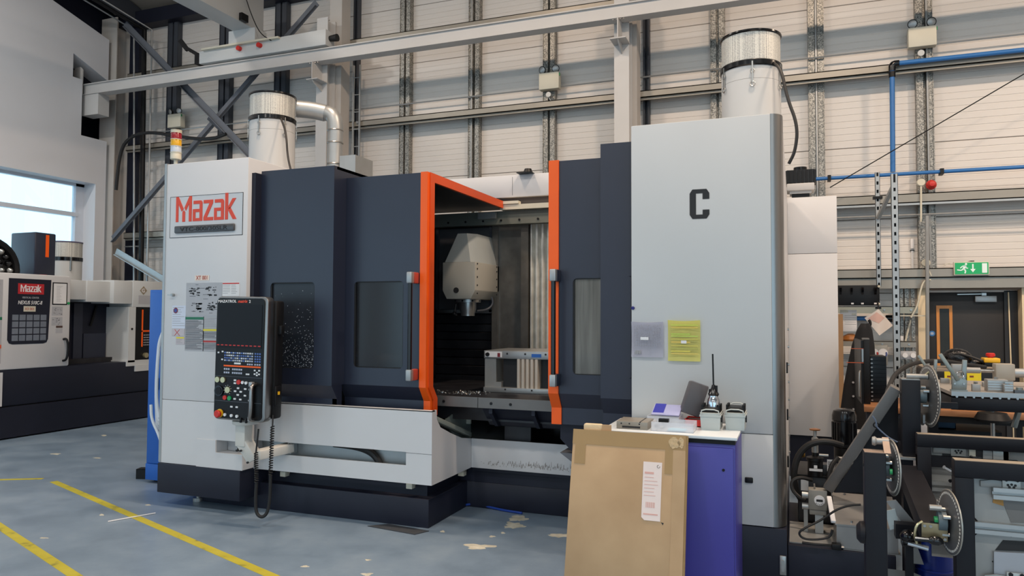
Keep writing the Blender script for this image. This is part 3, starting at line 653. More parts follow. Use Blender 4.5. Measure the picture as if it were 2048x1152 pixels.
# top rail and roof beam of the enclosure
ip(-4.3, -0.3, 7.0, 7.3, 2.90, 3.13, 'roof_beam', white_m, 0.004)
ip(-2.695, -2.692, 6.999, 7.0, 2.92, 3.11, 'beam_joint', ink_m)
ip(-4.3, -0.3, 7.05, 7.3, 2.82, 2.90, 'beam_underside', mat('rust_brown_sheet', (84, 74, 68), 0.6))
ip(-2.80, -1.05, 6.93, 7.02, 2.765, 2.815, 'cream_rail', cream_m)
ip(-2.77, -2.6, 6.92, 7.0, 2.82, 2.85, 'rail_block', cream_m)
ip(-4.3, -1.05, 6.96, 7.06, 2.62, 2.69, 'guide_rail', mat('khaki_rail', (104, 106, 98), 0.5)); ip(-4.3, -1.05, 6.99, 7.05, 2.69, 2.76, 'guide_rail', MATS['khaki_rail'])
ip(-3.05, -2.85, 6.93, 6.97, 2.68, 2.745, 'rail_block', plain_galv_m)
for k in range(14): MB().cyl((-3.6+0.2*k, 6.96, 2.66), (-3.6+0.2*k, 6.952, 2.66), 0.012, n=6).build('bolt', black_m, mc)
MB().box(-2.62, -2.46, 6.92, 7.06, 3.13, 3.138).cyl((-2.52, 6.99, 3.138), (-2.52, 6.99, 3.18), 0.05, 0.035, n=10).build('roof_bracket', black_m, mc)
# spindle head
hd_m = mat('head_warm_grey', (168, 164, 154), 0.45, var=0.03); hd2 = mat('head_cool_grey', (160, 164, 162), 0.42, var=0.03)
sh = MB().prism([(-3.235, 1.93), (-3.19, 1.845), (-2.93, 1.845), (-2.885, 1.93), (-2.885, 2.205), (-3.235, 2.205)], 'y', 6.5, 7.12, 0.006).build('spindle_head', hd_m, mc)
hb = MB(); y0, y1 = 6.5, 7.05
bot = [(-3.215, 6.51), (-2.905, 6.51), (-2.90, 7.05), (-3.21, 7.05)]; top = [(-3.13, 6.60), (-2.97, 6.60), (-2.93, 7.05), (-3.16, 7.05)]
hb._geo([(x, y, 2.207) for x, y in [(-3.215, 6.51), (-2.94, 6.51), (-2.90, 6.60), (-2.90, 7.1), (-3.215, 7.1)]] + [(x, y, 2.50) for x, y in [(-3.13, 6.62), (-3.03, 6.62), (-2.96, 6.72), (-2.96, 7.1), (-3.13, 7.1)]],
        [(4, 3, 2, 1, 0), (5, 6, 7, 8, 9), (0, 1, 6, 5), (1, 2, 7, 6), (2, 3, 8, 7), (3, 4, 9, 8), (4, 0, 5, 9)])
hb.build('head_hood', hd2, sh)
mb = MB()
for zz in (1.90, 1.98, 2.06, 2.14, 2.19):
    for yy in (6.55, 7.05): mb.cyl((-2.885, yy, zz), (-2.879, yy, zz), 0.008, n=6)
mb.build('cover_screws', ink_m, sh)
MB().cyl((-3.085, 6.5, 1.93), (-3.085, 6.493, 1.93), 0.028, n=18).build('port', ink_m, sh)
MB().lathe([(0.13, 0), (0.13, 0.03), (0.085, 0.03), (0.085, 0.10), (0.07, 0.14), (0.07, 0.165), (0.035, 0.165)], (-3.06, 6.72, 1.845), (0, 0, -1), 24).build('spindle_nose', steel_m, sh)
for k in range(8): MB().cyl((-3.06+0.115*math.cos(k*PI/4), 6.72+0.115*math.sin(k*PI/4), 1.83), (-3.06+0.132*math.cos(k*PI/4), 6.72+0.132*math.sin(k*PI/4), 1.83), 0.01, n=6).build('bolt', black_m, sh)
MB().tube([(-2.92, 7.0, 1.88), (-2.90, 7.0, 1.80), (-2.95, 6.95, 1.74), (-3.0, 6.8, 1.73)], 0.012, 8, 2).build('coolant_hose', darksteel_m, sh)
MB().tube([(-3.15, 6.64, 1.8), (-3.16, 6.62, 1.70), (-3.13, 6.62, 1.68)], 0.014, 8, 1).ball((-3.16, 6.62, 1.70), 0.025).build('coolant_nozzle', black_m, sh)
# bed, sill and lower chute
ip(-4.28, -1.06, 5.72, 7.25, 0.80, 0.98, 'table_bed', dark_int_m)
MB().prism([(5.58, 0.955), (5.64, 0.955), (5.75, 1.0), (7.25, 1.0), (7.25, 0.97), (5.58, 0.93)], 'x', -4.28, -1.06).build('table_surface', dark_int_m, mc)
sl = ip(-4.2, -1.70, 5.565, 5.58, 0.925, 1.01, 'sill_bar', mat('sill_grey', (110, 108, 106), 0.45, metal=0.4, var=0.12))
ip(-2.44, -2.436, 5.563, 5.565, 0.925, 1.01, 'sill_joint', ink_m)
for x in (-2.75, -2.32, -2.15): MB().cyl((x, 5.565, 0.965), (x, 5.56, 0.965), 0.012, n=8).build('bolt', black_m, mc)
MB().prism([(5.60, 0.93), (5.78, 0.76), (6.0, 0.72), (6.3, 0.72), (6.3, 0.9)], 'x', -2.42, -1.75).build('chip_chute', navy_base_m, mc)
for x in (-2.35, -1.98): MB().prism([(5.59, 0.92), (5.59, 0.88), (5.72, 0.76), (5.8, 0.75), (5.7, 0.92)], 'x', x, x+0.03).build('chute_rib', navy_base_m, mc)
ip(-2.36, -2.12, 5.97, 6.0, 0.55, 0.75, 'chute_block', dark_int_m)
ip(-4.2, -1.1, 6.3, 6.35, 0.3, 0.9, 'inner_pan', gloss_black_m)
MB().prism([(-1.69, 0.92), (-1.69, 0.74), (-1.58, 0.63), (-1.06, 0.63), (-1.06, 0.92)], 'y', 5.44, 5.50).build('skirt', navy_base_m, mc)
MB().prism([(-1.70, 0.63), (-1.45, 0.46), (-1.38, 0.46), (-1.60, 0.63)], 'y', 5.46, 5.9).build('skirt_return', mat('skirt_grey', (96, 98, 104), 0.5), mc)
mb = MB(); r3 = random.Random(3)
for k in range(160):
    x = r3.gauss(-2.70, .06) if k < 90 else r3.uniform(-3.2, -2.5); y = r3.uniform(5.8, 6.05); s_ = r3.uniform(.003, .008)
    mb.obox((x, y, 1.004), (s_*2, s_, s_), Euler((r3.random()*3, r3.random()*3, r3.random()*3)))
o = mb.build('swarf', steel_m, mc); o['kind'] = 'stuff'

MB().lathe([(0.06, 0), (0.10, 0.02), (0.10, 0.10), (0.12, 0.10), (0.12, 0.44), (0.10, 0.46)], (-3.74, 5.95, 1.21), (1, 0, 0), 28).build('chuck_drum', steel_m, mc)
MB().box(-3.75, -3.3, 5.9, 6.0, 1.0, 1.11).build('chuck_saddle', dark_int_m, mc)
# fixture clamped on the table inside
fx = thing('work_fixture', 'grey steel frame fixture with ribbed centre block on the machine table', 'fixture', (-2.1, 6.3, 1.0))
MB().box(-2.615, -1.25, 6.1, 6.7, 1.30, 1.37, 0.003).build('top_plate', plain_galv_m, fx)
MB().box(-2.61, -2.50, 6.11, 6.7, 1.03, 1.30).box(-2.50, -2.45, 6.11, 6.7, 1.03, 1.09).build('left_leg', dullsteel_m, fx)
MB().box(-1.36, -1.25, 6.11, 6.7, 1.03, 1.30).build('right_leg', dullsteel_m, fx)
MB().box(-2.61, -1.25, 6.08, 6.75, 1.002, 1.045, 0.002).build('base_plate', plain_galv_m, fx)
for k in range(5): MB().prism([(-2.305+0.042*k, 6.12), (-2.295+0.042*k, 6.10), (-2.273+0.042*k, 6.10), (-2.263+0.042*k, 6.12), (-2.263+0.042*k, 6.6), (-2.305+0.042*k, 6.6)], 'z', 1.045, 1.30).build('rib', mat('beige_alloy', (196, 184, 170), 0.45, metal=0.2, var=0.05), fx)
MB().box(-2.60, -2.44, 6.094, 6.1, 1.312, 1.362).build('control_plate', paper_m, fx)
MB().cyl((-2.575, 6.094, 1.336), (-2.575, 6.08, 1.336), 0.018, n=14).build('knob', black_m, fx)
MB().box(-2.48, -2.455, 6.09, 6.094, 1.315, 1.35).build('red_display', mat('display_red', (120, 24, 34), 0.4), fx)
MB().box(-2.16, -2.07, 6.098, 6.1, 1.318, 1.348).build('blue_label', blue_m, fx)
mb = MB()
for x in (-2.39, -2.22, -2.03): mb.cyl((x, 6.1, 1.345), (x, 6.096, 1.345), 0.009, n=8)
for x in (-2.4, -2.15, -1.95): mb.cyl((x, 6.08, 1.03), (x, 6.076, 1.03), 0.008, n=8)
mb.build('screws', ink_m, fx)
MB().box(-2.45, -2.31, 6.16, 6.18, 1.045, 1.30).build('opening_shade_plate', ink_m, fx); MB().box(-2.09, -1.36, 6.16, 6.18, 1.045, 1.30).build('opening_shade_plate', ink_m, fx)  # shade inside the open bays put in as black plates

# --- mist extractors on the machine's roof
mesh_m = None
def mesh_material():
    m = bpy.data.materials.new('perforated_filter_mesh'); m.use_nodes = True; nt = m.node_tree; N = nt.nodes; L = nt.links
    b = N['Principled BSDF']; b.inputs['Roughness'].default_value = 0.5; b.inputs['Metallic'].default_value = 0.2
    tc = N.new('ShaderNodeTexCoord'); v = N.new('ShaderNodeTexVoronoi'); v.inputs['Scale'].default_value = 75; v.inputs['Randomness'].default_value = 0.15
    L.new(tc.outputs['Object'], v.inputs['Vector'])
    r = N.new('ShaderNodeValToRGB'); r.color_ramp.elements[0].position = 0.25; r.color_ramp.elements[0].color = (lin(132),)*3+(1,); r.color_ramp.elements[1].position = 0.5; r.color_ramp.elements[1].color = (lin(206), lin(204), lin(196), 1)
    L.new(v.outputs['Distance'], r.inputs['Fac']); L.new(r.outputs['Color'], b.inputs['Base Color'])
    return m
mesh_m = mesh_material()
def extractor(cx, cy, z0, ztop, label):
    t = thing('mist_extractor', label, 'extractor', (cx, cy, z0)); R_ = 0.243; zc = ztop-0.30
    MB().lathe([(R_, 0), (R_, zc-0.12-z0)], (cx, cy, z0), n=48).build('body', pale, t)
    MB().lathe([(R_, 0), (R_, 0.115)], (cx, cy, zc-0.118), n=48).build('collar', pale, t)
    MB().lathe([(R_+0.006, 0), (R_+0.012, 0.008), (R_+0.012, 0.045), (R_+0.006, 0.052)], (cx, cy, zc-0.01), n=48).build('clamp_band', gloss_black_m, t)
    MB().lathe([(R_-0.002, 0), (R_-0.002, ztop-0.02-zc-0.035)], (cx, cy, zc+0.035), n=48).build('filter_mesh', mesh_m, t)
    MB().lathe([(R_+0.002, 0), (R_+0.010, 0.006), (R_+0.010, 0.02), (R_-0.01, 0.026)], (cx, cy, ztop-0.026), n=48).build('top_rim', gloss_black_m, t)
    for k, a_ in enumerate((-2.55, -1.57+0.1, -0.35, 0.6)):
        x, y = cx+(R_+0.012)*math.cos(a_), cy+(R_+0.012)*math.sin(a_)
        mb = MB().torus((x, y, zc-0.06), (math.cos(a_), math.sin(a_), 0), 0.016, 0.004, 12, 6).bar((x, y, zc+0.02), (x, y, zc-0.16), 0.012, 0.008, up=(math.cos(a_), math.sin(a_), 0)).torus((x, y, zc-0.17), (math.cos(a_), math.sin(a_), 0), 0.02, 0.004, 12, 6)
        mb.build('latch', steel_m, t)
    return t
e1 = extractor(-5.365, 6.55, 3.032, 4.10, 'grey drum mist extractor on the big machine, left roof, beside a bent metal duct')
MB().tube([(-4.93, 6.9, 3.96), (-4.86, 6.9, 3.95), (-4.80, 6.9, 3.90), (-4.78, 6.9, 3.78), (-4.79, 6.9, 3.55), (-4.79, 6.9, 3.34), (-4.76, 6.9, 3.2), (-4.70, 6.9, 3.14), (-4.6, 6.9, 3.14)], 0.085, 18, 2).build('duct', plain_galv_m, e1)
for z in (3.74, 3.60, 3.36): MB().lathe([(0.088, 0), (0.092, 0.008), (0.088, 0.016)], (-4.785, 6.9, z), n=24).build('duct_band', steel_m, e1)
MB().tube([(-5.2, 6.76, 4.0), (-5.05, 6.84, 3.99), (-4.92, 6.9, 3.96)], 0.095, 16, 1).build('duct_neck', plain_galv_m, e1)
MB().box(-4.62, -4.42, 6.75, 7.1, 3.14, 3.42).build('duct_box', plain_galv_m, e1)
MB().tube([(-5.13, 6.40, 3.79), (-4.98, 6.3, 3.6), (-4.88, 6.2, 3.3), (-4.72, 6.1, 3.05)], 0.011, 8, 3).build('power_cord', blackrub_m, e1)
e2 = extractor(-0.33, 6.55, 2.985, 4.075, 'grey drum mist extractor standing behind the right cabinet marked C')
MB().tube([(-0.15, 6.40, 3.80), (-0.08, 6.3, 3.7), (-0.04, 6.25, 3.45), (0.04, 6.2, 3.2), (0.02, 6.2, 3.0), (-0.03, 6.2, 2.9)], 0.013, 8, 3).build('power_cord', blackrub_m, e2)

# --- control pendant on its swing arm
cpn = thing('control_pendant', 'black control pendant with screen, keypad and chrome bezel on a white swing arm', 'control panel', (-4.15, 4.8, 0.55))
tilt = Matrix.Translation((-4.145, 4.72, 1.33)) @ Matrix.Rotation(math.radians(0.9), 4, 'Y') @ Matrix.Translation((4.145, -4.72, -1.33))
def cpart(mb, nm, m, par=None): return mb.xf(tilt).build(nm, m, par or cpn)
X0, X1, Z0, Z1 = -4.402, -3.885, 0.834, 1.828
def rrect(x0, x1, z0, z1, r):
    pts = []
    for cx, cz, a0 in ((x1-r, z1-r, 0), (x0+r, z1-r, 90), (x0+r, z0+r, 180), (x1-r, z0+r, 270)):
        for k in range(5):
            a_ = math.radians(a0+k*22.5); pts.append((cx+r*math.cos(a_), cz+r*math.sin(a_)))
    return pts
cpart(MB().prism(rrect(X0, X1, Z0, Z1, 0.045), 'y', 4.722, 4.80, 0.008), 'bezel', stainless_m)
cpart(MB().prism(rrect(X0+0.012, X1-0.03, Z0+0.014, Z1-0.014, 0.035), 'y', 4.715, 4.724), 'fascia', black_m)
cpart(MB().box(X0+0.02, X1+0.02, 4.80, 4.90, Z0+0.02, Z1-0.03, 0.02), 'rear_housing', black_m)
cpart(MB().prism(rrect(X0+0.035, X1-0.05, 1.415, 1.765, 0.006), 'y', 4.712, 4.7155), 'screen', mat('dark_screen', (20, 20, 24), 0.4, var=0.0, spec=0.2))
u = lambda f: X0+0.012+f*(X1-X0-0.042)
def pz(p): return Z1-(p-55)/(1075-55)*(Z1-Z0)          # height from the pendant's own drawing
def pxx(p): return X0+(p-112)/(560-112)*(X1-X0)
t = text('brand_lettering', 'MAZATROL', paper_m, cpn, (pxx(138), 4.713, pz(104)), size=0.03, width=0.186, bold=0.0006)
text('brand_lettering', 'matrix', mat('lettering_orange', (226, 70, 36), 0.4), cpn, (pxx(312), 4.713, pz(106)), size=0.034, width=0.098, bold=0.0008, shear=0.25)
text('brand_lettering', '2', paper_m, cpn, (pxx(408), 4.713, pz(108)), size=0.032, bold=0.0006)
for k in range(11): cpart(MB().box(pxx(133+k*35.6), pxx(133+k*35.6+22), 4.711, 4.7155, pz(462), pz(454)), 'soft_key', red_m)
grey_key = mat('key_grey_blue', (176, 184, 202), 0.5, var=0.0); blue_key = mat('key_blue', (84, 112, 176), 0.5, var=0.0); whitek = mat('key_white', (220, 222, 224), 0.5, var=0.0)
mb = MB(); mb2 = MB(); mb3 = MB(); r3 = random.Random(2)
for row, zp in enumerate((520, 542, 563, 583, 608)):
    for c in range(14):
        if row == 4 and c < 11: continue
        x = pxx(208+c*18.1); (mb3 if r3.random() < .25 else mb if r3.random() < .6 else mb2).box(x-0.007, x+0.007, 4.711, 4.7155, pz(zp+6), pz(zp-6))
    for c in range(3):
        x = pxx(470+c*19.0); (mb2 if row < 4 else mb).box(x-0.007, x+0.007, 4.711, 4.7155, pz(zp+6), pz(zp-6))
for zp in (655, 684):
    for x0 in (208, 226, 244, 280, 298, 316, 335, 353): x = pxx(x0); mb.box(x-0.007, x+0.007, 4.711, 4.7155, pz(zp+7), pz(zp-7))
for xp, zp in ((400, 689), (416, 689), (468, 655), (505, 655), (468, 684), (505, 684), (487, 672), (487, 693), (185, 513), (183, 578), (149, 522)):
    x = pxx(xp); mb3.box(x-0.008, x+0.008, 4.711, 4.7155, pz(zp+6), pz(zp-6))
mb3.box(pxx(290), pxx(346), 4.711, 4.7155, pz(612), pz(598))
for m_, mm in ((mb, grey_key), (mb2, blue_key), (mb3, whitek)): o = cpart(m_, 'keypad_keys', mm); o['kind'] = 'stuff'
cpart(MB().box(pxx(198), pxx(516), 4.7125, 4.7155, pz(634), pz(622)), 'orange_stripe', orange_m)
cpart(MB().box(X0+0.014, X1-0.035, 4.7145, 4.7155, pz(717), pz(713)).box(X0+0.014, X1-0.035, 4.7145, 4.7155, pz(922), pz(917)), 'panel_joint', darksteel_m)
def button(nm, xp, zp, r, m, d=0.012, par=None): return cpart(MB().cyl((pxx(xp)+d*0.5, 4.716, pz(zp)), (pxx(xp)+d*0.5, 4.716-d, pz(zp)), r, n=16), nm, m, par)
for xp in (145, 193): button('key_switch', xp, 746, 0.023, mat('brass_nickel', (196, 184, 146), 0.3, metal=0.8), 0.014)
b_ = button('jog_dial', 160, 838, 0.043, gloss_black_m, 0.014); cpart(MB().cyl((pxx(160)+0.008, 4.702, pz(838)), (pxx(160)+0.008, 4.698, pz(838)), 0.03, n=18), 'dial_face', black_m, b_)
button('override_dial', 236, 826, 0.026, MATS['brass_nickel'], 0.012)
for a_ in range(9): cpart(MB().box(pxx(236)+0.036*math.cos(a_*.6-.9)-.003, pxx(236)+0.036*math.cos(a_*.6-.9)+.003, 4.7145, 4.7158, pz(826)+0.036*math.sin(a_*.6-.9)-.002, pz(826)+0.036*math.sin(a_*.6-.9)+.002), 'dial_tick', whitek)
button('red_button', 214, 891, 0.018, red_m); button('green_button', 254, 893, 0.018, green_m); button('red_button', 331, 757, 0.019, red_m)
for xp, zp in ((364, 758), (395, 760), (219, 1031), (276, 1034), (324, 1036)): button('white_button', xp, zp, 0.0125, whitek)
for xp, zp in ((302, 744), (302, 768), (331, 807), (306, 833), (355, 835), (330, 862), (393, 810), (392, 864), (432, 812), (431, 901), (304, 896), (353, 898), (278, 962), (324, 962)):
    cpart(MB().box(pxx(xp)-.012, pxx(xp)+.012, 4.709, 4.7155, pz(zp+7), pz(zp-7), 0.002), 'white_key', whitek)
button('e_stop_collar', 174, 1022, 0.034, yellow_m, 0.006)
es = cpart(MB().lathe([(0.018, 0), (0.018, 0.02), (0.029, 0.022), (0.031, 0.035), (0.024, 0.044)], (pxx(176), 4.718, pz(1026)), (0, -1, 0), 20), 'e_stop_button', red_m)
hx = pxx(455)
cpart(MB().tube([(hx+.03, 4.72, pz(765)), (hx+.035, 4.66, pz(768)), (hx+.042, 4.645, pz(830)), (hx+.042, 4.645, pz(980)), (hx+.02, 4.66, pz(1045)), (hx+.012, 4.72, pz(1055))], 0.014, 10, 2), 'grip_handle', stainless_m)
cpart(MB().box(hx-.018, hx+.02, 4.685, 4.716, pz(1065), pz(750), 0.008), 'handle_pad', black_m)
for zp in (765, 1045): cpart(MB().box(hx-.016, hx+.018, 4.68, 4.716, pz(zp+20), pz(zp-18), 0.004), 'handle_mount', plain_galv_m)
for xp in (366, 412): cpart(MB().box(pxx(xp)-.008, pxx(xp)+.008, 4.70, 4.716, pz(1085), pz(1045), 0.003), 'connector', black_m)
cpart(MB().box(X1+0.01, X1+0.035, 4.80, 4.87, 0.96, 1.12, 0.01), 'side_switch', black_m); cpart(MB().box(X1+0.02, X1+0.055, 4.82, 4.86, 1.53, 1.60, 0.004), 'side_switch', black_m)
cpart(MB().box(X1+0.036, X1+0.042, 4.82, 4.84, 1.05, 1.075), 'side_lamp', yellow_m)
arm_m = mat('arm_cream_white', (204, 202, 196), 0.45, var=0.02)
mb = MB().lathe([(0.10, 0), (0.105, 0.01), (0.105, 0.028), (0.08, 0.036)], (-4.20, 4.86, 0.79), n=24)
mb.bar((-4.215, 4.86, 0.80), (-4.215, 4.86, 0.61), 0.10, 0.10, up=(0, 1, 0), b=0.01)
mb.bar((-4.215, 4.86, 0.65), (-4.13, 4.90, 0.50), 0.10, 0.10, up=(0, 1, 0), b=0.01).bar((-4.12, 4.90, 0.535), (-4.02, 5.21, 0.555), 0.11, 0.075, up=(0, 0, 1), b=0.01)
sa = mb.build('swing_arm', arm_m, cpn)
MB().box(-4.02, -3.985, 5.17, 5.255, 0.507, 0.598).build('pivot_bracket', plain_galv_m, cpn)
mb = MB()
for z in (0.522, 0.585): mb.cyl((-4.0, 5.17, z), (-4.0, 5.162, z), 0.01, n=8)
for x, z in ((-4.24, 0.58), (-4.20, 0.58), (-4.13, 0.49)): mb.cyl((x, 4.815, z), (x, 4.803, z), 0.009, n=8)
o = mb.build('arm_bolts', ink_m, cpn); o['kind'] = 'stuff'
# coiled cord hanging in a loop under the pendant
def coil(p0, p1, r, turns):
    p0, p1 = Vector(p0), Vector(p1); pts = []; n = turns*8
    for i in range(n+1):
        a_ = 2*PI*i/8; p = p0.lerp(p1, i/n); pts.append(p + Vector((r*math.cos(a_), r*math.sin(a_), 0)))
    return pts
la = at(517, 858, y=4.74); lb = at(512, 905, y=4.74); l2 = at(513, 965, y=4.74); bt0 = at(512, 1012, y=4.74)
ra = at(546, 848, y=4.80); r1 = at(543, 935, y=4.80)
MB().tube([la, lb], 0.007, 6).build('cord', blackrub_m, cpn)
MB().tube(coil(lb, l2, 0.013, 14), 0.005, 5).build('coiled_cord', blackrub_m, cpn)
MB().tube(coil(at(545, 852, y=4.78), at(541, 950, y=4.78), 0.013, 20), 0.005, 5).build('coiled_cord', blackrub_m, cpn)
MB().tube([l2, at(511, 1000, y=4.74), at(512, 1024, y=4.74), at(519, 1034, y=4.745), at(529, 1033, y=4.76), at(536, 1022, y=4.775), at(540, 995, y=4.78), at(541, 950, y=4.78)], 0.013, 10, 3).build('cord_loop', blackrub_m, cpn)
MB().tube([at(546, 830, y=4.80), at(545, 852, y=4.78)], 0.006, 6).build('cord', blackrub_m, cpn)
# ------------------------------------------------------------------ the smaller machining centre on the left (its front faces +X)
XF = -9.86
lm = thing('compact_machining_center', 'smaller white and navy machining centre under the window, left of the big machine', 'machine', (-10.8, 7.5, 0))
EY = Vector((0, 1, 0))
def lb(x0, x1, y0, y1, z0, z1, nm, m, par=None, b=0.0): return MB().box(x0, x1, y0, y1, z0, z1, b).build(nm, m, par or lm)
lb(-12.0, XF+0.0, 4.2, 9.4, 0.02, 0.43, 'base', navy_base_m)
lb(-12.0, XF-0.02, 4.2, 9.4, 0.445, 0.93, 'bed', navy_base_m, b=0.006)
lb(-12.0, XF-0.06, 4.2, 9.35, 0.43, 0.445, 'base_joint', ink_m)
ld = MB().box(XF-0.05, XF, 5.9, 7.69, 0.93, 2.235, 0.03).build('sliding_door', white_m, lm)
lb(-11.4, XF-0.05, 4.4, 7.6, 0.93, 2.19, 'door_housing', white_m, b=0.02)
lb(XF-0.01, XF+0.004, 4.4, 6.73, 0.45, 0.9, 'lower_white_panel', white_m)
pts = [(6.775, 2.165), (6.775, 1.33), (6.80, 1.285), (6.845, 1.27), (7.28, 1.27), (7.33, 1.285), (7.35, 1.33), (7.378, 2.165)]
dp = MB().prism(pts, 'x', XF, XF+0.006).build('logo_panel', navy_base_m, ld)
lb(XF+0.006, XF+0.008, 6.90, 7.27, 1.955, 2.10, 'logo_plate', mat('logo_red', (188, 40, 48), 0.4, var=0.02), ld)
logo((XF+0.008, 6.935, 1.985), EY, 0.295, paper_m, ld, depth=0.003)
text('lettering', 'VERTICAL CENTER', lab_grey, ld, (XF+0.008, 6.96, 1.895), ex=EY, size=0.035, width=0.24)
text('lettering', 'NEXUS 510C-II', paper_m, ld, (XF+0.008, 6.905, 1.815), ex=EY, size=0.07, width=0.345, shear=0.2, bold=0.001)
s_ = lb(XF+0.006, XF+0.008, 6.985, 7.155, 1.715, 1.79, 'asset_label', cream_m, ld)
text('lettering', 'X3 001', MATS['ink_redbrown'], ld, (XF+0.0085, 7.0, 1.735), ex=EY, size=0.05, width=0.13)
for r_ in range(4):
    for c in range(5):
        y = 6.832+c*0.1; z = 1.315+r_*0.093
        lb(XF+0.006, XF+0.008, y, y+0.085, z, z+0.078, 'window_square', mat('grid_glass', (112, 120, 132), 0.2, var=0.15, scale=9), ld)
lb(XF+0.002, XF+0.006, 7.40, 7.628, 1.815, 2.135, 'document_frame', black_m, ld)
s_ = lb(XF+0.006, XF+0.0075, 7.415, 7.613, 1.83, 2.12, 'framed_sheet', paper_m, ld)
mb = MB()
for k in range(14): mb.box(XF+0.0075, XF+0.008, 7.46, 7.46+0.10*(0.5+0.5*rnd.random()), 1.86+k*0.017, 1.863+k*0.017)
o = mb.build('print', paper2_m, ld); o['kind'] = 'stuff'
MB().cyl((XF, 7.65, 1.84), (XF+0.012, 7.65, 1.84), 0.018, n=14).build('green_magnet', green_m, ld)
for z0, z1 in ((1.66, 1.79), (1.52, 1.64)):
    s_ = lb(XF, XF+0.0015, 7.40, 7.565, z0, z1, 'diagram_label', lab_grey, ld)
    mb = MB()
    for k in range(14): y = 7.41+0.13*rnd.random(); z = z0+0.01+rnd.random()*(z1-z0-0.02); mb.box(XF+0.0015, XF+0.002, y, y+0.02*rnd.random()+.004, z, z+0.005)
    o = mb.build('print', ink_m, ld); o['kind'] = 'stuff'
lb(XF, XF+0.002, 7.47, 7.57, 1.485, 1.515, 'brown_label', mat('label_brown', (80, 60, 54), 0.5), ld); lb(XF, XF+0.002, 7.465, 7.57, 1.41, 1.475, 'grey_label', lab_grey, ld)
MB().tube([(XF, 7.59, 1.32), (XF+0.05, 7.60, 1.33), (XF+0.07, 7.61, 1.25), (XF+0.07, 7.61, 1.10), (XF+0.05, 7.60, 1.02), (XF, 7.59, 1.01)], 0.016, 8, 2).build('door_handle', black_m, ld)
sl_ = lb(XF, XF+0.0015, 6.5, 6.70, 1.02, 2.14, 'instruction_strip', lab_grey, ld)
mb = MB()
for k in range(64): mb.box(XF+0.0015, XF+0.002, 6.52, 6.52+0.15*(0.5+0.5*rnd.random()), 1.04+k*0.017, 1.046+k*0.017)
o = mb.build('print', paper2_m, ld); o['kind'] = 'stuff'
lb(XF+0.0015, XF+0.0025, 6.5, 6.70, 1.60, 1.64, 'green_band', MATS['label_green'], sl_); lb(XF+0.0015, XF+0.0025, 6.5, 6.70, 1.22, 1.27, 'red_band', mat('band_red', (206, 90, 60), 0.5), sl_)
# recess right of the door, head beam boxes and the control tower
lb(-11.0, -10.35, 7.6, 8.75, 0.93, 2.0, 'work_enclosure', navy_base_m)
lb(-10.35, -10.2, 7.69, 8.72, 0.93, 1.0, 'recess_floor', dark_int_m); lb(-10.35, -10.32, 8.28, 8.68, 0.98, 1.38, 'recess_panel', navy_m); lb(-10.35, -10.31, 8.1, 8.25, 0.98, 1.85, 'recess_rib', navy_m)
MB().bar((-10.33, 7.78, 1.15), (-10.33, 8.0, 1.85), 0.03, 0.03).bar((-10.33, 8.5, 1.82), (-10.33, 8.4, 1.5), 0.03, 0.03).build('recess_rod', black_m, lm)
for y0, y1, z0, x1 in ((7.65, 8.02, 1.90, -9.97), (8.02, 8.42, 1.87, -9.95), (8.42, 8.76, 1.85, XF-0.01)): lb(-10.6, x1, y0, y1, z0, 2.19 if y0 < 8.4 else 2.215, 'head_beam_box', grey_white_m, b=0.006)
lb(-10.7, XF, 8.765, 9.4, 1.80, 2.225, 'control_canopy', grey_white_m, b=0.008)
MB().obox((XF+0.003, 8.965, 2.07), (0.006, 0.10, 0.10), Euler((math.radians(45), 0, 0))).build('diamond_emblem', mat('emblem_taupe', (150, 136, 116), 0.5), lm)
text('lettering', 'G', paper_m, lm, (XF+0.0065, 8.93, 2.04), ex=EY, size=0.085, bold=0.002)
lb(XF, XF+0.003, 8.87, 9.13, 1.85, 1.99, 'grey_nameplate', lab_grey)
lb(-10.4, XF, 8.70, 8.83, 0.92, 1.80, 'tower_side', grey_white_m)
MB().cyl((XF, 8.76, 1.45), (XF+0.012, 8.76, 1.45), 0.016, n=12).build('key_lock', black_m, lm)
lb(-10.4, XF-0.01, 8.83, 9.4, 0.95, 1.80, 'control_panel', black_m)
for y0, y1, z0, z1 in ((8.955, 8.98, 1.42, 1.76), (8.955, 8.98, 1.16, 1.40), (8.98, 9.3, 1.40, 1.425)): lb(XF-0.01, XF-0.004, y0, y1, z0, z1, 'orange_trim', orange_m)
lb(XF-0.01, XF-0.006, 8.985, 9.3, 1.44, 1.75, 'dark_screen', MATS['dark_screen'])
mb = MB()
for r_ in range(5):
    for c in range(8): mb.box(XF-0.01, XF-0.005, 9.0+c*0.035, 9.02+c*0.035, 1.18+r_*0.04, 1.195+r_*0.04)
o = mb.build('keys', lab_grey, lm); o['kind'] = 'stuff'
MB().cyl((XF-0.01, 9.03, 1.02), (XF+0.03, 9.03, 1.02), 0.042, n=16).build('dial', MATS['brass_nickel'], lm)
lb(-10.4, XF+0.0, 8.68, 9.4, 0.86, 0.95, 'tower_shelf', grey_white_m); lb(-10.4, XF+0.01, 8.84, 9.4, 0.77, 0.87, 'tower_shelf', grey_white_m)
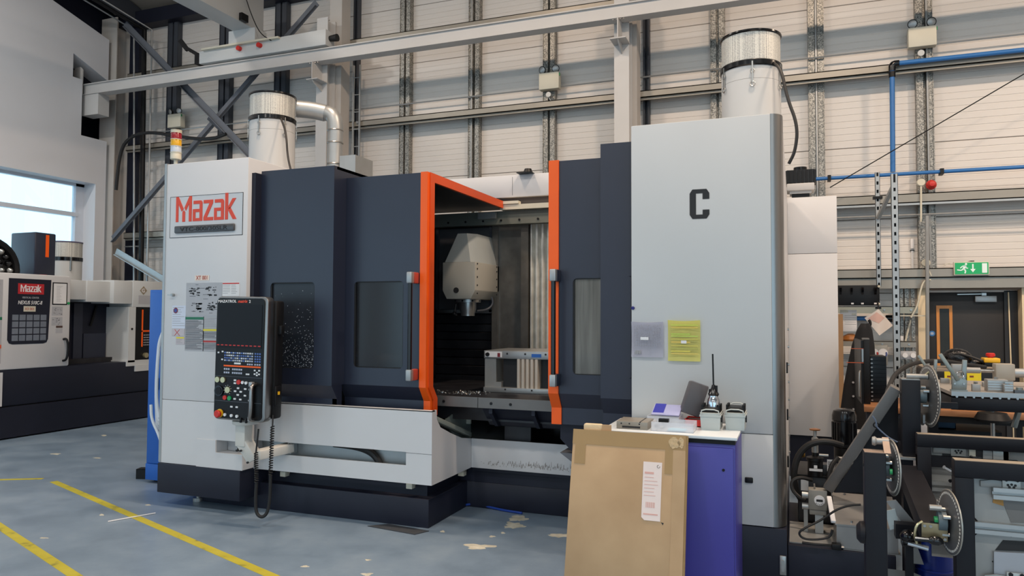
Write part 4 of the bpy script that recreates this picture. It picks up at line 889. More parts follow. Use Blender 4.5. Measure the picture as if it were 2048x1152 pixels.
# motor housing with orange stripe, tool drum, small mist extractor
hsg = lb(-10.92, -10.40, 7.515, 7.845, 2.19, 2.89, 'motor_housing', navy_m, b=0.02)
lb(-10.40, -10.395, 7.68, 7.73, 2.53, 2.86, 'orange_stripe', orange_m, hsg)
MB().tube([(-10.3, 7.40, 2.2), (-10.3, 7.5, 2.24), (-10.28, 7.62, 2.24)], 0.02, 8, 1).build('red_hose', red_m, lm)
td = MB().torus((-10.45, 6.86, 2.30), (1, 0, 0), 0.42, 0.05, 32, 8).build('tool_drum_rim', black_m, lm)
MB().lathe([(0.41, 0), (0.41, 0.05), (0.2, 0.09)], (-10.52, 6.86, 2.30), (1, 0, 0), 32).build('tool_drum', gloss_black_m, lm)
for k in range(20):
    for rr in (0.32, 0.2):
        a_ = k*PI/10; y, z = 6.86+rr*math.cos(a_), 2.30+rr*math.sin(a_)
        if z > 2.18 and y > 6.55: MB().lathe([(0.04, 0), (0.045, 0.03), (0.025, 0.06), (0.012, 0.075)], (-10.46, y, z), (1, 0, 0), 10).build('tool_pot', MATS['machined_steel'] if k % 3 == 0 else gloss_black_m, lm)
MB().cyl((-10.7, 6.95, 2.74), (-10.45, 6.95, 2.74), 0.08, n=14).build('drum_motor', black_m, lm)
lb(-11.6, -10.9, 8.0, 9.2, 1.9, 2.2, 'rear_housing', grey_white_m)
t = thing('mist_extractor', 'small grey drum mist extractor beside the dark motor housing, before the window', 'extractor', (-11.3, 8.7, 2.203)); R_ = 0.24
MB().lathe([(R_, 0), (R_, 0.357)], (-11.3, 8.7, 2.203), n=40).build('body', pale, t)
MB().lathe([(R_+0.01, 0), (R_+0.01, 0.06)], (-11.3, 8.7, 2.56), n=40).build('clamp_band', gloss_black_m, t)
MB().lathe([(R_, 0), (R_, 0.24)], (-11.3, 8.7, 2.62), n=40).build('filter_mesh', mesh_m, t)
MB().lathe([(R_+0.008, 0), (R_+0.008, 0.02)], (-11.3, 8.7, 2.86), n=40).build('top_rim', mat('rim_violet_grey', (92, 86, 110), 0.4), t)
MB().box(-11.09, -11.05, 8.6, 8.62, 2.40, 2.62).build('latch', steel_m, t)

# ------------------------------------------------------------------ blue cabinet, hanging hoses, tube on the floor
bc = thing('tool_cupboard', 'narrow royal blue steel cupboard standing behind the left end of the big machine', 'cupboard', (-5.8, 6.0, 0))
MB().box(-6.09, -5.42, 5.62, 6.25, 0.03, 1.93, 0.006).build('body', blue_m, bc)
MB().box(-6.06, -5.45, 5.605, 5.62, 0.20, 1.90, 0.004).build('door', blue_m, bc)
MB().box(-6.09, -5.42, 5.61, 5.62, 0.03, 0.19, 0.004).build('plinth', blue_m, bc)
for x in (-6.02, -5.5): MB().cyl((x, 5.7, 0), (x, 5.7, 0.03), 0.03, n=10).build('foot', black_m, bc)
MB().box(-5.95, -5.93, 5.585, 5.605, 0.93, 1.05, 0.003).build('door_handle', steel_m, bc)
MB().box(-5.98, -5.55, 5.7, 6.1, 1.93, 1.965, 0.01).build('top_tray', lab_grey, bc)
hose_m = mat('clear_grey_hose', (212, 216, 222), 0.35, var=0.04)
hb = thing('hose_bundle', 'pale grey hoses draped over the left edge of the big machine, before the blue cupboard', 'hose', (-5.4, 5.3, 1.0))
r3 = random.Random(8)
MB().box(-5.36, -5.275, 5.28, 5.36, 1.58, 1.62).build('hook', steel_m, hb)
for k in range(8):
    xl = -5.475-0.018*k-0.008*r3.random(); yy = 5.16+0.016*k; zb = 0.66-0.02*k+0.05*r3.random()
    MB().tube([(-5.30, yy+0.10, 1.55+0.006*k), (-5.40-0.006*k, yy+0.04, 1.63), (xl+0.02, yy, 1.48), (xl, yy, 1.25), (xl-0.01, yy, 1.0), (xl+0.005, yy, zb+0.12), (xl+0.04, yy, zb), (-5.45-0.004*k, yy+0.03, zb+0.15), (-5.44-0.006*k, yy+0.05, 1.2)], 0.0125, 8, 3).build('hose', hose_m, hb)
MB().tube([(-5.55, 5.16, 0.85), (-5.53, 5.15, 0.72), (-5.42, 5.14, 0.58), (-5.36, 5.14, 0.42)], 0.013, 8, 2).build('hose', hose_m, hb)
MB().cyl((-5.36, 5.14, 0.44), (-5.375, 5.14, 0.32), 0.022, n=10).cyl((-5.365, 5.14, 0.40), (-5.365, 5.14, 0.375), 0.03, n=10).build('coupling', black_m, hb)
sq = thing('steel_tube', 'short length of black square steel tube lying on the floor beside the blue cupboard', 'tube', (-6.4, 5.95, 0))
T0 = at(277, 950, z=0.03); d = Vector((1, 0.35, 0)).normalized()
mb = MB()
for du, dv, su, sv in ((-0.047, 0, 0.006, 0.10), (0.047, 0, 0.006, 0.10), (0, -0.047, 0.10, 0.006), (0, 0.047, 0.10, 0.006)):
    sd = Vector((d.y, -d.x, 0)); mb.bar(T0+sd*du+Vector((0, 0, 0.02+dv)), T0+sd*du+d*0.23+Vector((0, 0, 0.02+dv)), su, sv)
mb.build('tube_wall', black_m, sq)
tag(MB().tube([at(216, 1043, z=0.006), at(311, 1026, z=0.006)], 0.005, 6).build('white_rod', paper_m), 'thin white rod lying across the yellow floor line', 'rod')
tag(MB().prism([tuple(at(*p, z=0).xy) for p in ((735, 1053), (777, 1049), (858, 1063), (829, 1070))], 'z', 0.0, 0.006).build('rubber_mat', mat('dark_mat', (56, 60, 66), 0.7, var=0.15, scale=12)), 'dark grey mat scrap on the floor at the corner of the big machine base', 'mat')
bp_ = [at(x, y, z=zz) for x, y, zz in ((938, 1006, 0.02), (950, 1004, 0.02), (975, 1008, 0.015), (1010, 1016, 0.012), (1050, 1022, 0.012))]
tag(MB().tube([p+Vector((0, -0.07, 0)) for p in bp_], 0.01, 8, 2).build('air_hose', mat('hose_blue', (34, 66, 150), 0.35)), 'blue air hose along the foot of the navy machine base', 'hose')
# ------------------------------------------------------------------ purple cabinet, cardboard and what lies on top
pc = thing('storage_cabinet', 'purple steel cabinet with a white worktop in front of the door marked C', 'cabinet', (-0.71, 4.68, 0))
purple_m = mat('violet_blue_paint', (64, 60, 148), 0.4, var=0.04, scale=2)
MB().box(-1.10, -0.325, 4.43, 4.96, 0.0, 0.945, 0.004).build('body', purple_m, pc)
MB().box(-1.09, -0.335, 4.412, 4.43, 0.10, 0.925, 0.003).build('door', purple_m, pc)
MB().cyl((-0.39, 4.412, 0.80), (-0.39, 4.406, 0.80), 0.008, n=10).build('lock', black_m, pc)
MB().box(-1.10, -0.325, 4.42, 4.96, 0.945, 0.972).build('worktop_edge', black_m, pc)
MB().box(-1.112, -0.312, 4.40, 4.965, 0.972, 0.99, 0.003).build('worktop', mat('white_laminate', (206, 212, 216), 0.25, var=0.02), pc)
card_m = ramp_mat('brown_cardboard', ((0.3, (164, 134, 100)), (0.7, (186, 156, 120))), 2.5, 0.75, bump=0.05)
tape_m = mat('brown_tape', (156, 126, 84), 0.3, var=0.06)
cb = thing('flat_carton', 'large flat cardboard carton leaning against the purple cabinet, taped, with a white label', 'carton', (-0.92, 4.06, 0))
TZ = 1.0; LY = 0.24
def tilt_card(mb):     # the sheet is drawn upright at y=0..0.045 and leant back
    M = Matrix.Translation((0, 4.062, 0)) @ Matrix.Rotation(-math.atan(LY), 4, 'X')
    return mb.xf(M)
L_ = TZ*math.sqrt(1+LY*LY)
tilt_card(MB().box(-1.253, -0.585, 0, 0.042, 0.0, L_, 0.004)).build('sheet', card_m, cb)
for x0, x1, z0, z1 in ((-1.253, -0.585, L_-0.085, L_+0.001), (-1.235, -1.17, L_-0.20, L_-0.085), (-0.70, -0.655, L_-0.22, L_-0.085), (-0.655, -0.585, 0.0, L_-0.085)):
    tilt_card(MB().box(x0, x1, -0.0015, 0, z0, z1)).build('tape', tape_m if z1-z0 < 0.3 else card_m, cb)
tilt_card(MB().box(-0.5845, -0.576, 0.004, 0.038, 0.0, L_)).build('carton_edge', mat('carton_edge', (150, 124, 84), 0.8, var=0.15, scale=20), cb)
mb = MB(); r3 = random.Random(6)
for (cx, w_) in ((-0.65, 0.055), (-0.612, 0.03)):
    pts = [(cx+w_*(0.5+0.3*r3.random())*math.cos(k*PI/7)*0.9, L_-0.045+0.04*(0.5+0.5*r3.random())*math.sin(k*PI/7)) for k in range(14)]
    mb.prism(pts, 'y', -0.0035, -0.001)
tilt_card(mb).build('crumpled_tape', mat('glossy_tape', (184, 158, 120), 0.15, var=0.1, scale=30, bump=0.4, bscale=60), cb)
lb_ = tilt_card(MB().prism([(-0.822, 0.56), (-0.805, 0.545), (-0.715, 0.545), (-0.715, 0.868), (-0.822, 0.868)], 'y', -0.003, -0.0015)).build('shipping_label', mat('label_pinkish', (222, 206, 200), 0.6, var=0.02), cb)
mb = MB()
for k in range(9): mb.box(-0.80+k*0.006, -0.797+k*0.006+0.001*(k % 2), -0.0036, -0.003, 0.615, 0.645)
mb.box(-0.812, -0.76, -0.0036, -0.003, 0.80, 0.812)
for k in range(6): mb.box(-0.812, -0.76+0.03*r3.random(), -0.0036, -0.003, 0.68+0.02*k, 0.683+0.02*k)
mb.box(-0.812, -0.73, -0.0036, -0.003, 0.575, 0.583)
o = tilt_card(mb).build('print', mat('faded_print', (206, 160, 150), 0.7), cb); o['kind'] = 'stuff'
tilt_card(MB().torus((-0.735, -0.003, 0.845), (0, 1, 0), 0.008, 0.0012, 14, 4, 0.6, 5.6)).build('letter_print', ink_m, cb)
tilt_card(MB().prism([(-0.70, 0.527), (-0.705, 0.535), (-0.712, 0.542), (-0.695, 0.54)], 'y', -0.0012, 0)).build('torn_spot', ink_m, cb)
foam = MB().prism([(-1.20, 4.33), (-1.08, 4.34), (-1.085, 4.37), (-1.20, 4.37)], 'z', 0.985, 1.032, 0.012)
foam.build('foam_corner', mat('torn_foam', (206, 186, 152), 0.85, bump=0.4, bscale=40), cb)
MB().box(-1.085, -1.03, 4.335, 4.345, 0.98, 1.03).build('carton_flap', card_m, cb)
ZT = 0.99
# steel block
a = at(1233, 857, z=ZT); b_ = at(1296, 860, z=ZT)
vb = thing('steel_block', 'dark ground steel block lying on the cabinet top beside the carton', 'block', (a.x+0.09, a.y+0.08, ZT))
bl_m = mat('ground_dark_steel', (140, 134, 124), 0.4, metal=0.3, var=0.10, scale=15)
MB().box(a.x, b_.x, a.y, a.y+0.20, ZT, ZT+0.047, 0.002).build('body', bl_m, vb)
MB().box(b_.x-0.05, b_.x-0.042, a.y-0.0003, a.y+0.2, ZT+0.042, ZT+0.0475).box(a.x+0.035, b_.x-0.045, a.y-0.0006, a.y+0.002, ZT+0.008, ZT+0.02).build('slot', ink_m, vb)
for x in (a.x+0.03, a.x+0.08, b_.x-0.05): MB().cyl((x, a.y, ZT+0.034), (x, a.y-0.001, ZT+0.034), 0.005, n=10).build('bore', ink_m, vb)
# trays and boxes
clear_m = mat('clear_plastic', (232, 236, 244), 0.2, var=0.0, alpha=0.38)
lilac_m = mat('lilac_plastic', (168, 172, 214), 0.25, var=0.02, alpha=0.8)
def open_box(mb, x0, x1, y0, y1, z0, z1, t=0.004):
    mb.box(x0, x1, y0, y1, z0, z0+t)
    mb.box(x0, x1, y0, y0+t, z0, z1).box(x0, x1, y1-t, y1, z0, z1).box(x0, x0+t, y0, y1, z0, z1).box(x1-t, x1, y0, y1, z0, z1)
    return mb
ct = thing('parts_tray', 'clear plastic tray holding small steel parts, in front of the lilac lidded box', 'tray', (-0.69, 4.6, ZT))
open_box(MB(), -0.815, -0.565, 4.47, 4.64, ZT, ZT+0.055).build('tray_shell', clear_m, ct)
MB().box(-0.72, -0.615, 4.475, 4.56, ZT+0.005, ZT+0.012).build('blue_card', mat('pale_cyan', (140, 196, 220), 0.4), ct)
mb = MB()
for k in range(14): mb.obox((-0.80+0.05*rnd.random(), 4.50+0.06*rnd.random(), ZT+0.012+0.02*rnd.random()), (0.02, 0.008, 0.008), Euler((rnd.random()*3, rnd.random()*3, rnd.random()*3)))
o = mb.build('loose_parts', MATS['machined_steel'], ct); o['kind'] = 'stuff'
MB().box(-0.79, -0.73, 4.58, 4.62, ZT+0.04, ZT+0.06).build('dark_part', black_m, ct)
lbx = thing('lidded_box', 'translucent lilac plastic box with a dark blue corner, on the cabinet top', 'box', (-0.76, 4.8, ZT))
open_box(MB(), -0.88, -0.68, 4.68, 4.88, ZT, ZT+0.06).build('box_shell', clear_m, lbx)
a = at(1304, 822, y=4.74); b_ = at(1360, 822, y=4.74)
MB().prism([(4.70, ZT+0.07), (4.72, ZT+0.06), (4.86, ZT+0.105), (4.85, ZT+0.12)], 'x', a.x, b_.x, 0.003).build('lid', lilac_m, lbx)
MB().prism([(4.72, ZT+0.0755), (4.85, ZT+0.1215), (4.85, ZT+0.1225), (4.72, ZT+0.0765)], 'x', a.x+0.006, a.x+0.075).build('blue_corner', mat('deep_blue', (40, 44, 150), 0.4), lbx)
MB().box(a.x+0.0, a.x+0.065, 4.676, 4.68, ZT+0.012, ZT+0.035).build('white_label', paper_m, lbx)
rt = thing('red_tray', 'shallow red plastic tray with a dark pad under the tilted grey case', 'tray', (-0.58, 4.8, ZT))
a = at(1362, 846, z=ZT); 
open_box(MB(), -0.655, -0.535, 4.73, 4.90, ZT, ZT+0.045, 0.006).build('tray_shell', red_m, rt)
MB().box(-0.645, -0.545, 4.745, 4.89, ZT+0.006, ZT+0.035).build('dark_pad', mat('pad_taupe', (70, 60, 60), 0.8), rt)
gc = thing('instrument_case', 'dark grey box standing tilted in the red tray against the panel', 'case', (-0.6, 4.83, ZT+0.05))
Rt = Matrix.Rotation(math.radians(17), 3, 'Y') @ Matrix.Rotation(math.radians(-10), 3, 'X') @ Matrix.Rotation(math.radians(18), 3, 'Z')
c0 = at(1388, 798, y=4.82)
MB().obox(c0, (0.115, 0.09, 0.205), Rt, 0.006).build('case_body', mat('case_grey', (76, 74, 78), 0.55, var=0.05), gc)
MB().obox(c0+Rt @ Vector((0, 0, 0.1035)), (0.105, 0.08, 0.004), Rt).build('case_rim', mat('case_rim', (130, 130, 134), 0.4), gc)
# two carriers
cg = mat('carrier_grey', (178, 184, 182), 0.45, var=0.02)
def carrier(px0, px1, label):
    a = at(px0, 861, z=ZT); b_ = at(px1, 861, z=ZT); y0 = (a.y+b_.y)/2; y1 = y0+0.19; wv = b_.x-a.x
    t = thing('tool_carrier', label, 'carrier', ((a.x+b_.x)/2, y0+0.09, ZT), 'grey carriers on the purple cabinet')
    mb = MB(); mb._geo([(a.x+0.006, y0+0.006, ZT), (b_.x-0.006, y0+0.006, ZT), (b_.x-0.006, y1, ZT), (a.x+0.006, y1, ZT), (a.x, y0, ZT+0.105), (b_.x, y0, ZT+0.105), (b_.x, y1, ZT+0.105), (a.x, y1, ZT+0.105)],
                        [(0, 3, 2, 1), (4, 5, 6, 7), (0, 1, 5, 4), (1, 2, 6, 5), (2, 3, 7, 6), (3, 0, 4, 7)]); mb.build('body', cg, t)
    MB().box(a.x-0.003, b_.x+0.003, y0-0.004, y1, ZT+0.082, ZT+0.092).build('band', cg, t)
    MB().box(a.x+0.01, b_.x-0.01, y0+0.02, y1-0.01, ZT+0.105, ZT+0.135, 0.008).build('tool_insert', black_m, t)
    for k in range(6):
        for sx in (a.x+0.012, b_.x-0.012): MB().cyl((sx, y0+0.03+k*0.025, ZT+0.105), (sx, y0+0.03+k*0.025, ZT+0.15), 0.007, n=8).build('insert_peg', black_m, t)
    MB().tube([(a.x+0.008, y0-0.004, ZT+0.095), (a.x+0.012, y0-0.012, ZT+0.128), (b_.x-0.012, y0-0.012, ZT+0.128), (b_.x-0.008, y0-0.004, ZT+0.095)], 0.004, 8, 1).build('handle', cg, t)
    MB().tube([(a.x+0.012, y1, ZT+0.10), (a.x+0.016, y1+0.004, ZT+0.145), (b_.x-0.016, y1+0.004, ZT+0.145), (b_.x-0.012, y1, ZT+0.10)], 0.004, 8, 1).build('handle', cg, t)
    MB().box(b_.x, b_.x+0.008, y0+0.02, y0+0.04, ZT+0.05, ZT+0.09).build('latch', black_m, t)
    return t, (a.x+b_.x)/2, y0
k1, cx1, cy1 = carrier(1399, 1442, 'left grey carrier, with a drill chuck standing in it')
k2, cx2, cy2 = carrier(1449, 1491, 'right grey carrier, holding only its black insert')
dc = thing('drill_chuck', 'chrome drill chuck with a long thin twist drill, standing in the left grey carrier', 'chuck', (cx1, cy1+0.09, ZT+0.135))
X_, Y_ = cx1+0.012, cy1+0.09
MB().lathe([(0.040, 0), (0.040, 0.02), (0.036, 0.045), (0.028, 0.058), (0.028, 0.068)], (X_, Y_, ZT+0.135), n=20).build('chuck_body', mat('chrome', (200, 204, 210), 0.12, metal=1.0, var=0.0), dc)
MB().lathe([(0.030, 0), (0.034, 0.01), (0.022, 0.03), (0.014, 0.05), (0.01, 0.066)], (X_, Y_, ZT+0.203), n=16).build('collet_nut', gloss_black_m, dc)
MB().box(X_-0.028, X_-0.014, Y_-0.01, Y_+0.01, ZT+0.20, ZT+0.242).box(X_+0.01, X_+0.024, Y_-0.01, Y_+0.01, ZT+0.20, ZT+0.265).build('jaw', black_m, dc)
mb = MB().cyl((X_, Y_, ZT+0.25), (X_-0.004, Y_, ZT+0.46), 0.005, n=8)
for k in range(24): z = ZT+0.28+k*0.0075; mb.bar((X_-0.0045-0.004*k/24, Y_-0.002, z), (X_+0.0045-0.004*k/24, Y_-0.002, z+0.004), 0.003, 0.003)
mb.build('twist_drill', black_m, dc)
# papers held on the door marked C
ds = thing('document_sleeve', 'clear sleeve with a white printed table sheet, held on the door marked C', 'papers', (-0.88, 4.98, 1.5))
def curled(p, m, nm, par, t=0.004, curl=0.018):
    (x0, x1, z0, z1) = p; n = 8; vs = []; fs = []
    for j in range(n+1):
        for i in range(2*n+1):
            u_, v_ = i/(2*n), j/n
            y = 4.992-curl*(abs(2*v_-1)**3)*0.6-0.010*math.sin(u_*PI)*(0.3+v_)
            vs.append((x0+(x1-x0)*u_, y, z0+(z1-z0)*v_-0.006*math.sin(u_*PI)*(v_ > .9)))
    w2 = 2*n+1
    for j in range(n):
        for i in range(2*n): a_ = j*w2+i; fs.append((a_, a_+1, a_+w2+1, a_+w2))
    mb = MB(); mb._geo(vs, fs); r = bmesh.ops.solidify(mb.bm, geom=mb.bm.faces[:], thickness=t)
    return mb.build(nm, m, par)
a = at(1263, 643, y=4.99); b_ = at(1327, 715, y=4.99)
curled((a.x, b_.x, b_.z, a.z), mat('sheet_lavender_white', (206, 206, 218), 0.5, var=0.03), 'sheet', ds)
mb = MB(); a = at(1268, 650, y=4.97); b_ = at(1323, 692, y=4.97)
for k in range(18):
    z = a.z-(a.z-b_.z)*k/17
    for c in range(12): x = a.x+(b_.x-a.x)*(c+0.1)/12; mb.box(x, x+(b_.x-a.x)*0.06, 4.968, 4.9685, z-0.0013, z+0.0013)
o = mb.build('table_print', mat('print_grey_light', (150, 150, 160), 0.7, var=0.0), ds); o['kind'] = 'stuff'
a = at(1281, 674, y=4.966); b_ = at(1297, 680, y=4.966); MB().box(a.x, b_.x, 4.964, 4.966, b_.z, a.z).build('white_sticker', paper_m, ds)
a = at(1270, 701, y=4.975); b_ = at(1281, 708, y=4.975)
for k in range(3): MB().box(a.x+k*0.014, a.x+k*0.014+0.011, 4.971, 4.973, b_.z, a.z).build('grey_print_block', paper2_m, ds)
ys = thing('document_sleeve', 'yellow striped sheet in a clear sleeve, held on the door marked C', 'papers', (-0.66, 4.98, 1.5))
a = at(1336, 640, y=4.99); b_ = at(1401, 723, y=4.99)
yl = mat('sheet_yellow', (238, 232, 142), 0.45, var=0.05); curled((a.x, b_.x, b_.z, a.z), yl, 'sheet', ys)
for k, (py, col) in enumerate(((650, (170, 190, 60)), (655, (200, 150, 60)), (668, (130, 180, 60)), (672, (150, 190, 80)), (678, (170, 150, 60)), (684, (216, 160, 70)), (691, (180, 160, 70)), (697, (130, 130, 60)), (702, (214, 190, 70)), (707, (206, 160, 80)))):
    p0 = at(1342, py, y=4.968); p1 = at(1396, py+1, y=4.968)
    MB().box(p0.x, p1.x-(0.05 if k % 3 == 2 else 0), 4.968, 4.9685, p0.z-0.004, p0.z+0.004).build('colour_stripe', mat('stripe_%d' % k, tuple((c_+q_)//2 for c_, q_ in zip(col, (226, 222, 116))), 0.6, var=0.0), ys)
a = at(1362, 681, y=4.966); b_ = at(1373, 687, y=4.966); MB().box(a.x, b_.x, 4.964, 4.966, b_.z, a.z).build('white_sticker', paper_m, ys)
a = at(1266, 616, y=5.0); tag(MB().lathe([(0.012, 0), (0.012, 0.008), (0.010, 0.010)], (a.x, 5.0, a.z), (0, -1, 0), 16).build('magnet', mat('magnet_blue', (24, 30, 110), 0.35)), 'small dark blue round magnet above the white sheet', 'magnet')
# ------------------------------------------------------------------ fire door and things on the back wall
dr = struct(thing('door_1', 'x', 'x', (2.05, 10.7, 0))); del dr['label']; del dr['category']
door_dark = mat('dark_brown_door', (28, 24, 23), 0.5, var=0.05, scale=3, stretch=(1, 1, 0.1))
cream_wood = mat('cream_door_frame', (226, 206, 172), 0.5, var=0.03)
MB().box(1.46, 1.57, 10.52, 10.74, 0, 2.06).build('jamb', cream_wood, dr); MB().box(2.575, 2.70, 10.52, 10.74, 0, 2.06).build('jamb', cream_wood, dr)
MB().box(1.57, 2.575, 10.54, 10.74, 2.03, 2.06).build('head', mat('head_brown', (120, 96, 74), 0.5), dr)
leaf = MB().box(1.575, 2.43, 10.72, 10.765, 0.01, 2.02, 0.003).build('leaf', door_dark, dr)
MB().box(2.43, 2.575, 10.70, 10.765, 0, 2.02).build('side_leaf', door_dark, dr)
MB().bar((2.475, 10.695, 2.0), (2.50, 10.695, 0.0), 0.012, 0.03, up=(0, 1, 0)).build('light_strip', cream_wood, dr)
vp = [at(px, py, y=10.72) for px, py in ((1872, 611), (1904, 611), (1872, 780), (1904, 780))]
x0, x1, z1 = vp[0].x, vp[1].x, vp[0].z
orw = mat('orange_varnished_wood', (206, 134, 58), 0.4, var=0.10, scale=12, stretch=(6, 6, 0.5))
for a_, b_, c_, d_ in ((x0, x0+0.035, 0.76, z1-0.04), (x1-0.035, x1, 0.76, z1-0.04), (x0, x1, z1-0.04, z1), (x0, x1, 0.72, 0.76)): MB().box(a_, b_, 10.705, 10.72, c_, d_).build('vision_frame', orw, leaf)
MB().box(x0+0.035, x1-0.035, 10.712, 10.718, 0.76, z1-0.04).build('vision_glass', mat('dark_wired_glass', (46, 48, 46), 0.3, var=0.2, scale=8, spec=0.2), leaf)
a = at(1950, 592, y=10.68); b_ = at(1993, 604, y=10.68)
MB().box(a.x, b_.x, 10.665, 10.72, b_.z, a.z, 0.004).build('door_closer', plain_galv_m, leaf)
a = at(1914, 589, y=10.68); b_ = at(1968, 588, y=10.68); MB().bar((a.x, 10.67, a.z), (b_.x, 10.67, b_.z), 0.02, 0.012).box(b_.x-0.03, b_.x+0.02, 10.65, 10.70, b_.z-0.02, b_.z+0.012).build('closer_arm', steel_m, leaf)
a = at(1864, 667, y=10.72); sg = MB().cyl((a.x, 10.72, a.z), (a.x, 10.717, a.z), 0.035, n=24).build('blue_disc_sign', mat('sign_blue', (50, 110, 170), 0.4), leaf)
for k in range(3): MB().box(a.x-0.02+0.004*abs(k-1), a.x+0.02-0.004*abs(k-1), 10.7162, 10.717, a.z+0.012-0.011*k-0.003, a.z+0.012-0.011*k+0.002).build('print', paper_m, sg)
MB().box(1.36, 1.46, 10.56, 10.78, 0, 2.1).build('door_post', mat('post_grey', (150, 140, 128), 0.5), dr)

es = thing('exit_sign', 'green emergency exit sign with running figure and down arrow above the dark door', 'sign', (2.09, 10.55, 2.28))
a = at(1907, 524, y=10.39); b_ = at(1979, 551, y=10.39)
X0_, X1_, Z0_, Z1_ = a.x, b_.x, b_.z, a.z; W_, H_ = X1_-X0_, Z1_-Z0_
Z0_ = Z1_-0.165; H_ = 0.165
MB().box(X0_, X1_, 10.38, 10.415, Z0_, Z1_, 0.004).build('casing', cream_m, es)
gs = mat('exit_green_face', (20, 158, 92), 0.4, var=0.0, emit=0.18)
MB().box(X0_+0.012, X1_-0.012, 10.375, 10.38, Z0_+0.012, Z1_-0.012).build('face', gs, es)
wm = mat('exit_white', (214, 226, 220), 0.4, var=0.0, emit=0.2)
def ez(pts, nm='pictogram'): MB().prism([(X0_+u_*W_, Z0_+v_*H_) for u_, v_ in pts], 'y', 10.372, 10.375).build(nm, wm, es)
ez([(0.79, 0.16), (0.93, 0.16), (0.93, 0.86), (0.79, 0.86)], 'door_pictogram')
ez([(0.515, 0.45), (0.515, 0.82), (0.555, 0.82), (0.555, 0.45), (0.61, 0.45), (0.535, 0.2), (0.46, 0.45)], 'arrow')
mb = MB(); P = lambda u_, v_: (X0_+u_*W_, 10.3735, Z0_+v_*H_)
mb.ball(P(0.345, 0.82), 0.013, 10, (1, 0.12, 1))
for q, r_, wd in (((0.325, 0.72), (0.27, 0.45), 0.026), ((0.33, 0.70), (0.24, 0.66), 0.012), ((0.24, 0.66), (0.18, 0.52), 0.011), ((0.33, 0.66), (0.36, 0.5), 0.011), ((0.36, 0.5), (0.40, 0.52), 0.01), ((0.28, 0.46), (0.20, 0.36), 0.014), ((0.20, 0.36), (0.09, 0.40), 0.013), ((0.28, 0.46), (0.33, 0.32), 0.015), ((0.33, 0.32), (0.31, 0.13), 0.014)):
    mb.bar(P(*q), P(*r_), wd, 0.003, up=(0, 1, 0))
mb.build('running_figure', wm, es)
MB().box(X0_-0.0+0.18, X0_+0.22, 10.385, 10.60, Z1_, Z1_+0.012).build('bracket', black_m, es)
MB().tube([(X0_-0.01, 10.40, Z0_+0.14), (X0_-0.06, 10.40, Z0_+0.15), (X0_-0.11, 10.40, Z0_+0.12)], 0.006, 6, 1).build('cable', cream_m, es)

def emergency_light(px, py, label, y=10.45):
    c = at(px, py, y=y); t = thing('emergency_light', label, 'light', (c.x, y, c.z), 'twin-spot emergency lights')
    MB().box(c.x-0.165, c.x+0.155, y, y+0.12, c.z-0.135, c.z+0.12, 0.012).build('box', cream_m, t)
    for dx in (-0.10, 0.09):
        MB().lathe([(0.03, 0), (0.055, 0.03), (0.06, 0.05)], (c.x+dx, y+0.06, c.z+0.18), (0.2 if dx > 0 else -0.3, -1, -0.25), 16).build('spot_head', black_m, t)
        MB().lathe([(0.05, 0), (0.03, 0.012)], (c.x+dx+(0.01 if dx > 0 else -0.015), y+0.012, c.z+0.168), (0.2 if dx > 0 else -0.3, -1, -0.25), 16).build('spot_lens', plain_galv_m, t)
        MB().cyl((c.x+dx, y+0.06, c.z+0.12), (c.x+dx, y+0.06, c.z+0.17), 0.012, n=8).build('neck', black_m, t)
    MB().box(c.x+0.155, c.x+0.165, y+0.01, y+0.03, c.z+0.06, c.z+0.10).build('green_led', green_m, t)
    MB().cyl((c.x-0.02, y+0.07, c.z-0.21), (c.x-0.02, y+0.03, c.z-0.21), 0.04, n=14).tube([(c.x-0.02, y+0.05, c.z-0.25), (c.x+0.03, y+0.05, c.z-0.33), (c.x+0.01, y+0.06, c.z-0.40), (c.x-0.03, y+0.06, c.z-0.30)], 0.008, 6, 2).build('cable_gland', plain_galv_m, t)
emergency_light(348, 240, 'twin-spot emergency light high in the left corner, behind the signal tower')
emergency_light(1098, 160, 'twin-spot emergency light on the wall between the two crane posts')
emergency_light(1846, 71, 'twin-spot emergency light high on the right, above the blue air pipe')

ld_ = thing('wall_ladder', 'narrow grey cable ladder fixed upright on the wall beside the left crane post', 'ladder', (-6.79, 10.4, 3.0))
for x in (-6.845, -6.72): MB().box(x-0.012, x+0.012, 10.36, 10.39, 2.6, 5.86).build('rail', plain_galv_m, ld_)
for k in range(11): MB().cyl((-6.845, 10.375, 2.75+0.29*k), (-6.72, 10.375, 2.75+0.29*k), 0.009, n=6).build('rung', plain_galv_m, ld_)
for z in (4.9, 3.3): MB().box(-6.80, -6.76, 10.39, 10.6, z-0.02, z+0.02).build('standoff', steel_m, ld_)

def pipe(name, pts, r, label, m=pipe_blue_m): return tag(MB().tube(pts, r, 12).build(name, m), label, 'pipe')
pv = thing('air_pipe', 'blue air pipe dropping down the wall from a black elbow, then running right', 'pipe', (1.2, 10.38, 4.9))
c = at(1784, 128, y=10.36)
MB().tube([(c.x, 10.36, c.z-0.05), (c.x-0.01, 10.36, 3.525)], 0.03, 12).build('pipe_run', pipe_blue_m, pv)
MB().tube([(c.x+0.05, 10.36, c.z), (9, 10.36, c.z)], 0.03, 12).build('pipe_run', pipe_blue_m, pv)
MB().tube([(c.x, 10.36, c.z-0.09), (c.x, 10.36, c.z), (c.x+0.08, 10.36, c.z)], 0.042, 12, 2).build('elbow', gloss_black_m, pv)
MB().cyl((c.x, 10.36, c.z-0.17), (c.x, 10.36, c.z-0.10), 0.038, n=14).build('coupling', black_m, pv)
pl = thing('air_pipe', 'thin blue air pipe running level along the wall below the dropping pipe', 'pipe', (0, 10.36, 3.5))
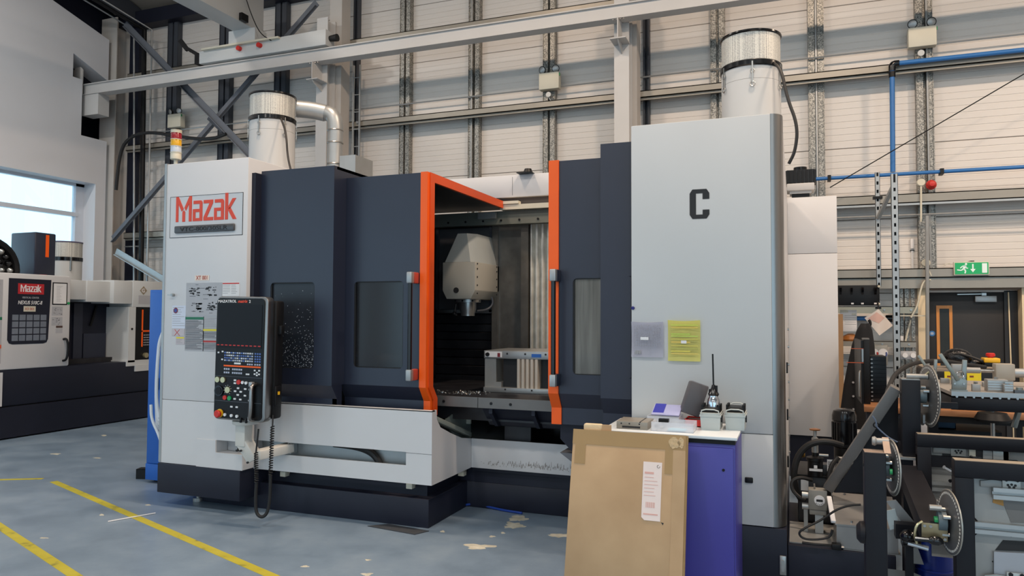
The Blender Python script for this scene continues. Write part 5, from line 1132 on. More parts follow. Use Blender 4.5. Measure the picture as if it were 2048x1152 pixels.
MB().tube([(-0.15, 10.34, 3.49), (9, 10.34, 3.49)], 0.024, 12).build('pipe_run', pipe_blue_m, pl)
for x in (0.44, 1.72): MB().box(x-0.02, x+0.02, 10.30, 10.44, 3.455, 3.525).build('pipe_clip', black_m, pl)
c = at(1750, 637, y=10.5); pipe('air_pipe', [(0.3, 10.5, c.z), (1.25, 10.5, c.z)], 0.03, 'short blue pipe low on the wall behind the tilted paper')
MB().cyl((1.09, 10.5, c.z), (1.2, 10.5, c.z), 0.045, n=12).build('pipe_coupling', gloss_black_m, bpy.data.objects['air_pipe.002'])
so = thing('alarm_sounder', 'red round alarm sounder on the wall right of the dropping pipe', 'alarm', (1.68, 10.45, 3.4)); c = at(1863, 369, y=10.4)
MB().lathe([(0.06, 0), (0.06, 0.04), (0.045, 0.05)], (c.x, 10.45, c.z), (0, -1, 0), 20).build('base', red_m, so); MB().lathe([(0.045, 0), (0.05, 0.03), (0.03, 0.06), (0.008, 0.065)], (c.x, 10.40, c.z), (0, -1, 0), 18).build('dome', red_m, so)
for k in range(8): MB().box(c.x+0.05*math.cos(k*PI/4)-.004, c.x+0.05*math.cos(k*PI/4)+.004, 10.395, 10.41, c.z+0.05*math.sin(k*PI/4)-.01, c.z+0.05*math.sin(k*PI/4)+.01).build('rib', red_m, so)
for px, py, lab, nm in ((1842, 365, 'white round junction box on the wall just left of the red sounder', 'junction_box'), (1852, 526, 'white round junction box on the wall above the door frame, left of the exit sign', 'junction_box')):
    c = at(px, py, y=10.4); t = thing(nm, lab, 'box', (c.x, 10.4, c.z)); MB().lathe([(0.05, 0), (0.05, 0.04), (0.042, 0.05)], (c.x, 10.43, c.z), (0, -1, 0), 18).build('cover', cream_m, t)
    MB().tube([(c.x, 10.40, c.z-0.04), (c.x+0.03, 10.42, c.z-0.1), (c.x+0.06, 10.43, c.z-0.16)] if py > 400 else [(c.x, 10.40, c.z-0.04), (c.x-0.01, 10.38, c.z-0.5)], 0.012, 8).build('cable', cream_m, t)
c = at(1824, 490, y=10.7); t = thing('wall_trunking', 'thin white plastic trunking with a switch on the wall left of the door', 'trunking', (c.x, 10.7, c.z))
MB().box(c.x-0.02, c.x+0.02, 10.67, 10.7, c.z-0.05, c.z+0.08, 0.004).build('switch_box', paper_m, t); MB().box(c.x-0.012, c.x+0.012, 10.685, 10.7, c.z-0.35, c.z-0.06).build('trunk', paper_m, t); MB().box(c.x-0.025, c.x+0.025, 10.68, 10.7, c.z-0.075, c.z-0.065).build('clip', ink_m, t)
cbw = [at(x, y, y=10.35) for x, y in ((1862, 560), (1850, 560), (1842, 575), (1836, 610), (1822, 635))]
tag(MB().tube(cbw, 0.011, 8, 2).build('white_cable', cream_m), 'white cable looping down beside the left jamb of the dark door', 'cable')

# perforated strut posts
def strut(px, ztop, zbot, y, label, w_=0.055, name='strut_post'):
    p = at(px, 500, y=y); t = thing(name, label, 'post', (p.x, y, zbot)); h = w_/2; n = int((ztop-zbot)/0.1)
    mb = MB().box(p.x-h, p.x-h+0.004, y, y+0.05, zbot, ztop).box(p.x+h-0.004, p.x+h, y, y+0.05, zbot, ztop)
    mb.box(p.x-h, p.x-0.011, y, y+0.004, zbot, ztop).box(p.x+0.011, p.x+h, y, y+0.004, zbot, ztop)
    for k in range(n): mb.box(p.x-0.011, p.x+0.011, y, y+0.004, zbot+k*0.1+0.04, zbot+(k+1)*0.1)
    mb.build('channel', plain_galv_m, t); MB().box(p.x-h+0.004, p.x+h-0.004, y+0.03, y+0.034, zbot, ztop).build('channel_back', black_m, t)
    return t, p.x
t1, xa = strut(1757, 3.40, 2.05, 9.6, 'short perforated strut post left of the tall one, holding the black tool rail', 0.05)
t2, xb = strut(1791, 3.30, 0.0, 9.2, 'tall perforated strut post in front of the wall racks', 0.07)
MB().bar((xa, 9.58, 2.85), (xb, 9.3, 3.18), 0.04, 0.03).build('brace', plain_galv_m, t2)
MB().box(xa-0.05, xa+0.05, 9.58, 9.66, 3.08, 3.11).build('clamp', black_m, t1)

# tool rail with hooks, rack shelves, channels stored upright
tr = thing('tool_rail', 'black tool holder panel with white tags, hung on the strut post above the papers', 'rack', (0.7, 9.55, 1.82))
a = at(1679, 571, y=9.58); b_ = at(1759, 611, y=9.58)
MB().box(a.x-0.1, b_.x, 9.56, 9.59, b_.z, a.z, 0.003).build('panel', black_m, tr)
for px in (1681, 1703, 1725, 1751):
    p = at(px, 579, y=9.55); MB().prism([(9.56, p.z+0.03), (9.52, p.z+0.02), (9.53, p.z-0.02), (9.56, p.z-0.06)], 'x', p.x-0.012, p.x+0.012).build('holder', gloss_black_m, tr)
for px in (1705, 1725, 1751):
    p = at(px, 607, y=9.55); MB().box(p.x-0.014, p.x+0.014, 9.557, 9.56, p.z-0.009, p.z+0.009).build('white_tag', paper_m, tr)
for py in (573, 608):
    p = at(1758, py, y=9.53); MB().lathe([(0.015, 0), (0.015, 0.01), (0.008, 0.016)], (p.x, 9.555, p.z), (0, -1, 0), 12).build('clamp_knob', cream_m, tr)
rk_m = mat('rack_grey_green', (150, 156, 148), 0.5, var=0.05)
for (pa, pb, lab) in ((((1676, 613), (1836, 627)), None, 'upper grey wall rail behind the tool rack and tall strut post'), (((1686, 681), (1832, 695)), None, 'lower pale wall rail under the tilted paper')):
    a = at(*pa[0], y=10.4); b_ = at(*pa[1], y=10.4)
    t = thing('wall_rail', lab, 'rail', ((a.x+b_.x)/2, 10.4, b_.z)); MB().box(a.x-0.3, b_.x, 10.38, 10.39, b_.z, a.z).box(a.x-0.3, b_.x, 10.38, 10.55, a.z-0.008, a.z).build('rail_section', rk_m if 'upper' in lab else girt_m, t)
    for k in range(2): MB().cyl((b_.x-0.08-0.3*k, 10.38, (a.z+b_.z)/2), (b_.x-0.08-0.3*k, 10.372, (a.z+b_.z)/2), 0.012, n=8).build('bolt', steel_m, t)
    if 'upper' in lab: MB().box(b_.x-0.28, b_.x+0.1, 10.36, 10.39, b_.z-0.035, b_.z-0.022).build('strap', cream_m, t)
for k, (px0, px1) in enumerate(((1800, 1808), (1809, 1819), (1822, 1831))):
    a = at(px0, 577, y=10.55); b_ = at(px1, 700, y=10.55)
    t = thing('metal_channel', ('left', 'middle', 'right')[k]+' of the three galvanised channels standing upright left of the door', 'channel', ((a.x+b_.x)/2, 10.57, 0.0), 'upright galvanised channels')
    MB().box(a.x, b_.x, 10.55, 10.556, 0, a.z).box(a.x, a.x+0.005, 10.555, 10.60, 0, a.z).box(b_.x-0.005, b_.x, 10.555, 10.60, 0, a.z).build('channel_section', galv_m, t)
a = at(1821, 640, y=10.5); b_ = at(1811, 682, y=10.5); tag(MB().tube([a, b_], 0.012, 6).build('white_rod', cream_m), 'slanting pale rod leaning against the upright galvanised channels', 'rod')
a = at(1804, 677, y=10.5); tag(MB().box(a.x-0.02, a.x+0.02, 10.52, 10.549, a.z-0.03, a.z+0.03, 0.004).build('wall_switch', paper_m), 'small white switch box on the leftmost upright galvanised channel', 'switch')
a = at(1800, 702, y=10.3); b_ = at(1832, 719, y=10.3)
t = thing('socket_box', 'clear twin socket box on the wall right of the tall strut post', 'socket', (a.x+0.1, 10.35, b_.z))
MB().box(a.x, b_.x, 10.28, 10.35, b_.z, a.z, 0.006).build('box', lab_grey, t)
for dx in (0.05, 0.14): MB().cyl((a.x+dx, 10.28, (a.z+b_.z)/2), (a.x+dx, 10.25, (a.z+b_.z)/2), 0.03, n=14).build('outlet', paper_m, t)
t = thing('socket_box', 'pale triple socket panel with red and blue outlets behind the black drawer tower', 'socket', (0.75, 10.3, 1.15)); a = at(1728, 690, y=10.4); b_ = at(1775, 730, y=10.4)
MB().box(a.x, b_.x, 10.36, 10.45, b_.z, a.z, 0.005).build('panel', girt_m, t)
for px, m_ in ((1748, red_m), (1766, mat('socket_blue', (70, 84, 140), 0.4))):
    p = at(px, 706, y=10.36); MB().cyl((p.x, 10.36, p.z), (p.x, 10.35, p.z), 0.055, n=20).build('socket_plate', paper_m, t); MB().torus((p.x, 10.345, p.z-0.01), (0, 1, 0), 0.04, 0.009, 16, 6, 0.2, 2.9).build('socket_ring', m_, t)
# papers
tp = thing('paper_sheet', 'white sheet with pink print, hung turned diagonally in front of the wall', 'paper', (0.85, 9.4, 1.6))
q = [at(px, py, y=9.45) for px, py in ((1757, 618), (1786, 651), (1759, 671), (1729, 636))]
mb = MB(); mb._geo([(p.x, p.y-0.0, p.z) for p in q]+[(p.x, p.y+0.004, p.z) for p in q], [(0, 1, 2, 3), (7, 6, 5, 4), (0, 4, 5, 1), (1, 5, 6, 2), (2, 6, 7, 3), (3, 7, 4, 0)]); mb.build('sheet', mat('sheet_warm', (222, 212, 204), 0.7, var=0.02), tp)
c = sum(q, Vector((0, 0, 0)))/4; pink = mat('pink_print', (216, 178, 166), 0.7); qq = [q[0].lerp(q[3], .15).lerp(c, .15), q[0].lerp(q[1], .5).lerp(c, .15), c.lerp(q[2], .1), q[3].lerp(c, .2)]
mb = MB(); mb._geo([(p.x, p.y-0.002, p.z) for p in qq], [(0, 1, 2, 3)]); mb.build('print_block', pink, tp)
MB().tube([(q[0].x, 9.5, q[0].z+0.08), (q[0].x, 9.452, q[0].z)], 0.008, 6).box(q[0].x-0.03, q[0].x+0.03, 9.455, 9.5, q[0].z+0.0, q[0].z+0.03).build('hanger', black_m, tp)
sp = thing('paper_stack', 'pile of white forms in a clear pocket beside the rear cabinet edge', 'papers', (0.6, 9.7, 1.4)); a = at(1680, 620, y=9.7); b_ = at(1714, 663, y=9.7)
MB().box(a.x, b_.x, 9.69, 9.72, b_.z, a.z, 0.003).build('pocket', paper_m, sp)
for k in range(5): MB().box(a.x+0.05, b_.x-0.005, 9.688, 9.69, a.z-0.07-k*0.025, a.z-0.067-k*0.025).build('ruled_line', paper2_m, sp)
MB().box(a.x, a.x+0.09, 9.683, 9.69, a.z-0.03, a.z-0.005).box(a.x+0.13, b_.x-0.01, 9.683, 9.69, a.z-0.06, a.z-0.04).build('glossy_fold', cream_m, sp)
a = at(1682, 668, y=9.7); tag(MB().lathe([(0.09, 0), (0.10, 0.02), (0.085, 0.06), (0.03, 0.09)], (a.x+0.11, 9.78, a.z-0.085), n=18).build('tape_roll', mat('amber_brown', (170, 104, 44), 0.4, var=0.15)), 'amber roll under the paper pile on the lower wall rail', 'roll')
MB().box(at(1678, 800, y=9.6).x-0.02, at(1688, 800, y=9.6).x, 9.6, 9.7, 0, 1.72).build('board', mat('brown_board', (164, 128, 92), 0.7), tag(thing('timber_board', 'x', 'board', (0.5, 9.6, 0)), 'brown timber board upright beside the white rear cabinet', 'board'))
# black device on the wall behind the right cabinet top
ft = thing('roof_filter', 'black ribbed motor with grey block standing on the rear white cabinet', 'motor', (0.15, 8.6, 2.96)); p = at(1601, 385, y=8.6)
MB().box(p.x-0.09, p.x+0.09, 8.52, 8.68, 2.955, 3.05).build('foot', black_m, ft); MB().box(p.x-0.14, p.x+0.14, 8.47, 8.73, 3.05, 3.13, 0.01).box(p.x-0.11, p.x+0.11, 8.5, 8.7, 3.02, 3.05).build('block', mat('silver_block', (178, 176, 174), 0.4, var=0.03), ft)
for k in range(8): MB().box(p.x-0.15+k*0.04, p.x-0.125+k*0.04, 8.47, 8.72, 3.135, 3.27).build('fin', black_m, ft)
MB().box(p.x-0.14, p.x+0.14, 8.5, 8.7, 3.13, 3.28).cyl((p.x, 8.6, 3.28), (p.x, 8.6, 3.32), 0.07, n=16).build('motor_body', gloss_black_m, ft)
p = at(1630, 397, y=8.6); tag(MB().lathe([(0.05, 0), (0.045, 0.03), (0.02, 0.045)], (p.x, 8.8, 2.956), n=16).build('roof_vent', paper_m), 'small white cap on the rear white cabinet right of the black motor', 'cap')
tag(MB().tube([at(2048, 148, y=10.2), at(1660, 375, y=10.2)], 0.007, 6).build('stay_cable', black_m), 'thin black stay wire running down to the left across the right wall', 'wire')
tag(MB().tube([at(x, y, y=9.97) for x, y in ((232, 380), (240, 300), (262, 272), (300, 263), (360, 274), (420, 280), (452, 268))], 0.03, 8, 2).build('black_cable', blackrub_m), 'thick black cable looping across the left corner behind the signal tower', 'cable')
for px0, px1, r_, m_, lab in ((289, 282, 0.045, black_m, 'thick black cable bundle running down the left corner'), (268, 268, 0.018, plain_galv_m, 'thin silver conduit running down the left corner, left of the black cables'), (304, 294, 0.018, plain_galv_m, 'thin silver conduit running down the left corner, right of the black cables')):
    a = at(px0, 60, y=10.3); b_ = at(px1, 560, y=10.3); a2 = Vector((a.x-0.75, a.y-2.2, a.z+0.75))
    tag(MB().tube([a2, a, b_, (b_.x, b_.y, 0.0)], r_, 10).build('vertical_conduit', m_), lab, 'conduit')

# ------------------------------------------------------------------ workbench and what stands on it
wb = thing('workbench', 'wooden-topped workbench behind the black jig frames', 'bench', (1.1, 7.6, 0))
Mr = Matrix.Translation((0.56, 7.13, 0)) @ Matrix.Rotation(math.radians(-4), 4, 'Z')
def rb_(mb): return mb.xf(Mr)
rb_(MB().box(0, 1.35, 0, 0.9, 0.855, 0.905, 0.004)).build('top', wood_m, wb)
rb_(MB().box(0.02, 0.50, 0.03, 0.85, 0.0, 0.855, 0.003)).build('drawer_pedestal', navy_base_m, wb)
rb_(MB().box(0.50, 1.3, 0.03, 0.06, 0.80, 0.855)).build('apron', black_m, wb)
for x in (1.24,): rb_(MB().box(x, x+0.05, 0.05, 0.10, 0, 0.855)).build('leg', black_m, wb); rb_(MB().box(x, x+0.05, 0.8, 0.85, 0, 0.855)).build('leg', black_m, wb)
for k in range(4): rb_(MB().box(0.04, 0.48, 0.02, 0.03, 0.06+0.19*k, 0.24+0.19*k, 0.003)).build('drawer', frame_m, wb)
dt = thing('drawer_tower', 'black tower of small drawers on the left end of the workbench', 'drawers', (0.72, 7.6, 0.905))
a = at(1740, 712, y=7.5); b_ = at(1774, 800, y=7.5); MB().box(a.x, b_.x, 7.5, 7.8, 0.905, a.z, 0.003).build('carcass', black_m, dt)
n = 11; hz = (a.z-0.915)/n
for k in range(n):
    MB().box(a.x+0.006, b_.x-0.004, 7.492, 7.5, 0.91+k*hz+0.002, 0.91+(k+1)*hz-0.002).build('drawer', gloss_black_m, dt)
    MB().box(a.x+0.004, a.x+0.02, 7.484, 7.492, 0.91+k*hz+0.008, 0.91+k*hz+0.02).build('drawer_pull', steel_m, dt)
bb = thing('black_case', 'upright black case with grey top and orange trim lines beside the drawer tower', 'case', (0.62, 7.4, 0.905))
a = at(1713, 678, y=7.45); b_ = at(1738, 800, y=7.45); xm = at(1727, 700, y=7.3).x
MB().box(xm, b_.x, 7.3, 7.42, 0.905, a.z, 0.004).build('case_front', black_m, bb); MB().box(xm-0.02, xm, 7.31, 8.1, 0.905, a.z-0.01).build('case_side', black_m, bb)
MB().box(xm-0.015, xm+0.0, 7.305, 7.309, 1.28, a.z-0.08).build('metal_edge', steel_m, bb); MB().box(xm-0.005, b_.x-0.003, 7.298, 7.42, a.z, a.z+0.012).build('case_top', mat('case_top_grey', (110, 108, 106), 0.5), bb)
MB().box(xm-0.1, xm-0.0, 7.303, 7.31, a.z-0.085, a.z-0.08).box(xm-0.14, xm, 7.303, 7.31, 1.27, 1.276).build('orange_trim', mat('trim_orange', (180, 80, 40), 0.5), bb)
MB().tube([(xm-0.03, 7.3, 1.20), (xm-0.04, 7.27, 1.18), (xm-0.04, 7.27, 0.98), (xm-0.03, 7.3, 0.96)], 0.008, 8, 1).build('case_handle', steel_m, bb)
co = thing('black_coat', 'black coat hanging in the gap between the rear cabinet and the workbench', 'coat', (0.55, 8.3, 0.5))
ring = []
mb = MB(); prof = [(1.62, .04, .03), (1.55, .07, .04), (1.4, .10, .05), (1.2, .125, .06), (1.0, .145, .065), (0.7, .16, .07), (0.55, .165, .07)]; cx = at(1716, 750, y=8.3).x
vs = []; nn = 18
for z, rx, ry in prof:
    for i in range(nn):
        a_ = 2*PI*i/nn; k = 1+0.10*math.sin(5*a_+z*3); vs.append((cx+0.10*(z-1.05)+0.02+rx*k*math.cos(a_), 8.30+ry*k*math.sin(a_), z))
fs = [(j*nn+i, j*nn+(i+1) % nn, (j+1)*nn+(i+1) % nn, (j+1)*nn+i) for j in range(len(prof)-1) for i in range(nn)]+[tuple(range(nn))[::-1]]
mb._geo(vs, fs); bmesh.ops.recalc_face_normals(mb.bm, faces=mb.bm.faces[:]); mb.build('coat_body', mat('black_cloth', (20, 20, 24), 0.85, var=0.1), co, ang=80)
MB().torus((cx+0.07, 8.3, 1.62), (0, 1, 0), 0.05, 0.016, 14, 6, 0, PI).build('collar_loop', mat('black_cloth', (20, 20, 24), 0.85), co)
for z in (1.02, 0.88, 0.75): MB().cyl((cx-0.05, 8.245, z), (cx-0.05, 8.235, z), 0.011, n=8).build('button', lab_grey, co)
for px, py, col, lab, px1 in ((1751, 800, (236, 130, 150), 'pink paper slip on the workbench edge', 1768), (1856, 805, (92, 200, 92), 'green paper slip on the workbench edge, right of the pink one', 1885)):
    a = at(px, py, z=0.91); b_ = at(px1, py+4, z=0.91); tag(MB().obox(((a.x+b_.x)/2, (a.y+b_.y)/2+0.05, 0.909), (abs(b_.x-a.x)+0.05, 0.16, 0.004), Euler((0, 0, -0.05))).build('paper_slip', mat('slip_'+('pink' if col[0] > 200 else 'green'), col, 0.6)), lab, 'paper')
bk = thing('black_cabinet', 'low black machine housing with yellow warning labels, behind the grey jig table', 'housing', (1.4, 7.6, 0.905))
a = at(1853, 740, y=7.35); b_ = at(2026, 768, y=7.35)
MB().box(a.x, b_.x, 7.35, 7.95, 0.905, a.z-0.01, 0.012).build('housing_body', black_m, bk); MB().box(a.x+0.01, b_.x-0.03, 7.36, 7.94, a.z-0.01, a.z+0.008).build('housing_top', mat('dusty_grey_top', (128, 118, 108), 0.6, var=0.08), bk)
for px0, px1 in ((1889, 1905), (1934, 1963)):
    p = at(px0, 743, y=7.34); q_ = at(px1, 766, y=7.34); s_ = MB().box(p.x, q_.x, 7.344, 7.35, q_.z, p.z).build('yellow_label', mat('label_bright_yellow', (222, 200, 30), 0.5), bk)
    MB().box(p.x+0.02, p.x+0.05, 7.343, 7.344, p.z-0.05, p.z-0.035).build('label_print', mat('label_print_red', (120, 50, 30), 0.5), s_)
eb = thing('emergency_stop_box', 'yellow box with a red mushroom button on the black housing, before the dark door', 'button box', (1.6, 7.55, 1.3)); p = at(1969, 716, y=7.5); q_ = at(2000, 726, y=7.5); r_ = at(1984, 735, y=7.5)
MB().box(p.x, q_.x, 7.5, 7.62, r_.z+0.01, q_.z, 0.004).build('box_base', black_m, eb); MB().box(p.x-0.004, q_.x+0.004, 7.495, 7.625, q_.z, p.z, 0.008).build('box_top', yellow_m, eb)
MB().lathe([(0.022, 0), (0.022, 0.012), (0.036, 0.014), (0.036, 0.035), (0.028, 0.042)], ((p.x+q_.x)/2, 7.56, p.z), n=20).build('mushroom_button', red_m, eb)
gl = thing('cable_bundle', 'shiny black bagged cable coil lying on the black housing beside the yellow box', 'cable', (1.3, 7.55, 1.26)); p = at(1916, 716, y=7.55)
MB().ball((p.x, 7.6, p.z), 0.10, 16, (1.2, 0.9, 0.85)).ball((p.x+0.12, 7.62, p.z-0.045), 0.055, 12, (1.6, 0.8, 0.7)).build('bag', mat('black_bag', (12, 13, 17), 0.22, bump=0.8, bscale=30), gl)
MB().tube([(p.x-0.09, 7.58, p.z-0.05), (p.x-0.03, 7.52, p.z+0.05), (p.x+0.08, 7.52, p.z+0.02), (p.x+0.2, 7.52, p.z-0.03), (p.x+0.19, 7.53, p.z-0.03)], 0.012, 8, 3).build('cable', blackrub_m, gl)
# under the bench: blue bin, white shelf, stool
a = at(1867, 828, y=7.5); b_ = at(1912, 858, y=7.5); bn = thing('storage_bin', 'teal blue plastic bin on a shelf under the workbench', 'bin', ((a.x+b_.x)/2, 7.6, b_.z))
open_box(MB(), a.x, b_.x, 7.5, 7.8, b_.z, a.z, 0.006).build('bin_shell', mat('teal_blue', (20, 74, 112), 0.45), bn); MB().box(a.x-0.006, b_.x+0.006, 7.492, 7.5, a.z-0.02, a.z).build('rim', mat('teal_blue', (20, 74, 112), 0.45), bn)
sh_ = thing('low_shelf', 'low dark shelf under the workbench carrying the teal bin', 'shelf', (1.2, 7.7, 0)); MB().box(a.x-0.01, a.x+0.50, 7.42, 7.9, b_.z-0.03, b_.z-0.002).build('board', black_m, sh_)
for x in (a.x, a.x+0.46): MB().box(x, x+0.03, 7.45, 7.85, 0, b_.z-0.03).build('leg', black_m, sh_)
a = at(1830, 838, y=6.6); b_ = at(1868, 868, y=6.6); wbx = thing('white_box', 'pale grey open box on the floor behind the rear jig post', 'box', ((a.x+b_.x)/2, 6.7, 0)); MB().box(a.x, b_.x, 6.6, 6.9, 0, b_.z+0.1, 0.004).build('box_body', lab_grey, wbx); MB().box(a.x, a.x+0.06, 6.6, 6.9, b_.z+0.1, a.z+0.08).build('box_side', grey_white_m, wbx)
stl = thing('work_stool', 'black round stool with chrome stem under the jig table', 'stool', (1.35, 6.9, 0)); p = at(1985, 838, y=6.9)
MB().lathe([(0.12, 0), (0.13, 0.02), (0.10, 0.07)], (p.x, 6.9, p.z-0.02), n=20).build('seat', black_m, stl); MB().cyl((p.x, 6.9, 0.1), (p.x, 6.9, p.z-0.02), 0.016, n=10).build('stem', steel_m, stl)
for k in range(5): MB().bar((p.x, 6.9, 0.10), (p.x+0.22*math.cos(k*1.257), 6.9+0.22*math.sin(k*1.257), 0.03), 0.03, 0.02).build('leg', black_m, stl); MB().ball((p.x+0.22*math.cos(k*1.257), 6.9+0.22*math.sin(k*1.257), 0.025), 0.025, 8).build('caster', black_m, stl)
# ------------------------------------------------------------------ welding jig frames with index discs (right foreground)
disc_m = mat('index_disc_steel', (112, 112, 112), 0.38, metal=0.6, var=0.12, scale=18)
disc_edge = mat('disc_edge_bright', (178, 174, 164), 0.35, metal=0.7, var=0.05)
def index_disc(par, c, r, hub=True):
    c = Vector(c); RZ = Matrix.Translation(c) @ Matrix.Rotation(math.radians(10), 4, 'Z') @ Matrix.Translation(-c)
    d = MB().lathe([(r-0.003, 0), (r, 0.001), (r, 0.009), (r-0.003, 0.010)], c, (1, 0, 0), 40).xf(RZ).build('index_disc', disc_m, par)
    mb = MB()
    for k in range(48):
        a_ = 2*PI*k/48; p = c+Vector((0, math.cos(a_)*(r-0.016), math.sin(a_)*(r-0.016)))
        mb.cyl(p-Vector((0.0008, 0, 0)), p+Vector((0.0108, 0, 0)), 0.0062, n=6)
    o = mb.xf(RZ).build('index_holes', mat('hole_light_pale', (196, 194, 188), 0.6, var=0.0), d); o['kind'] = 'stuff'  # light seen through the holes painted on as pale plugs
    MB().torus(c+Vector((0.005, 0, 0)), (1, 0, 0), r, 0.0028, 40, 6).xf(RZ).build('disc_rim', disc_edge, d)
    if hub:
        MB().lathe([(0.045, 0), (0.045, 0.035), (0.03, 0.04)], c-Vector((0.045, 0, 0)), (1, 0, 0), 18).build('hub', mat('hub_blue_grey', (84, 98, 104), 0.45), d)
        for a_ in (0.9, 2.6, 4.4): MB().cyl(c+Vector((-0.03, 0.06*math.cos(a_), 0.06*math.sin(a_))), c+Vector((0, 0.06*math.cos(a_), 0.06*math.sin(a_))), 0.009, n=6).build('bolt', steel_m, d)
    return d
# rear jig: post, brace, head disc, tilted table
rj = thing('jig_tower', 'tall black steel jig post with a long diagonal brace, behind the nearest post', 'jig', (0.63, 5.05, 0.24))
MB().box(0.60, 0.70, 5.0, 5.1, 0.845, 1.305, 0.004).build('post', frame_m, rj)
MB().box(0.602, 0.698, 5.002, 5.098, 1.305, 1.311).build('post_cap', dullsteel_m, rj)
MB().cyl((0.6, 5.05, 1.22), (0.597, 5.05, 1.22), 0.014, n=12).build('bore', ink_m, rj)
a = at(1792, 775, y=5.12); b_ = at(1656, 978, y=5.36)
MB().bar(a, b_, 0.065, 0.05, up=(0, -1, 0), b=0.003).build('diagonal_brace', mat('worn_grey_steel', (112, 110, 108), 0.45, metal=0.3, var=0.1), rj)
g3 = [at(px, py, y=5.27) for px, py in ((1796, 790), (1796, 985), (1668, 985))]
MB().prism([(p.x, p.z) for p in g3], 'y', 5.265, 5.275).build('gusset_sheet', frame_m, rj)
MB().box(0.58, 0.80, 4.98, 5.12, 0.83, 0.845).build('foot_plate', dullsteel_m, rj)
for x in (0.77, 0.79): MB().cyl((x, 5.0, 0.845), (x, 5.0, 0.875), 0.009, n=6).build('bolt', steel_m, rj)
MB().box(0.60, 0.655, 5.0, 5.1, 0.0, 0.83).build('lower_post', frame_m, rj)
index_disc(rj, (0.745, 5.05, 1.21), 0.185)
MB().prism([(5.0, 1.05), (5.06, 1.03), (5.12, 1.05), (5.13, 1.10), (5.0, 1.10)], 'x', 0.71, 0.722).build('cam_plate', disc_m, rj)
MB().tube([(0.70, 5.05, 1.31), (0.74, 5.04, 1.34), (0.755, 5.03, 1.36), (0.76, 5.02, 1.29)], 0.007, 8, 1).build('index_lever', MATS['brass_nickel'], rj)
MB().cyl((0.63, 5.04, 1.325), (0.745, 5.04, 1.325), 0.016, n=12).build('plunger', dullsteel_m, rj)
for nm, pts, r in (('black_cable', ((1772, 800), (1778, 772), (1790, 748), (1815, 730), (1850, 722), (1890, 722), (1935, 730), (1970, 734)), 0.016),):
    pp = [at(px, py, y=5.2+0.25*k) for k, (px, py) in enumerate(pts)]; MB().tube(pp, r, 8, 3).build(nm, blackrub_m, rj)
pp = [at(px, py, y=5.06) for px, py in ((1745, 832), (1750, 838), (1753, 846), (1752, 852), (1762, 862), (1778, 876), (1795, 884))]
MB().tube(pp, 0.005, 6, 2).build('thin_cable', mat('cable_blue_grey', (96, 108, 128), 0.4), rj); MB().torus(at(1752, 850, y=5.07), (0, 1, 0), 0.015, 0.004, 16, 6).build('cable_ring', black_m, rj)
# jig table
jt = thing('jig_table', 'grey steel jig table on a black frame, carrying toggle clamps and blocks', 'table', (1.3, 5.5, 1.15))
z1 = 1.225
q = [at(1902, 784, z=z1), at(2048, 789, z=z1), at(2120, 760, z=z1), at(1850, 762, z=z1)]
MB().prism([(p.x, p.y) for p in (q[0], Vector((1.75, q[0].y-0.02, z1)), Vector((1.75, 6.2, z1)), Vector((q[3].x, 6.2, z1)), q[3])], 'z', z1-0.02, z1).build('plate', mat('jig_plate_steel', (166, 158, 150), 0.42, metal=0.4, var=0.08), jt)
e0, e1 = q[0], q[3]
MB().bar((q[0].x, q[0].y+0.03, z1-0.07), (1.75, q[0].y+0.01, z1-0.07), 0.06, 0.075, up=(0, 0, 1), b=0.003).build('frame_rail', frame_m, jt)
MB().bar((q[0].x+0.03, q[0].y+0.02, z1-0.07), (q[3].x+0.03, q[3].y, z1-0.07), 0.06, 0.075, up=(0, 0, 1), b=0.003).build('frame_rail', frame_m, jt)
MB().box(q[0].x, q[0].x+0.56, q[0].y-0.012, q[0].y+0.0, z1-0.022, z1+0.006).build('edge_strip', plain_galv_m, jt)
for k in range(9): MB().cyl((q[0].x+0.03+k*0.045, q[0].y+0.005, z1-0.026), (q[0].x+0.03+k*0.045, q[0].y-0.008, z1-0.026), 0.007, n=6).build('screw', steel_m, jt)
for x, y in ((0.88, 5.95), (1.68, 5.1), (1.68, 6.1)): MB().box(x, x+0.06, y, y+0.06, 0.0, z1-0.10).build('leg', frame_m, jt)
MB().box(0.760, 0.90, 5.03, 5.07, 1.14, 1.175).build('trunnion_stub', frame_m, jt)
cl_m = mat('clamp_blue_grey', (138, 144, 142), 0.35, metal=0.5, var=0.08)
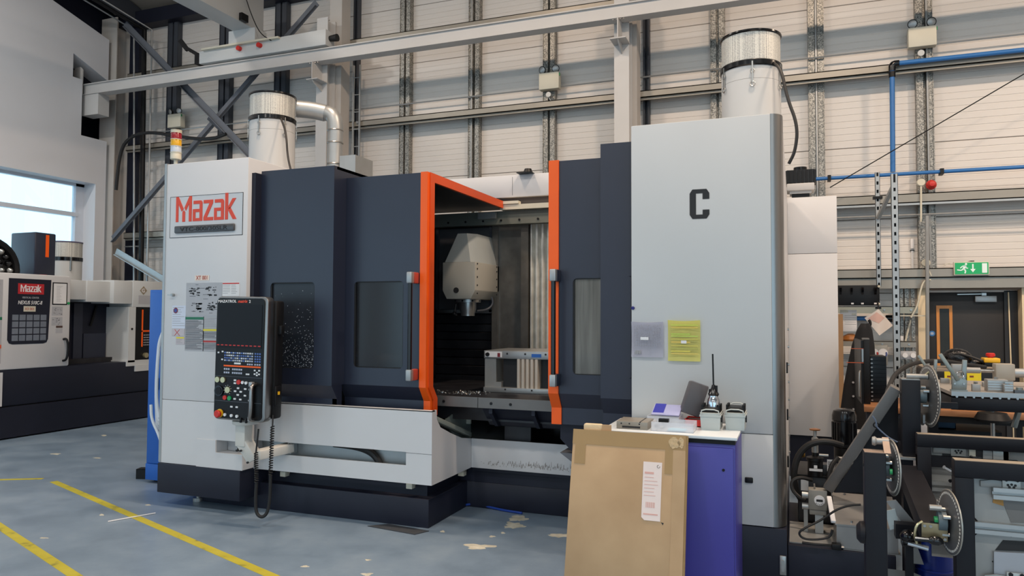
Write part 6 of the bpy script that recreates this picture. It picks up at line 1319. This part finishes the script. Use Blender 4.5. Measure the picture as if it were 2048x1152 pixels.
def clamp(px, py, s, lab, par=None):
    y = q[0].y+ (0.10 if s > 0.9 else 0.55); p = at(px, py, y=y); p.z = z1; p = at(px, py, z=z1)
    t = thing('toggle_clamp', lab, 'clamp', (p.x, p.y, z1), 'toggle clamps on the jig table')
    x, y = p.x, p.y
    MB().box(x-0.04*s, x+0.05*s, y-0.02, y+0.03, z1, z1+0.012*s).build('foot', cl_m, t)
    MB().prism([(x-0.035*s, z1+0.012*s), (x+0.045*s, z1+0.012*s), (x+0.05*s, z1+0.07*s), (x+0.02*s, z1+0.10*s), (x-0.03*s, z1+0.08*s)], 'y', y-0.012, y+0.012, 0.002).build('body', cl_m, t)
    MB().bar((x+0.03*s, y, z1+0.06*s), (x+0.04*s, y, z1+0.20*s), 0.022, 0.026*s, up=(1, 0, 0), b=0.003).build('upright_arm', cl_m, t)
    MB().bar((x-0.0*s, y-0.014, z1+0.07*s), (x-0.10*s, y-0.02, z1+0.235*s), 0.014, 0.024*s, up=(1, 0, 0.5), b=0.004).build('lever', mat('clamp_lever_grey', (140, 144, 138), 0.4, metal=0.4), t)
    MB().torus((x+0.012*s, y-0.018, z1+0.11*s), (0, 1, 0), 0.02*s, 0.003, 14, 5).build('link', mat('chrome', (200, 204, 210), 0.12, metal=1.0), t)
    for dx, dz in ((-0.02, 0.05), (0.03, 0.05), (0.03, 0.09)): MB().cyl((x+dx*s, y-0.012, z1+dz*s), (x+dx*s, y-0.018, z1+dz*s), 0.006*s, n=8).build('rivet', steel_m, t)
clamp(1916, 783, 0.98, 'nearest toggle clamp on the grey jig table, lever leaning left')
clamp(1862, 764, 0.80, 'rear toggle clamp on the grey jig table, beside the index disc')
for px, py, w_, h_, lab in ((1891, 767, 0.055, 0.035, 'squat steel block between the two toggle clamps'), (1953, 783, 0.045, 0.045, 'small bolted steel cube right of the nearest toggle clamp'), (1996, 784, 0.11, 0.075, 'larger grey steel block near the table edge, ribbed front'), (2018, 786, 0.05, 0.05, 'small steel block right of the ribbed block'), (1975, 774, 0.05, 0.03, 'flat steel block behind the bolted cube')):
    p = at(px, py, z=z1); t = thing('steel_block', lab, 'block', (p.x, p.y, z1), 'blocks on the jig table')
    MB().box(p.x-w_/2, p.x+w_/2, p.y, p.y+w_*0.8, z1, z1+h_, 0.003).build('body', dullsteel_m, t)
    if 'cube' in lab or 'ribbed' in lab: MB().cyl((p.x, p.y+w_*0.4, z1+h_), (p.x, p.y+w_*0.4, z1+h_+0.014), 0.012, n=6).build('bolt', steel_m, t)
    if 'ribbed' in lab:
        for k in range(4): MB().box(p.x-w_/2+0.004, p.x+w_/2-0.004, p.y-0.002, p.y, z1+0.012+0.015*k, z1+0.020+0.015*k).build('rib', steel_m, t)
t = thing('pneumatic_cylinder', 'horizontal pneumatic cylinder with square heads along the back of the jig table', 'cylinder', (1.3, 5.6, z1)); p = at(2005, 775, z=z1); yy = p.y+0.12; zc = z1+0.10
MB().box(p.x-0.02, p.x+0.09, yy-0.05, yy+0.05, zc-0.06, zc+0.05, 0.006).build('head', mat('cylinder_beige_grey', (158, 150, 138), 0.45, metal=0.2), t)
MB().cyl((p.x+0.09, yy, zc-0.01), (p.x+0.25, yy, zc-0.01), 0.03, n=14).build('barrel', plain_galv_m, t); MB().box(p.x+0.23, p.x+0.34, yy-0.05, yy+0.05, zc-0.06, zc+0.04, 0.006).build('head', MATS['cylinder_beige_grey'], t)
MB().cyl((p.x-0.12, yy, zc), (p.x-0.02, yy, zc), 0.008, n=8).build('rod', steel_m, t); MB().cyl((p.x-0.20, yy, zc+0.0), (p.x-0.10, yy, zc), 0.02, n=10).box(p.x-0.27, p.x-0.20, yy-0.025, yy+0.025, zc-0.02, zc+0.04, 0.006).build('clevis', dullsteel_m, t)
MB().box(p.x-0.27, p.x-0.22, yy-0.03, yy+0.03, z1, zc-0.02).build('stand', dullsteel_m, t); MB().box(p.x-0.01, p.x+0.08, yy-0.04, yy+0.04, z1, zc-0.06).build('stand', dullsteel_m, t)
t = thing('clamp_bracket', 'dark riveted bracket strip at the right edge of the jig table', 'bracket', (1.3, 5.0, z1)); p = at(2030, 787, z=z1)
MB().box(p.x, p.x+0.3, p.y, p.y+0.08, z1+0.0015, z1+0.02).build('strip', mat('clamp_dark', (84, 90, 94), 0.4, metal=0.4), t)
for k in range(5): MB().cyl((p.x+0.03+k*0.05, p.y+0.03, z1+0.02), (p.x+0.03+k*0.05, p.y+0.03, z1+0.035), 0.018, n=10).build('boss', cl_m, t)
for px, py, lab in ((1998, 822, 'grey hand lever hanging below the jig table, left one'), (2040, 830, 'grey hand lever hanging below the jig table, right one')):
    p = at(px, py, y=5.6); t = thing('hand_lever', lab, 'lever', (p.x, 5.6, p.z)); MB().bar((p.x, 5.6, p.z+0.05), (p.x-0.04 if px > 2010 else p.x-0.05, 5.58, p.z-0.08 if px > 2010 else p.z-0.0), 0.025, 0.03, b=0.004).build('lever_bar', cl_m, t); MB().box(p.x-0.03, p.x+0.08, 5.57, 5.63, p.z+0.03, z1-0.107, 0.004).build('mount', dullsteel_m, t)

# middle jig: frame of black box section carrying grey plates
def X5(px, y, py=950): return at(px, py, y=y).x
def Z5(py, y, px=1950): return at(px, py, y=y).z
def jframe(yf, pxl, pyt, pyb, sec, lab, name):
    xl = X5(pxl, yf, (pyt+pyb)/2); t = thing(name, lab, 'frame', (xl+0.5, yf, 0)); zt = Z5(pyt, yf, pxl+50); zb = 0.0
    MB().box(xl, 2.2, yf, yf+sec, zt-sec, zt, 0.004).build('top_rail', frame_m, t)
    MB().box(xl+0.004, 2.196, yf+0.004, yf+sec-0.004, zt, zt+0.0015).build('rail_top_skin', mat('beige_rail_top', (150, 138, 122), 0.5, metal=0.2, var=0.15, scale=20), t)  # paler beige skin on the top face of the rail
    MB().box(xl, xl+sec, yf, yf+sec, Z5(1092, yf) if yf > 4.5 else zb, zt-sec, 0.004).build('upright', frame_m, t)
    MB().box(2.1, 2.2, yf, yf+sec, zb, zt-sec, 0.004).build('upright', frame_m, t)
    return t, xl, zt
m1, xl1, zt1 = jframe(4.85, 1836, 871, 1090, 0.072, 'black box-section jig frame behind the front one, with grey plates and rails', 'welding_jig')
MB().box(xl1-0.12, xl1+0.45, 4.84, 4.92, Z5(1092, 4.85), Z5(1062, 4.85)).build('lower_rail', frame_m, m1)
MB().box(0.78, 0.84, 5.32, 5.38, 0.0, Z5(1080, 5.3)).build('rear_leg', frame_m, m1); MB().box(0.78, 0.84, 4.92, 5.38, Z5(1085, 5.0), Z5(1068, 5.0)).build('cross_rail', frame_m, m1)
MB().box(xl1, xl1+0.5, 4.86, 4.92, Z5(940, 4.85), Z5(918, 4.85)).build('middle_rail', frame_m, m1)
jp_m = mat('jig_sheet_grey', (152, 152, 150), 0.48, metal=0.35, var=0.08, scale=6)
def jig_plates(t, y, x0, x1, zt, zb, seed):
    r3 = random.Random(seed)
    pl_ = MB().box(x0, x1, y, y+0.012, zb, zt).build('mounting_plate', jp_m, t)
    for k in range(26):
        x, z = r3.uniform(x0+0.02, x1-0.02), r3.uniform(zb+0.02, zt-0.02)
        MB().cyl((x, y, z), (x, y-0.002, z), r3.choice((0.004, 0.006)), n=8).build('hole' if k % 2 else 'screw', ink_m if k % 2 else steel_m, pl_)
def extrusion(t, y, x0, x1, z, h=0.055):
    mb = MB().box(x0, x1, y-0.035, y, z, z+h*0.36).box(x0, x1, y-0.035, y, z+h*0.64, z+h).box(x0, x1, y-0.012, y, z+h*0.3, z+h*0.7)
    mb.build('slotted_rail', plain_galv_m, t)
def hole_bracket(t, px0, px1, py0, py1, y):
    x0, x1, z0, z1_ = X5(px0, y), X5(px1, y), Z5(py1, y), Z5(py0, y)
    b_ = MB().box(x0, x1, y-0.012, y, z0, z1_, 0.002).build('bracket_plate', mat('bracket_alloy', (176, 176, 172), 0.4, metal=0.5, var=0.05), t)
    w_, h_ = x1-x0, z1_-z0
    for u_, v_ in ((.3, .45), (.5, .5), (.7, .45), (.38, .3), (.62, .3)): MB().cyl((x0+u_*w_, y-0.012, z0+v_*h_), (x0+u_*w_, y-0.0135, z0+v_*h_), 0.006, n=8).build('hole', ink_m, b_)
    for u_ in (.2, .8): MB().cyl((x0+u_*w_, y-0.012, z0+.88*h_), (x0+u_*w_, y-0.022, z0+.88*h_), 0.010, n=6).build('cap_screw', black_m, b_)
    MB().prism([(x0-0.09, z0+0.01), (x0, z0+0.01), (x0, z0+h_*.7), (x0-0.04, z0+h_*.75), (x0-0.09, z0+h_*.6)], 'y', y-0.006, y+0.002, 0.001).build('wedge', jp_m, b_)
ym = 4.90
jig_plates(m1, ym, xl1+0.072, 2.1, zt1-0.072, 0.30, 3)
extrusion(m1, ym, xl1+0.072, 2.1, Z5(986, ym)); 
for a_, b2 in (((1848, 955), (1862, 972)), ((1848, 1000), (1862, 986))):
    p, r_ = at(*a_, y=ym-0.01), at(*b2, y=ym-0.01); MB().tube([p, r_], 0.004, 6).build('wire_clip', black_m, m1)
hole_bracket(m1, 1902, 1932, 891, 914, ym-0.005)
MB().box(X5(1885, ym), X5(1902, ym), ym-0.004, ym, Z5(916, ym), Z5(905, ym)).build('dark_slot', ink_m, m1)
for px0, px1, m_ in ((1938, 1951, cream_m), (1952, 1964, ink_m), (1965, 1984, jp_m), (1985, 2017, MATS['bracket_alloy']), (2005, 2017, cream_m)):
    MB().box(X5(px0, ym), X5(px1, ym), ym-0.02, ym, Z5(922 if px0 > 1960 else 912, ym), Z5(897, ym), 0.002).build('clamp_piece', m_, m1)
MB().tube([at(1940, 912, y=ym-0.02), at(1950, 916, y=ym-0.03), at(1962, 917, y=ym-0.02)], 0.006, 6, 1).build('black_cable', blackrub_m, m1)
for pts in (((1888, 934), (1908, 945)), ((1900, 962), (1912, 960))):
    MB().cyl(at(*pts[0], y=ym-0.10), at(*pts[1], y=ym-0.06), 0.010, n=10).build('pin', mat('chrome', (200, 204, 210), 0.12, metal=1.0), m1)
# front jig frame
m2, xl2, zt2 = jframe(4.15, 1911, 924, 1152, 0.082, 'nearest black box-section jig frame at the right edge, with pale plates and slotted rails', 'welding_jig')
y2 = 4.21
jig_plates(m2, y2, xl2+0.082, 2.0, zt2-0.082, 0.0, 9)
extrusion(m2, y2, xl2+0.082, 2.0, Z5(1066, y2, 1980)); extrusion(m2, y2-0.005, X5(1982, y2), 2.0, Z5(996, y2, 2000))
hole_bracket(m2, 2003, 2040, 950, 976, y2-0.006); hole_bracket(m2, 2008, 2046, 1136, 1165, y2-0.03)
p = lambda px, py, y: (X5(px, y, py), Z5(py, y, px))
MB().prism([p(2003, 998, y2), p(2022, 1045, y2), p(2080, 1047, y2), p(2080, 998, y2)], 'y', y2-0.003, y2).build('dark_plate', mat('plate_taupe', (112, 110, 108), 0.5, metal=0.3), m2)
MB().prism([p(1986, 998, y2), p(2006, 1000, y2), p(2007, 1012, y2), p(1985, 1005, y2)], 'y', y2-0.004, y2-0.001).build('ochre_patch', mat('ochre_rust', (176, 130, 66), 0.6, var=0.15), m2)
MB().prism([p(2006, 1080, y2), p(2080, 1084, y2), p(2080, 1104, y2), p(1990, 1100, y2)], 'y', y2-0.004, y2-0.001).build('dark_slot', ink_m, m2)
MB().prism([p(1986, 1101, y2), p(2080, 1106, y2), p(2080, 1180, y2), p(1986, 1180, y2)], 'y', y2-0.02, y2-0.004).build('pale_plate', mat('plate_pale', (162, 164, 170), 0.4, metal=0.3, var=0.06), m2)
for a_, b2 in (((1940, 1027), (1956, 1044)), ((1940, 1077), (1957, 1063))):
    MB().tube([at(*a_, y=y2-0.01), at(*b2, y=y2-0.01)], 0.004, 6).build('wire_clip', black_m, m2)
for py in (1017, 1064): MB().box(xl2-0.07, xl2, 4.16, 4.22, Z5(py+5, 4.15), Z5(py-5, 4.15)).build('spigot', dullsteel_m, m2)
d3 = index_disc(m2, (xl2-0.055, 4.0, Z5(1043, 4.0, 1890)), 0.148)
MB().box(xl2-0.09, xl2-0.02, 4.06, 4.15, 0.60, 0.66).build('disc_mount', frame_m, m2)
MB().cyl((xl2-0.045, 4.04, 0.635), (xl2-0.02, 4.04, 0.635), 0.03, n=14).build('blue_bush', blue_m, m2)
# swinging arm of box section with end cap
ar = thing('tilting_beam', 'sloping black box-section arm with a bolted end plate between the two jig posts', 'arm', (0.6, 4.4, 0.7))
a = at(1818, 945, y=4.95); b_ = at(1869, 1064, y=3.98)
MB().bar(a, b_, 0.115, 0.09, up=(0, 0, 1), b=0.006).build('tube', frame_m, ar)
d_ = (b_-a).normalized(); sd = d_.cross(VZ).normalized(); uu = sd.cross(d_); R3 = Matrix((d_, sd, uu)).transposed()
MB().obox(b_+d_*0.002, (0.004, 0.108, 0.082), R3, 0.001).build('end_plate', mat('brass_plate', (150, 136, 106), 0.35, metal=0.6, var=0.1), ar)
for s1, s2 in ((-1, -1), (-1, 1), (0.4, 1), (1, 1)): c = b_+sd*s1*0.042+uu*s2*0.028; MB().cyl(c+d_*0.003, c+d_*0.010, 0.007, n=8).build('bolt', steel_m, ar)
MB().cyl(b_+d_*0.03+sd*(0.02)-uu*0.03, b_+d_*0.03+sd*0.085-uu*0.03, 0.012, n=10).ball(b_+d_*0.03+sd*0.0-uu*0.03, 0.022, 10, (1.6, 1, 1)).build('knob', gloss_black_m, ar)
MB().tube([b_+sd*0.05+uu*0.045, b_+sd*0.075+uu*0.03+d_*0.01, b_+sd*0.085-uu*0.02+d_*0.01, b_+sd*0.075-uu*0.06+d_*0.01], 0.006, 8, 1).build('index_lever', MATS['brass_nickel'], ar)
c = at(1868, 1040, y=4.0); MB().cyl(c+Vector((0.0, 0, 0.0)), c+Vector((0.03, 0, 0)), 0.018, n=10).build('green_bush', green_m, ar); MB().cyl(c+Vector((-0.02, -0.01, 0.06)), c+Vector((0.03, -0.01, 0.06)), 0.014, n=8).build('bolt', steel_m, ar)
# front post
fp = thing('jig_post', 'nearest black box-section jig post with an index disc at its top', 'post', (0.36, 4.05, 0))
MB().box(0.312, 0.408, 4.0, 4.10, 0.0, 1.02, 0.005).build('post', frame_m, fp)
MB().box(0.314, 0.406, 4.002, 4.098, 1.02, 1.0225).build('post_top', mat('brown_post_top', (146, 126, 112), 0.5, metal=0.2, var=0.15, scale=20), fp)  # paler brown skin on the top face of the post
MB().cyl((0.312, 4.05, 0.955), (0.309, 4.05, 0.955), 0.012, n=12).build('bore', ink_m, fp)
MB().lathe([(0.055, 0), (0.052, 0.02), (0.035, 0.035)], (0.312, 4.05, 0.62), (-1, 0, 0), 20).build('bearing_boss', frame_m, fp)
index_disc(fp, (0.437, 4.09, 0.94), 0.135)
MB().prism([(4.0, 1.0225), (4.02, 1.0225), (4.10, 1.07), (4.10, 1.085)], 'x', 0.40, 0.43).build('lever_arm', MATS['brown_post_top'], fp)
MB().cyl((0.37, 4.09, 1.065), (0.43, 4.09, 1.065), 0.016, n=12).lathe([(0.018, 0), (0.024, 0.008), (0.02, 0.02)], (0.375, 4.09, 1.065), (-1, 0, 0), 14).build('plunger', dullsteel_m, fp)
c = Vector((0.425, 4.03, 0.93)); MB().cyl(c, c+Vector((0.012, 0, 0)), 0.014, n=10).build('green_bush', green_m, fp)
MB().prism([(0.40, 0.33), (0.52, 0.12), (0.60, 0.0), (0.40, 0.0)], 'y', 4.02, 4.06).build('foot_gusset', mat('rusty_brown_steel', (84, 66, 60), 0.5, var=0.12), fp)
MB().prism([(0.28, 0.0), (0.34, 0.0), (0.31, 0.435)], 'y', 3.93, 3.95).build('yellow_flag', yellow_m, tag(thing('warning_cone', 'x', 'cone', (0.31, 3.94, 0)), 'tip of a small yellow floor marker in front of the nearest jig post', 'marker'))
c = at(1822, 990, y=5.3); dd = thing('loose_index_disc', 'dark index disc low behind the sloping arm', 'disc', c); index_disc(dd, c, 0.13, hub=False)
MB().box(c.x-0.04, c.x+0.0, c.y-0.03, c.y+0.03, 0.24, c.z).build('disc_stand', frame_m, dd)

# ------------------------------------------------------------------ hydraulic power pack and odds and ends on the base tray
hy = thing('hydraulic_unit', 'black hydraulic power pack with upright motor, hoses and brass handwheel', 'hydraulic unit', (0.25, 5.8, 0.24))
ZB = 0.24
MB().lathe([(0.078, 0), (0.078, 0.16), (0.082, 0.165), (0.082, 0.20), (0.072, 0.232), (0.05, 0.245)], (0.325, 5.8, 0.78), n=28).build('motor', gloss_black_m, hy)
for k in range(20): a_ = 2*PI*k/20; MB().bar((0.325+0.08*math.cos(a_), 5.8+0.08*math.sin(a_), 0.79), (0.325+0.08*math.cos(a_), 5.8+0.08*math.sin(a_), 0.93), 0.006, 0.008, up=(math.cos(a_), math.sin(a_), 0)).build('cooling_fin', gloss_black_m, hy)
MB().lathe([(0.06, 0), (0.07, 0.01), (0.07, 0.10), (0.078, 0.11), (0.078, 0.13)], (0.325, 5.8, 0.65), n=24).build('coupling_housing', black_m, hy)
MB().box(0.01, 0.45, 5.62, 6.1, ZB, 0.56, 0.008).build('tank', mat('hydraulic_dark', (44, 46, 50), 0.4, var=0.1), hy)
MB().box(0.0, 0.5, 5.6, 6.12, 0.56, 0.575, 0.003).build('tank_lid', black_m, hy)
MB().box(0.15, 0.24, 5.62, 5.72, 0.575, 0.65, 0.004).build('valve_block', mat('hydraulic_dark', (44, 46, 50), 0.4), hy)
vx, vy = 0.125, 5.60
MB().lathe([(0.05, 0), (0.05, 0.10), (0.058, 0.105), (0.058, 0.125), (0.02, 0.135), (0.02, 0.16)], (vx, vy, 0.575), n=24).build('filter_bowl', black_m, hy)
MB().lathe([(0.022, 0), (0.022, 0.10), (0.012, 0.105), (0.012, 0.15)], (vx, vy, 0.735), n=16).build('relief_valve', dullsteel_m, hy)
MB().lathe([(0.012, 0), (0.035, 0.004), (0.037, 0.012), (0.012, 0.018)], (vx, vy, 0.885), n=12).build('handwheel', mat('brass_red', (150, 98, 56), 0.35, metal=0.6), hy)
MB().box(vx-0.04, vx+0.045, vy-0.062, vy-0.058, 0.615, 0.632).build('white_label', paper_m, hy); MB().box(vx-0.01, vx+0.012, vy-0.064, vy-0.058, 0.635, 0.655).build('white_label', paper_m, hy)
MB().box(0.20, 0.25, 5.55, 5.552, 0.62, 0.70).build('rating_plate', paper_m, hy)
mb = MB()
for k in range(6): mb.box(0.205, 0.245, 5.549, 5.55, 0.65+0.007*k, 0.653+0.007*k)
o = mb.build('print', ink_m, hy); o['kind'] = 'stuff'
MB().cyl((0.15, 5.59, 0.72), (0.21, 5.59, 0.72), 0.010, n=10).cyl((0.26, 5.68, 0.69), (0.36, 5.68, 0.69), 0.014, n=10).cyl((0.29, 5.68, 0.58), (0.29, 5.68, 0.69), 0.012, n=10).build('fitting', steel_m, hy)
MB().ball((0.035, 5.66, 0.71), 0.028, 10).cyl((0.0, 5.66, 0.69), (0.06, 5.66, 0.70), 0.014, n=8).build('brass_fitting', mat('brass', (190, 150, 80), 0.3, metal=0.9), hy)
MB().tube([(0.30, 5.56, 0.80), (0.20, 5.53, 0.83), (0.09, 5.52, 0.81), (0.01, 5.52, 0.72), (-0.02, 5.52, 0.58), (0.0, 5.56, 0.46), (0.03, 5.61, 0.40)], 0.022, 10, 3).build('hose', blackrub_m, hy)
MB().tube([(0.27, 5.55, 0.72), (0.22, 5.52, 0.66), (0.205, 5.5, 0.55), (0.21, 5.52, 0.42)], 0.016, 10, 3).build('hose', blackrub_m, hy)
MB().tube([(0.1, 5.50, 0.56), (0.03, 5.46, 0.585), (-0.03, 5.44, 0.56), (-0.03, 5.43, 0.50), (0.02, 5.42, 0.45), (0.06, 5.41, 0.44)], 0.013, 8, 3).build('hose', blackrub_m, hy)
MB().box(0.03, 0.08, 5.615, 5.62, 0.46, 0.54).build('white_sheet', paper_m, hy); MB().box(0.19, 0.24, 5.615, 5.62, 0.44, 0.50).build('white_sheet', paper_m, hy)
dm = thing('digital_gauge', 'small grey box with a round digital dial on a bracket before the hydraulic unit', 'gauge', (0.13, 5.3, ZB))
MB().box(0.075, 0.19, 5.33, 5.43, 0.40, 0.53, 0.005).build('housing', mat('gauge_grey', (132, 130, 124), 0.45, var=0.03), dm)
MB().box(0.08, 0.185, 5.34, 5.42, 0.365, 0.40, 0.004).build('gauge_base', MATS['gauge_grey'], dm)
dl = MB().cyl((0.143, 5.33, 0.465), (0.143, 5.325, 0.465), 0.033, n=24).build('dial', paper_m, dm); MB().box(0.123, 0.163, 5.323, 5.325, 0.457, 0.472).build('display', ink_m, dl)
for k in range(5): MB().cyl((0.123+0.01*k, 5.325, 0.446-0.004*(2-abs(k-2))), (0.123+0.01*k, 5.323, 0.446-0.004*(2-abs(k-2))), 0.003, n=6).build('key', ink_m, dl)
for z in (0.485, 0.41): MB().cyl((0.035, 5.37, z), (0.075, 5.37, z), 0.022, n=14).build('connector', plain_galv_m, dm)
MB().cyl((0.115, 5.37, 0.53), (0.112, 5.36, 0.565), 0.006, n=8).build('pin', steel_m, dm)
MB().box(0.115, 0.165, 5.35, 5.40, ZB+0.004, 0.365).build('stand', plain_galv_m, dm); MB().box(0.045, 0.07, 5.36, 5.40, ZB+0.004, 0.40).build('stand', dullsteel_m, dm)
# steel sheet, sloping steel cover box, cable
pp = [at(1577, 1086, z=ZB), at(1693, 1097, z=ZB), at(1698, 1103, z=ZB), at(1850, 1122, z=ZB)]
ss = thing('steel_sheet', 'bent pale grey steel sheet lying on the navy base tray', 'sheet', (0.3, 5.4, ZB))
MB().prism([(-0.045, 5.09), (0.26, 5.09), (0.27, 5.06), (0.59, 5.06), (0.59, 5.58), (0.45, 5.6), (-0.045, 5.6)], 'z', ZB-0.004, ZB+0.002).build('sheet', jp_m, ss)
sb = thing('steel_cover', 'bare steel cover box with a sloping lid behind the nearest jig post', 'cover', (0.4, 5.1, ZB))
MB().prism([(5.06, ZB+0.004), (5.06, 0.385), (5.09, 0.40), (5.42, 0.50), (5.46, 0.50), (5.46, ZB+0.004)], 'x', 0.232, 0.575).build('box_body', mat('bare_sheet_steel', (158, 156, 154), 0.35, metal=0.6, var=0.08), sb)
MB().prism([(5.05, 0.386), (5.09, 0.402), (5.42, 0.502), (5.42, 0.508), (5.05, 0.394)], 'x', 0.224, 0.584).build('lid', mat('bare_sheet_steel', (158, 156, 154), 0.35, metal=0.6), sb)
MB().bar((0.215, 5.06, 0.40), (0.20, 5.30, 0.50), 0.03, 0.02, b=0.006).build('white_handle', paper_m, sb)
for x, y in ((0.30, 5.40), (0.32, 5.08)): MB().cyl((x, y, 0.39+(y-5.05)*.3), (x, y, 0.405+(y-5.05)*.3), 0.008, n=8).build('screw', steel_m, sb)
cc = [at(px, py, y=5.02) for px, py in ((1722, 1010), (1700, 1011), (1672, 1020), (1645, 1040), (1610, 1052), (1596, 1062), (1605, 1074), (1630, 1076), (1660, 1072), (1664, 1056))]
tag(MB().tube([Vector((p.x, 5.03-0.05*(i > 3), max(p.z, 0.252))) for i, p in enumerate(cc)], 0.007, 8, 3).build('black_cable', blackrub_m), 'black power cable looping over the steel sheet to a plug', 'cable')
p = at(1674, 1083, y=5.0); pg = thing('power_plug', 'black plug lying at the end of the cable on the steel sheet', 'plug', (p.x, 5.0, p.z))
MB().box(p.x-0.03, p.x+0.025, 5.0, 5.05, ZB+0.003, ZB+0.04, 0.006).build('plug_body', black_m, pg); MB().tube([(p.x-0.03, 5.02, ZB+0.025), (p.x-0.08, 5.0, ZB+0.03), (p.x-0.14, 4.99, ZB+0.03), (p.x-0.2, 5.0, ZB+0.03)], 0.008, 8, 2).build('plug_cable', blackrub_m, pg)
for k in range(3): MB().cyl((p.x+0.025, 5.012+0.012*k, ZB+0.022), (p.x+0.04, 5.012+0.012*k, ZB+0.022), 0.003, n=6).build('pin', steel_m, pg)
# curved offcuts and clamp right of the cover
oc = thing('bent_offcut', 'curved bare steel offcut leaning right of the cover box', 'offcut', (0.62, 5.2, ZB))
p = [at(px, py, y=4.95) for px, py in ((1772, 1002), (1792, 1000), (1830, 1046), (1812, 1056))]
mb = MB(); mb._geo([tuple(v) for v in p]+[(v.x, v.y+0.01, v.z) for v in p], [(0, 1, 2, 3), (7, 6, 5, 4), (0, 4, 5, 1), (1, 5, 6, 2), (2, 6, 7, 3), (3, 7, 4, 0)]); mb.build('strip', MATS['bare_sheet_steel'], oc)
MB().box(0.60, 0.72, 4.965, 5.0, 0.43, 0.445).build('flange', plain_galv_m, oc)
p = [at(px, py, y=4.945) for px, py in ((1770, 1022), (1790, 1018), (1800, 1055), (1780, 1060))]
mb = MB(); mb._geo([tuple(v) for v in p]+[(v.x, v.y+0.004, v.z) for v in p], [(0, 1, 2, 3), (7, 6, 5, 4), (0, 4, 5, 1), (1, 5, 6, 2), (2, 6, 7, 3), (3, 7, 4, 0)]); mb.build('tissue', mat('pale_blue_tissue', (176, 190, 194), 0.8), oc)
vc = thing('bench_vise', 'dark clamp with bright screw beside the blue drum', 'vise', (0.68, 4.8, 0.36)); c = at(1818, 1072, y=4.74)
MB().ball(c, 0.04, 12, (1.2, 1, 0.9)).box(c.x-0.04, c.x+0.06, 4.72, 4.78, c.z-0.06, c.z-0.02, 0.01).build('jaw', gloss_black_m, vc); MB().cyl(c+Vector((-0.01, -0.03, -0.03)), c+Vector((0.09, -0.04, -0.05)), 0.014, n=10).build('screw', mat('chrome', (200, 204, 210), 0.12, metal=1.0), vc)
MB().box(c.x-0.02, c.x+0.02, 4.73, 4.77, 0.0, c.z-0.05).build('stand', frame_m, vc)
st_ = thing('curved_steel_strip', 'curved pale steel strip below the clamp, drooping to the floor at right', 'strip', (0.6, 4.95, 0.1))
mb = MB(); n = 9; vs = []
for i in range(n):
    f = i/(n-1); x = 0.42+0.40*f; z = 0.20-0.16*max(0, f-0.5)**1.5*2.2
    vs += [(x, 4.90-0.02*f, z), (x, 4.90-0.02*f, z-0.075)]
mb._geo(vs, [(2*i, 2*i+2, 2*i+3, 2*i+1) for i in range(n-1)]); bmesh.ops.solidify(mb.bm, geom=mb.bm.faces[:], thickness=0.006); mb.build('strip_sheet', jp_m, st_, ang=60)
MB().box(0.42, 0.47, 4.91, 4.97, 0.0, 0.13).build('strip_stand', navy_base_m, st_)
ob = MB().prism([(0.60, 0.42), (0.66, 0.42), (0.74, 0.20), (0.66, 0.20)], 'y', 5.0, 5.012).torus((0.72, 4.99, 0.27), (0, 1, 0), 0.045, 0.012, 20, 6)
tag(MB().prism([(0.60, 0.36), (0.655, 0.36), (0.70, 0.22), (0.62, 0.22)], 'y', 4.985, 4.99).build('steel_offcut', jp_m), 'small bare steel offcut with rounded cut-out beside the blue drum', 'offcut')
bd = thing('plastic_drum', 'royal blue plastic drum below the jig arm', 'drum', (0.83, 5.15, 0)); x0, x1 = X5(1834, 5.0, 1120), X5(1915, 5.0, 1120); zt = Z5(1092, 5.0)
MB().lathe([(0.01, 0), ((x1-x0)/2-0.01, 0), ((x1-x0)/2, 0.02), ((x1-x0)/2, zt-0.02), ((x1-x0)/2-0.012, zt)], ((x0+x1)/2, 5.12, 0), n=32).build('drum_body', mat('drum_blue', (22, 50, 150), 0.35, var=0.04), bd)
MB().torus(((x0+x1)/2, 5.12, 0.17), (0, 0, 1), (x1-x0)/2, 0.008, 32, 6).build('drum_rib', mat('drum_blue', (22, 50, 150), 0.35), bd); MB().cyl(((x0+x1)/2+0.02, 4.99, 0.14), ((x0+x1)/2+0.09, 4.985, 0.143), 0.008, n=8).build('drum_handle', dullsteel_m, bd)
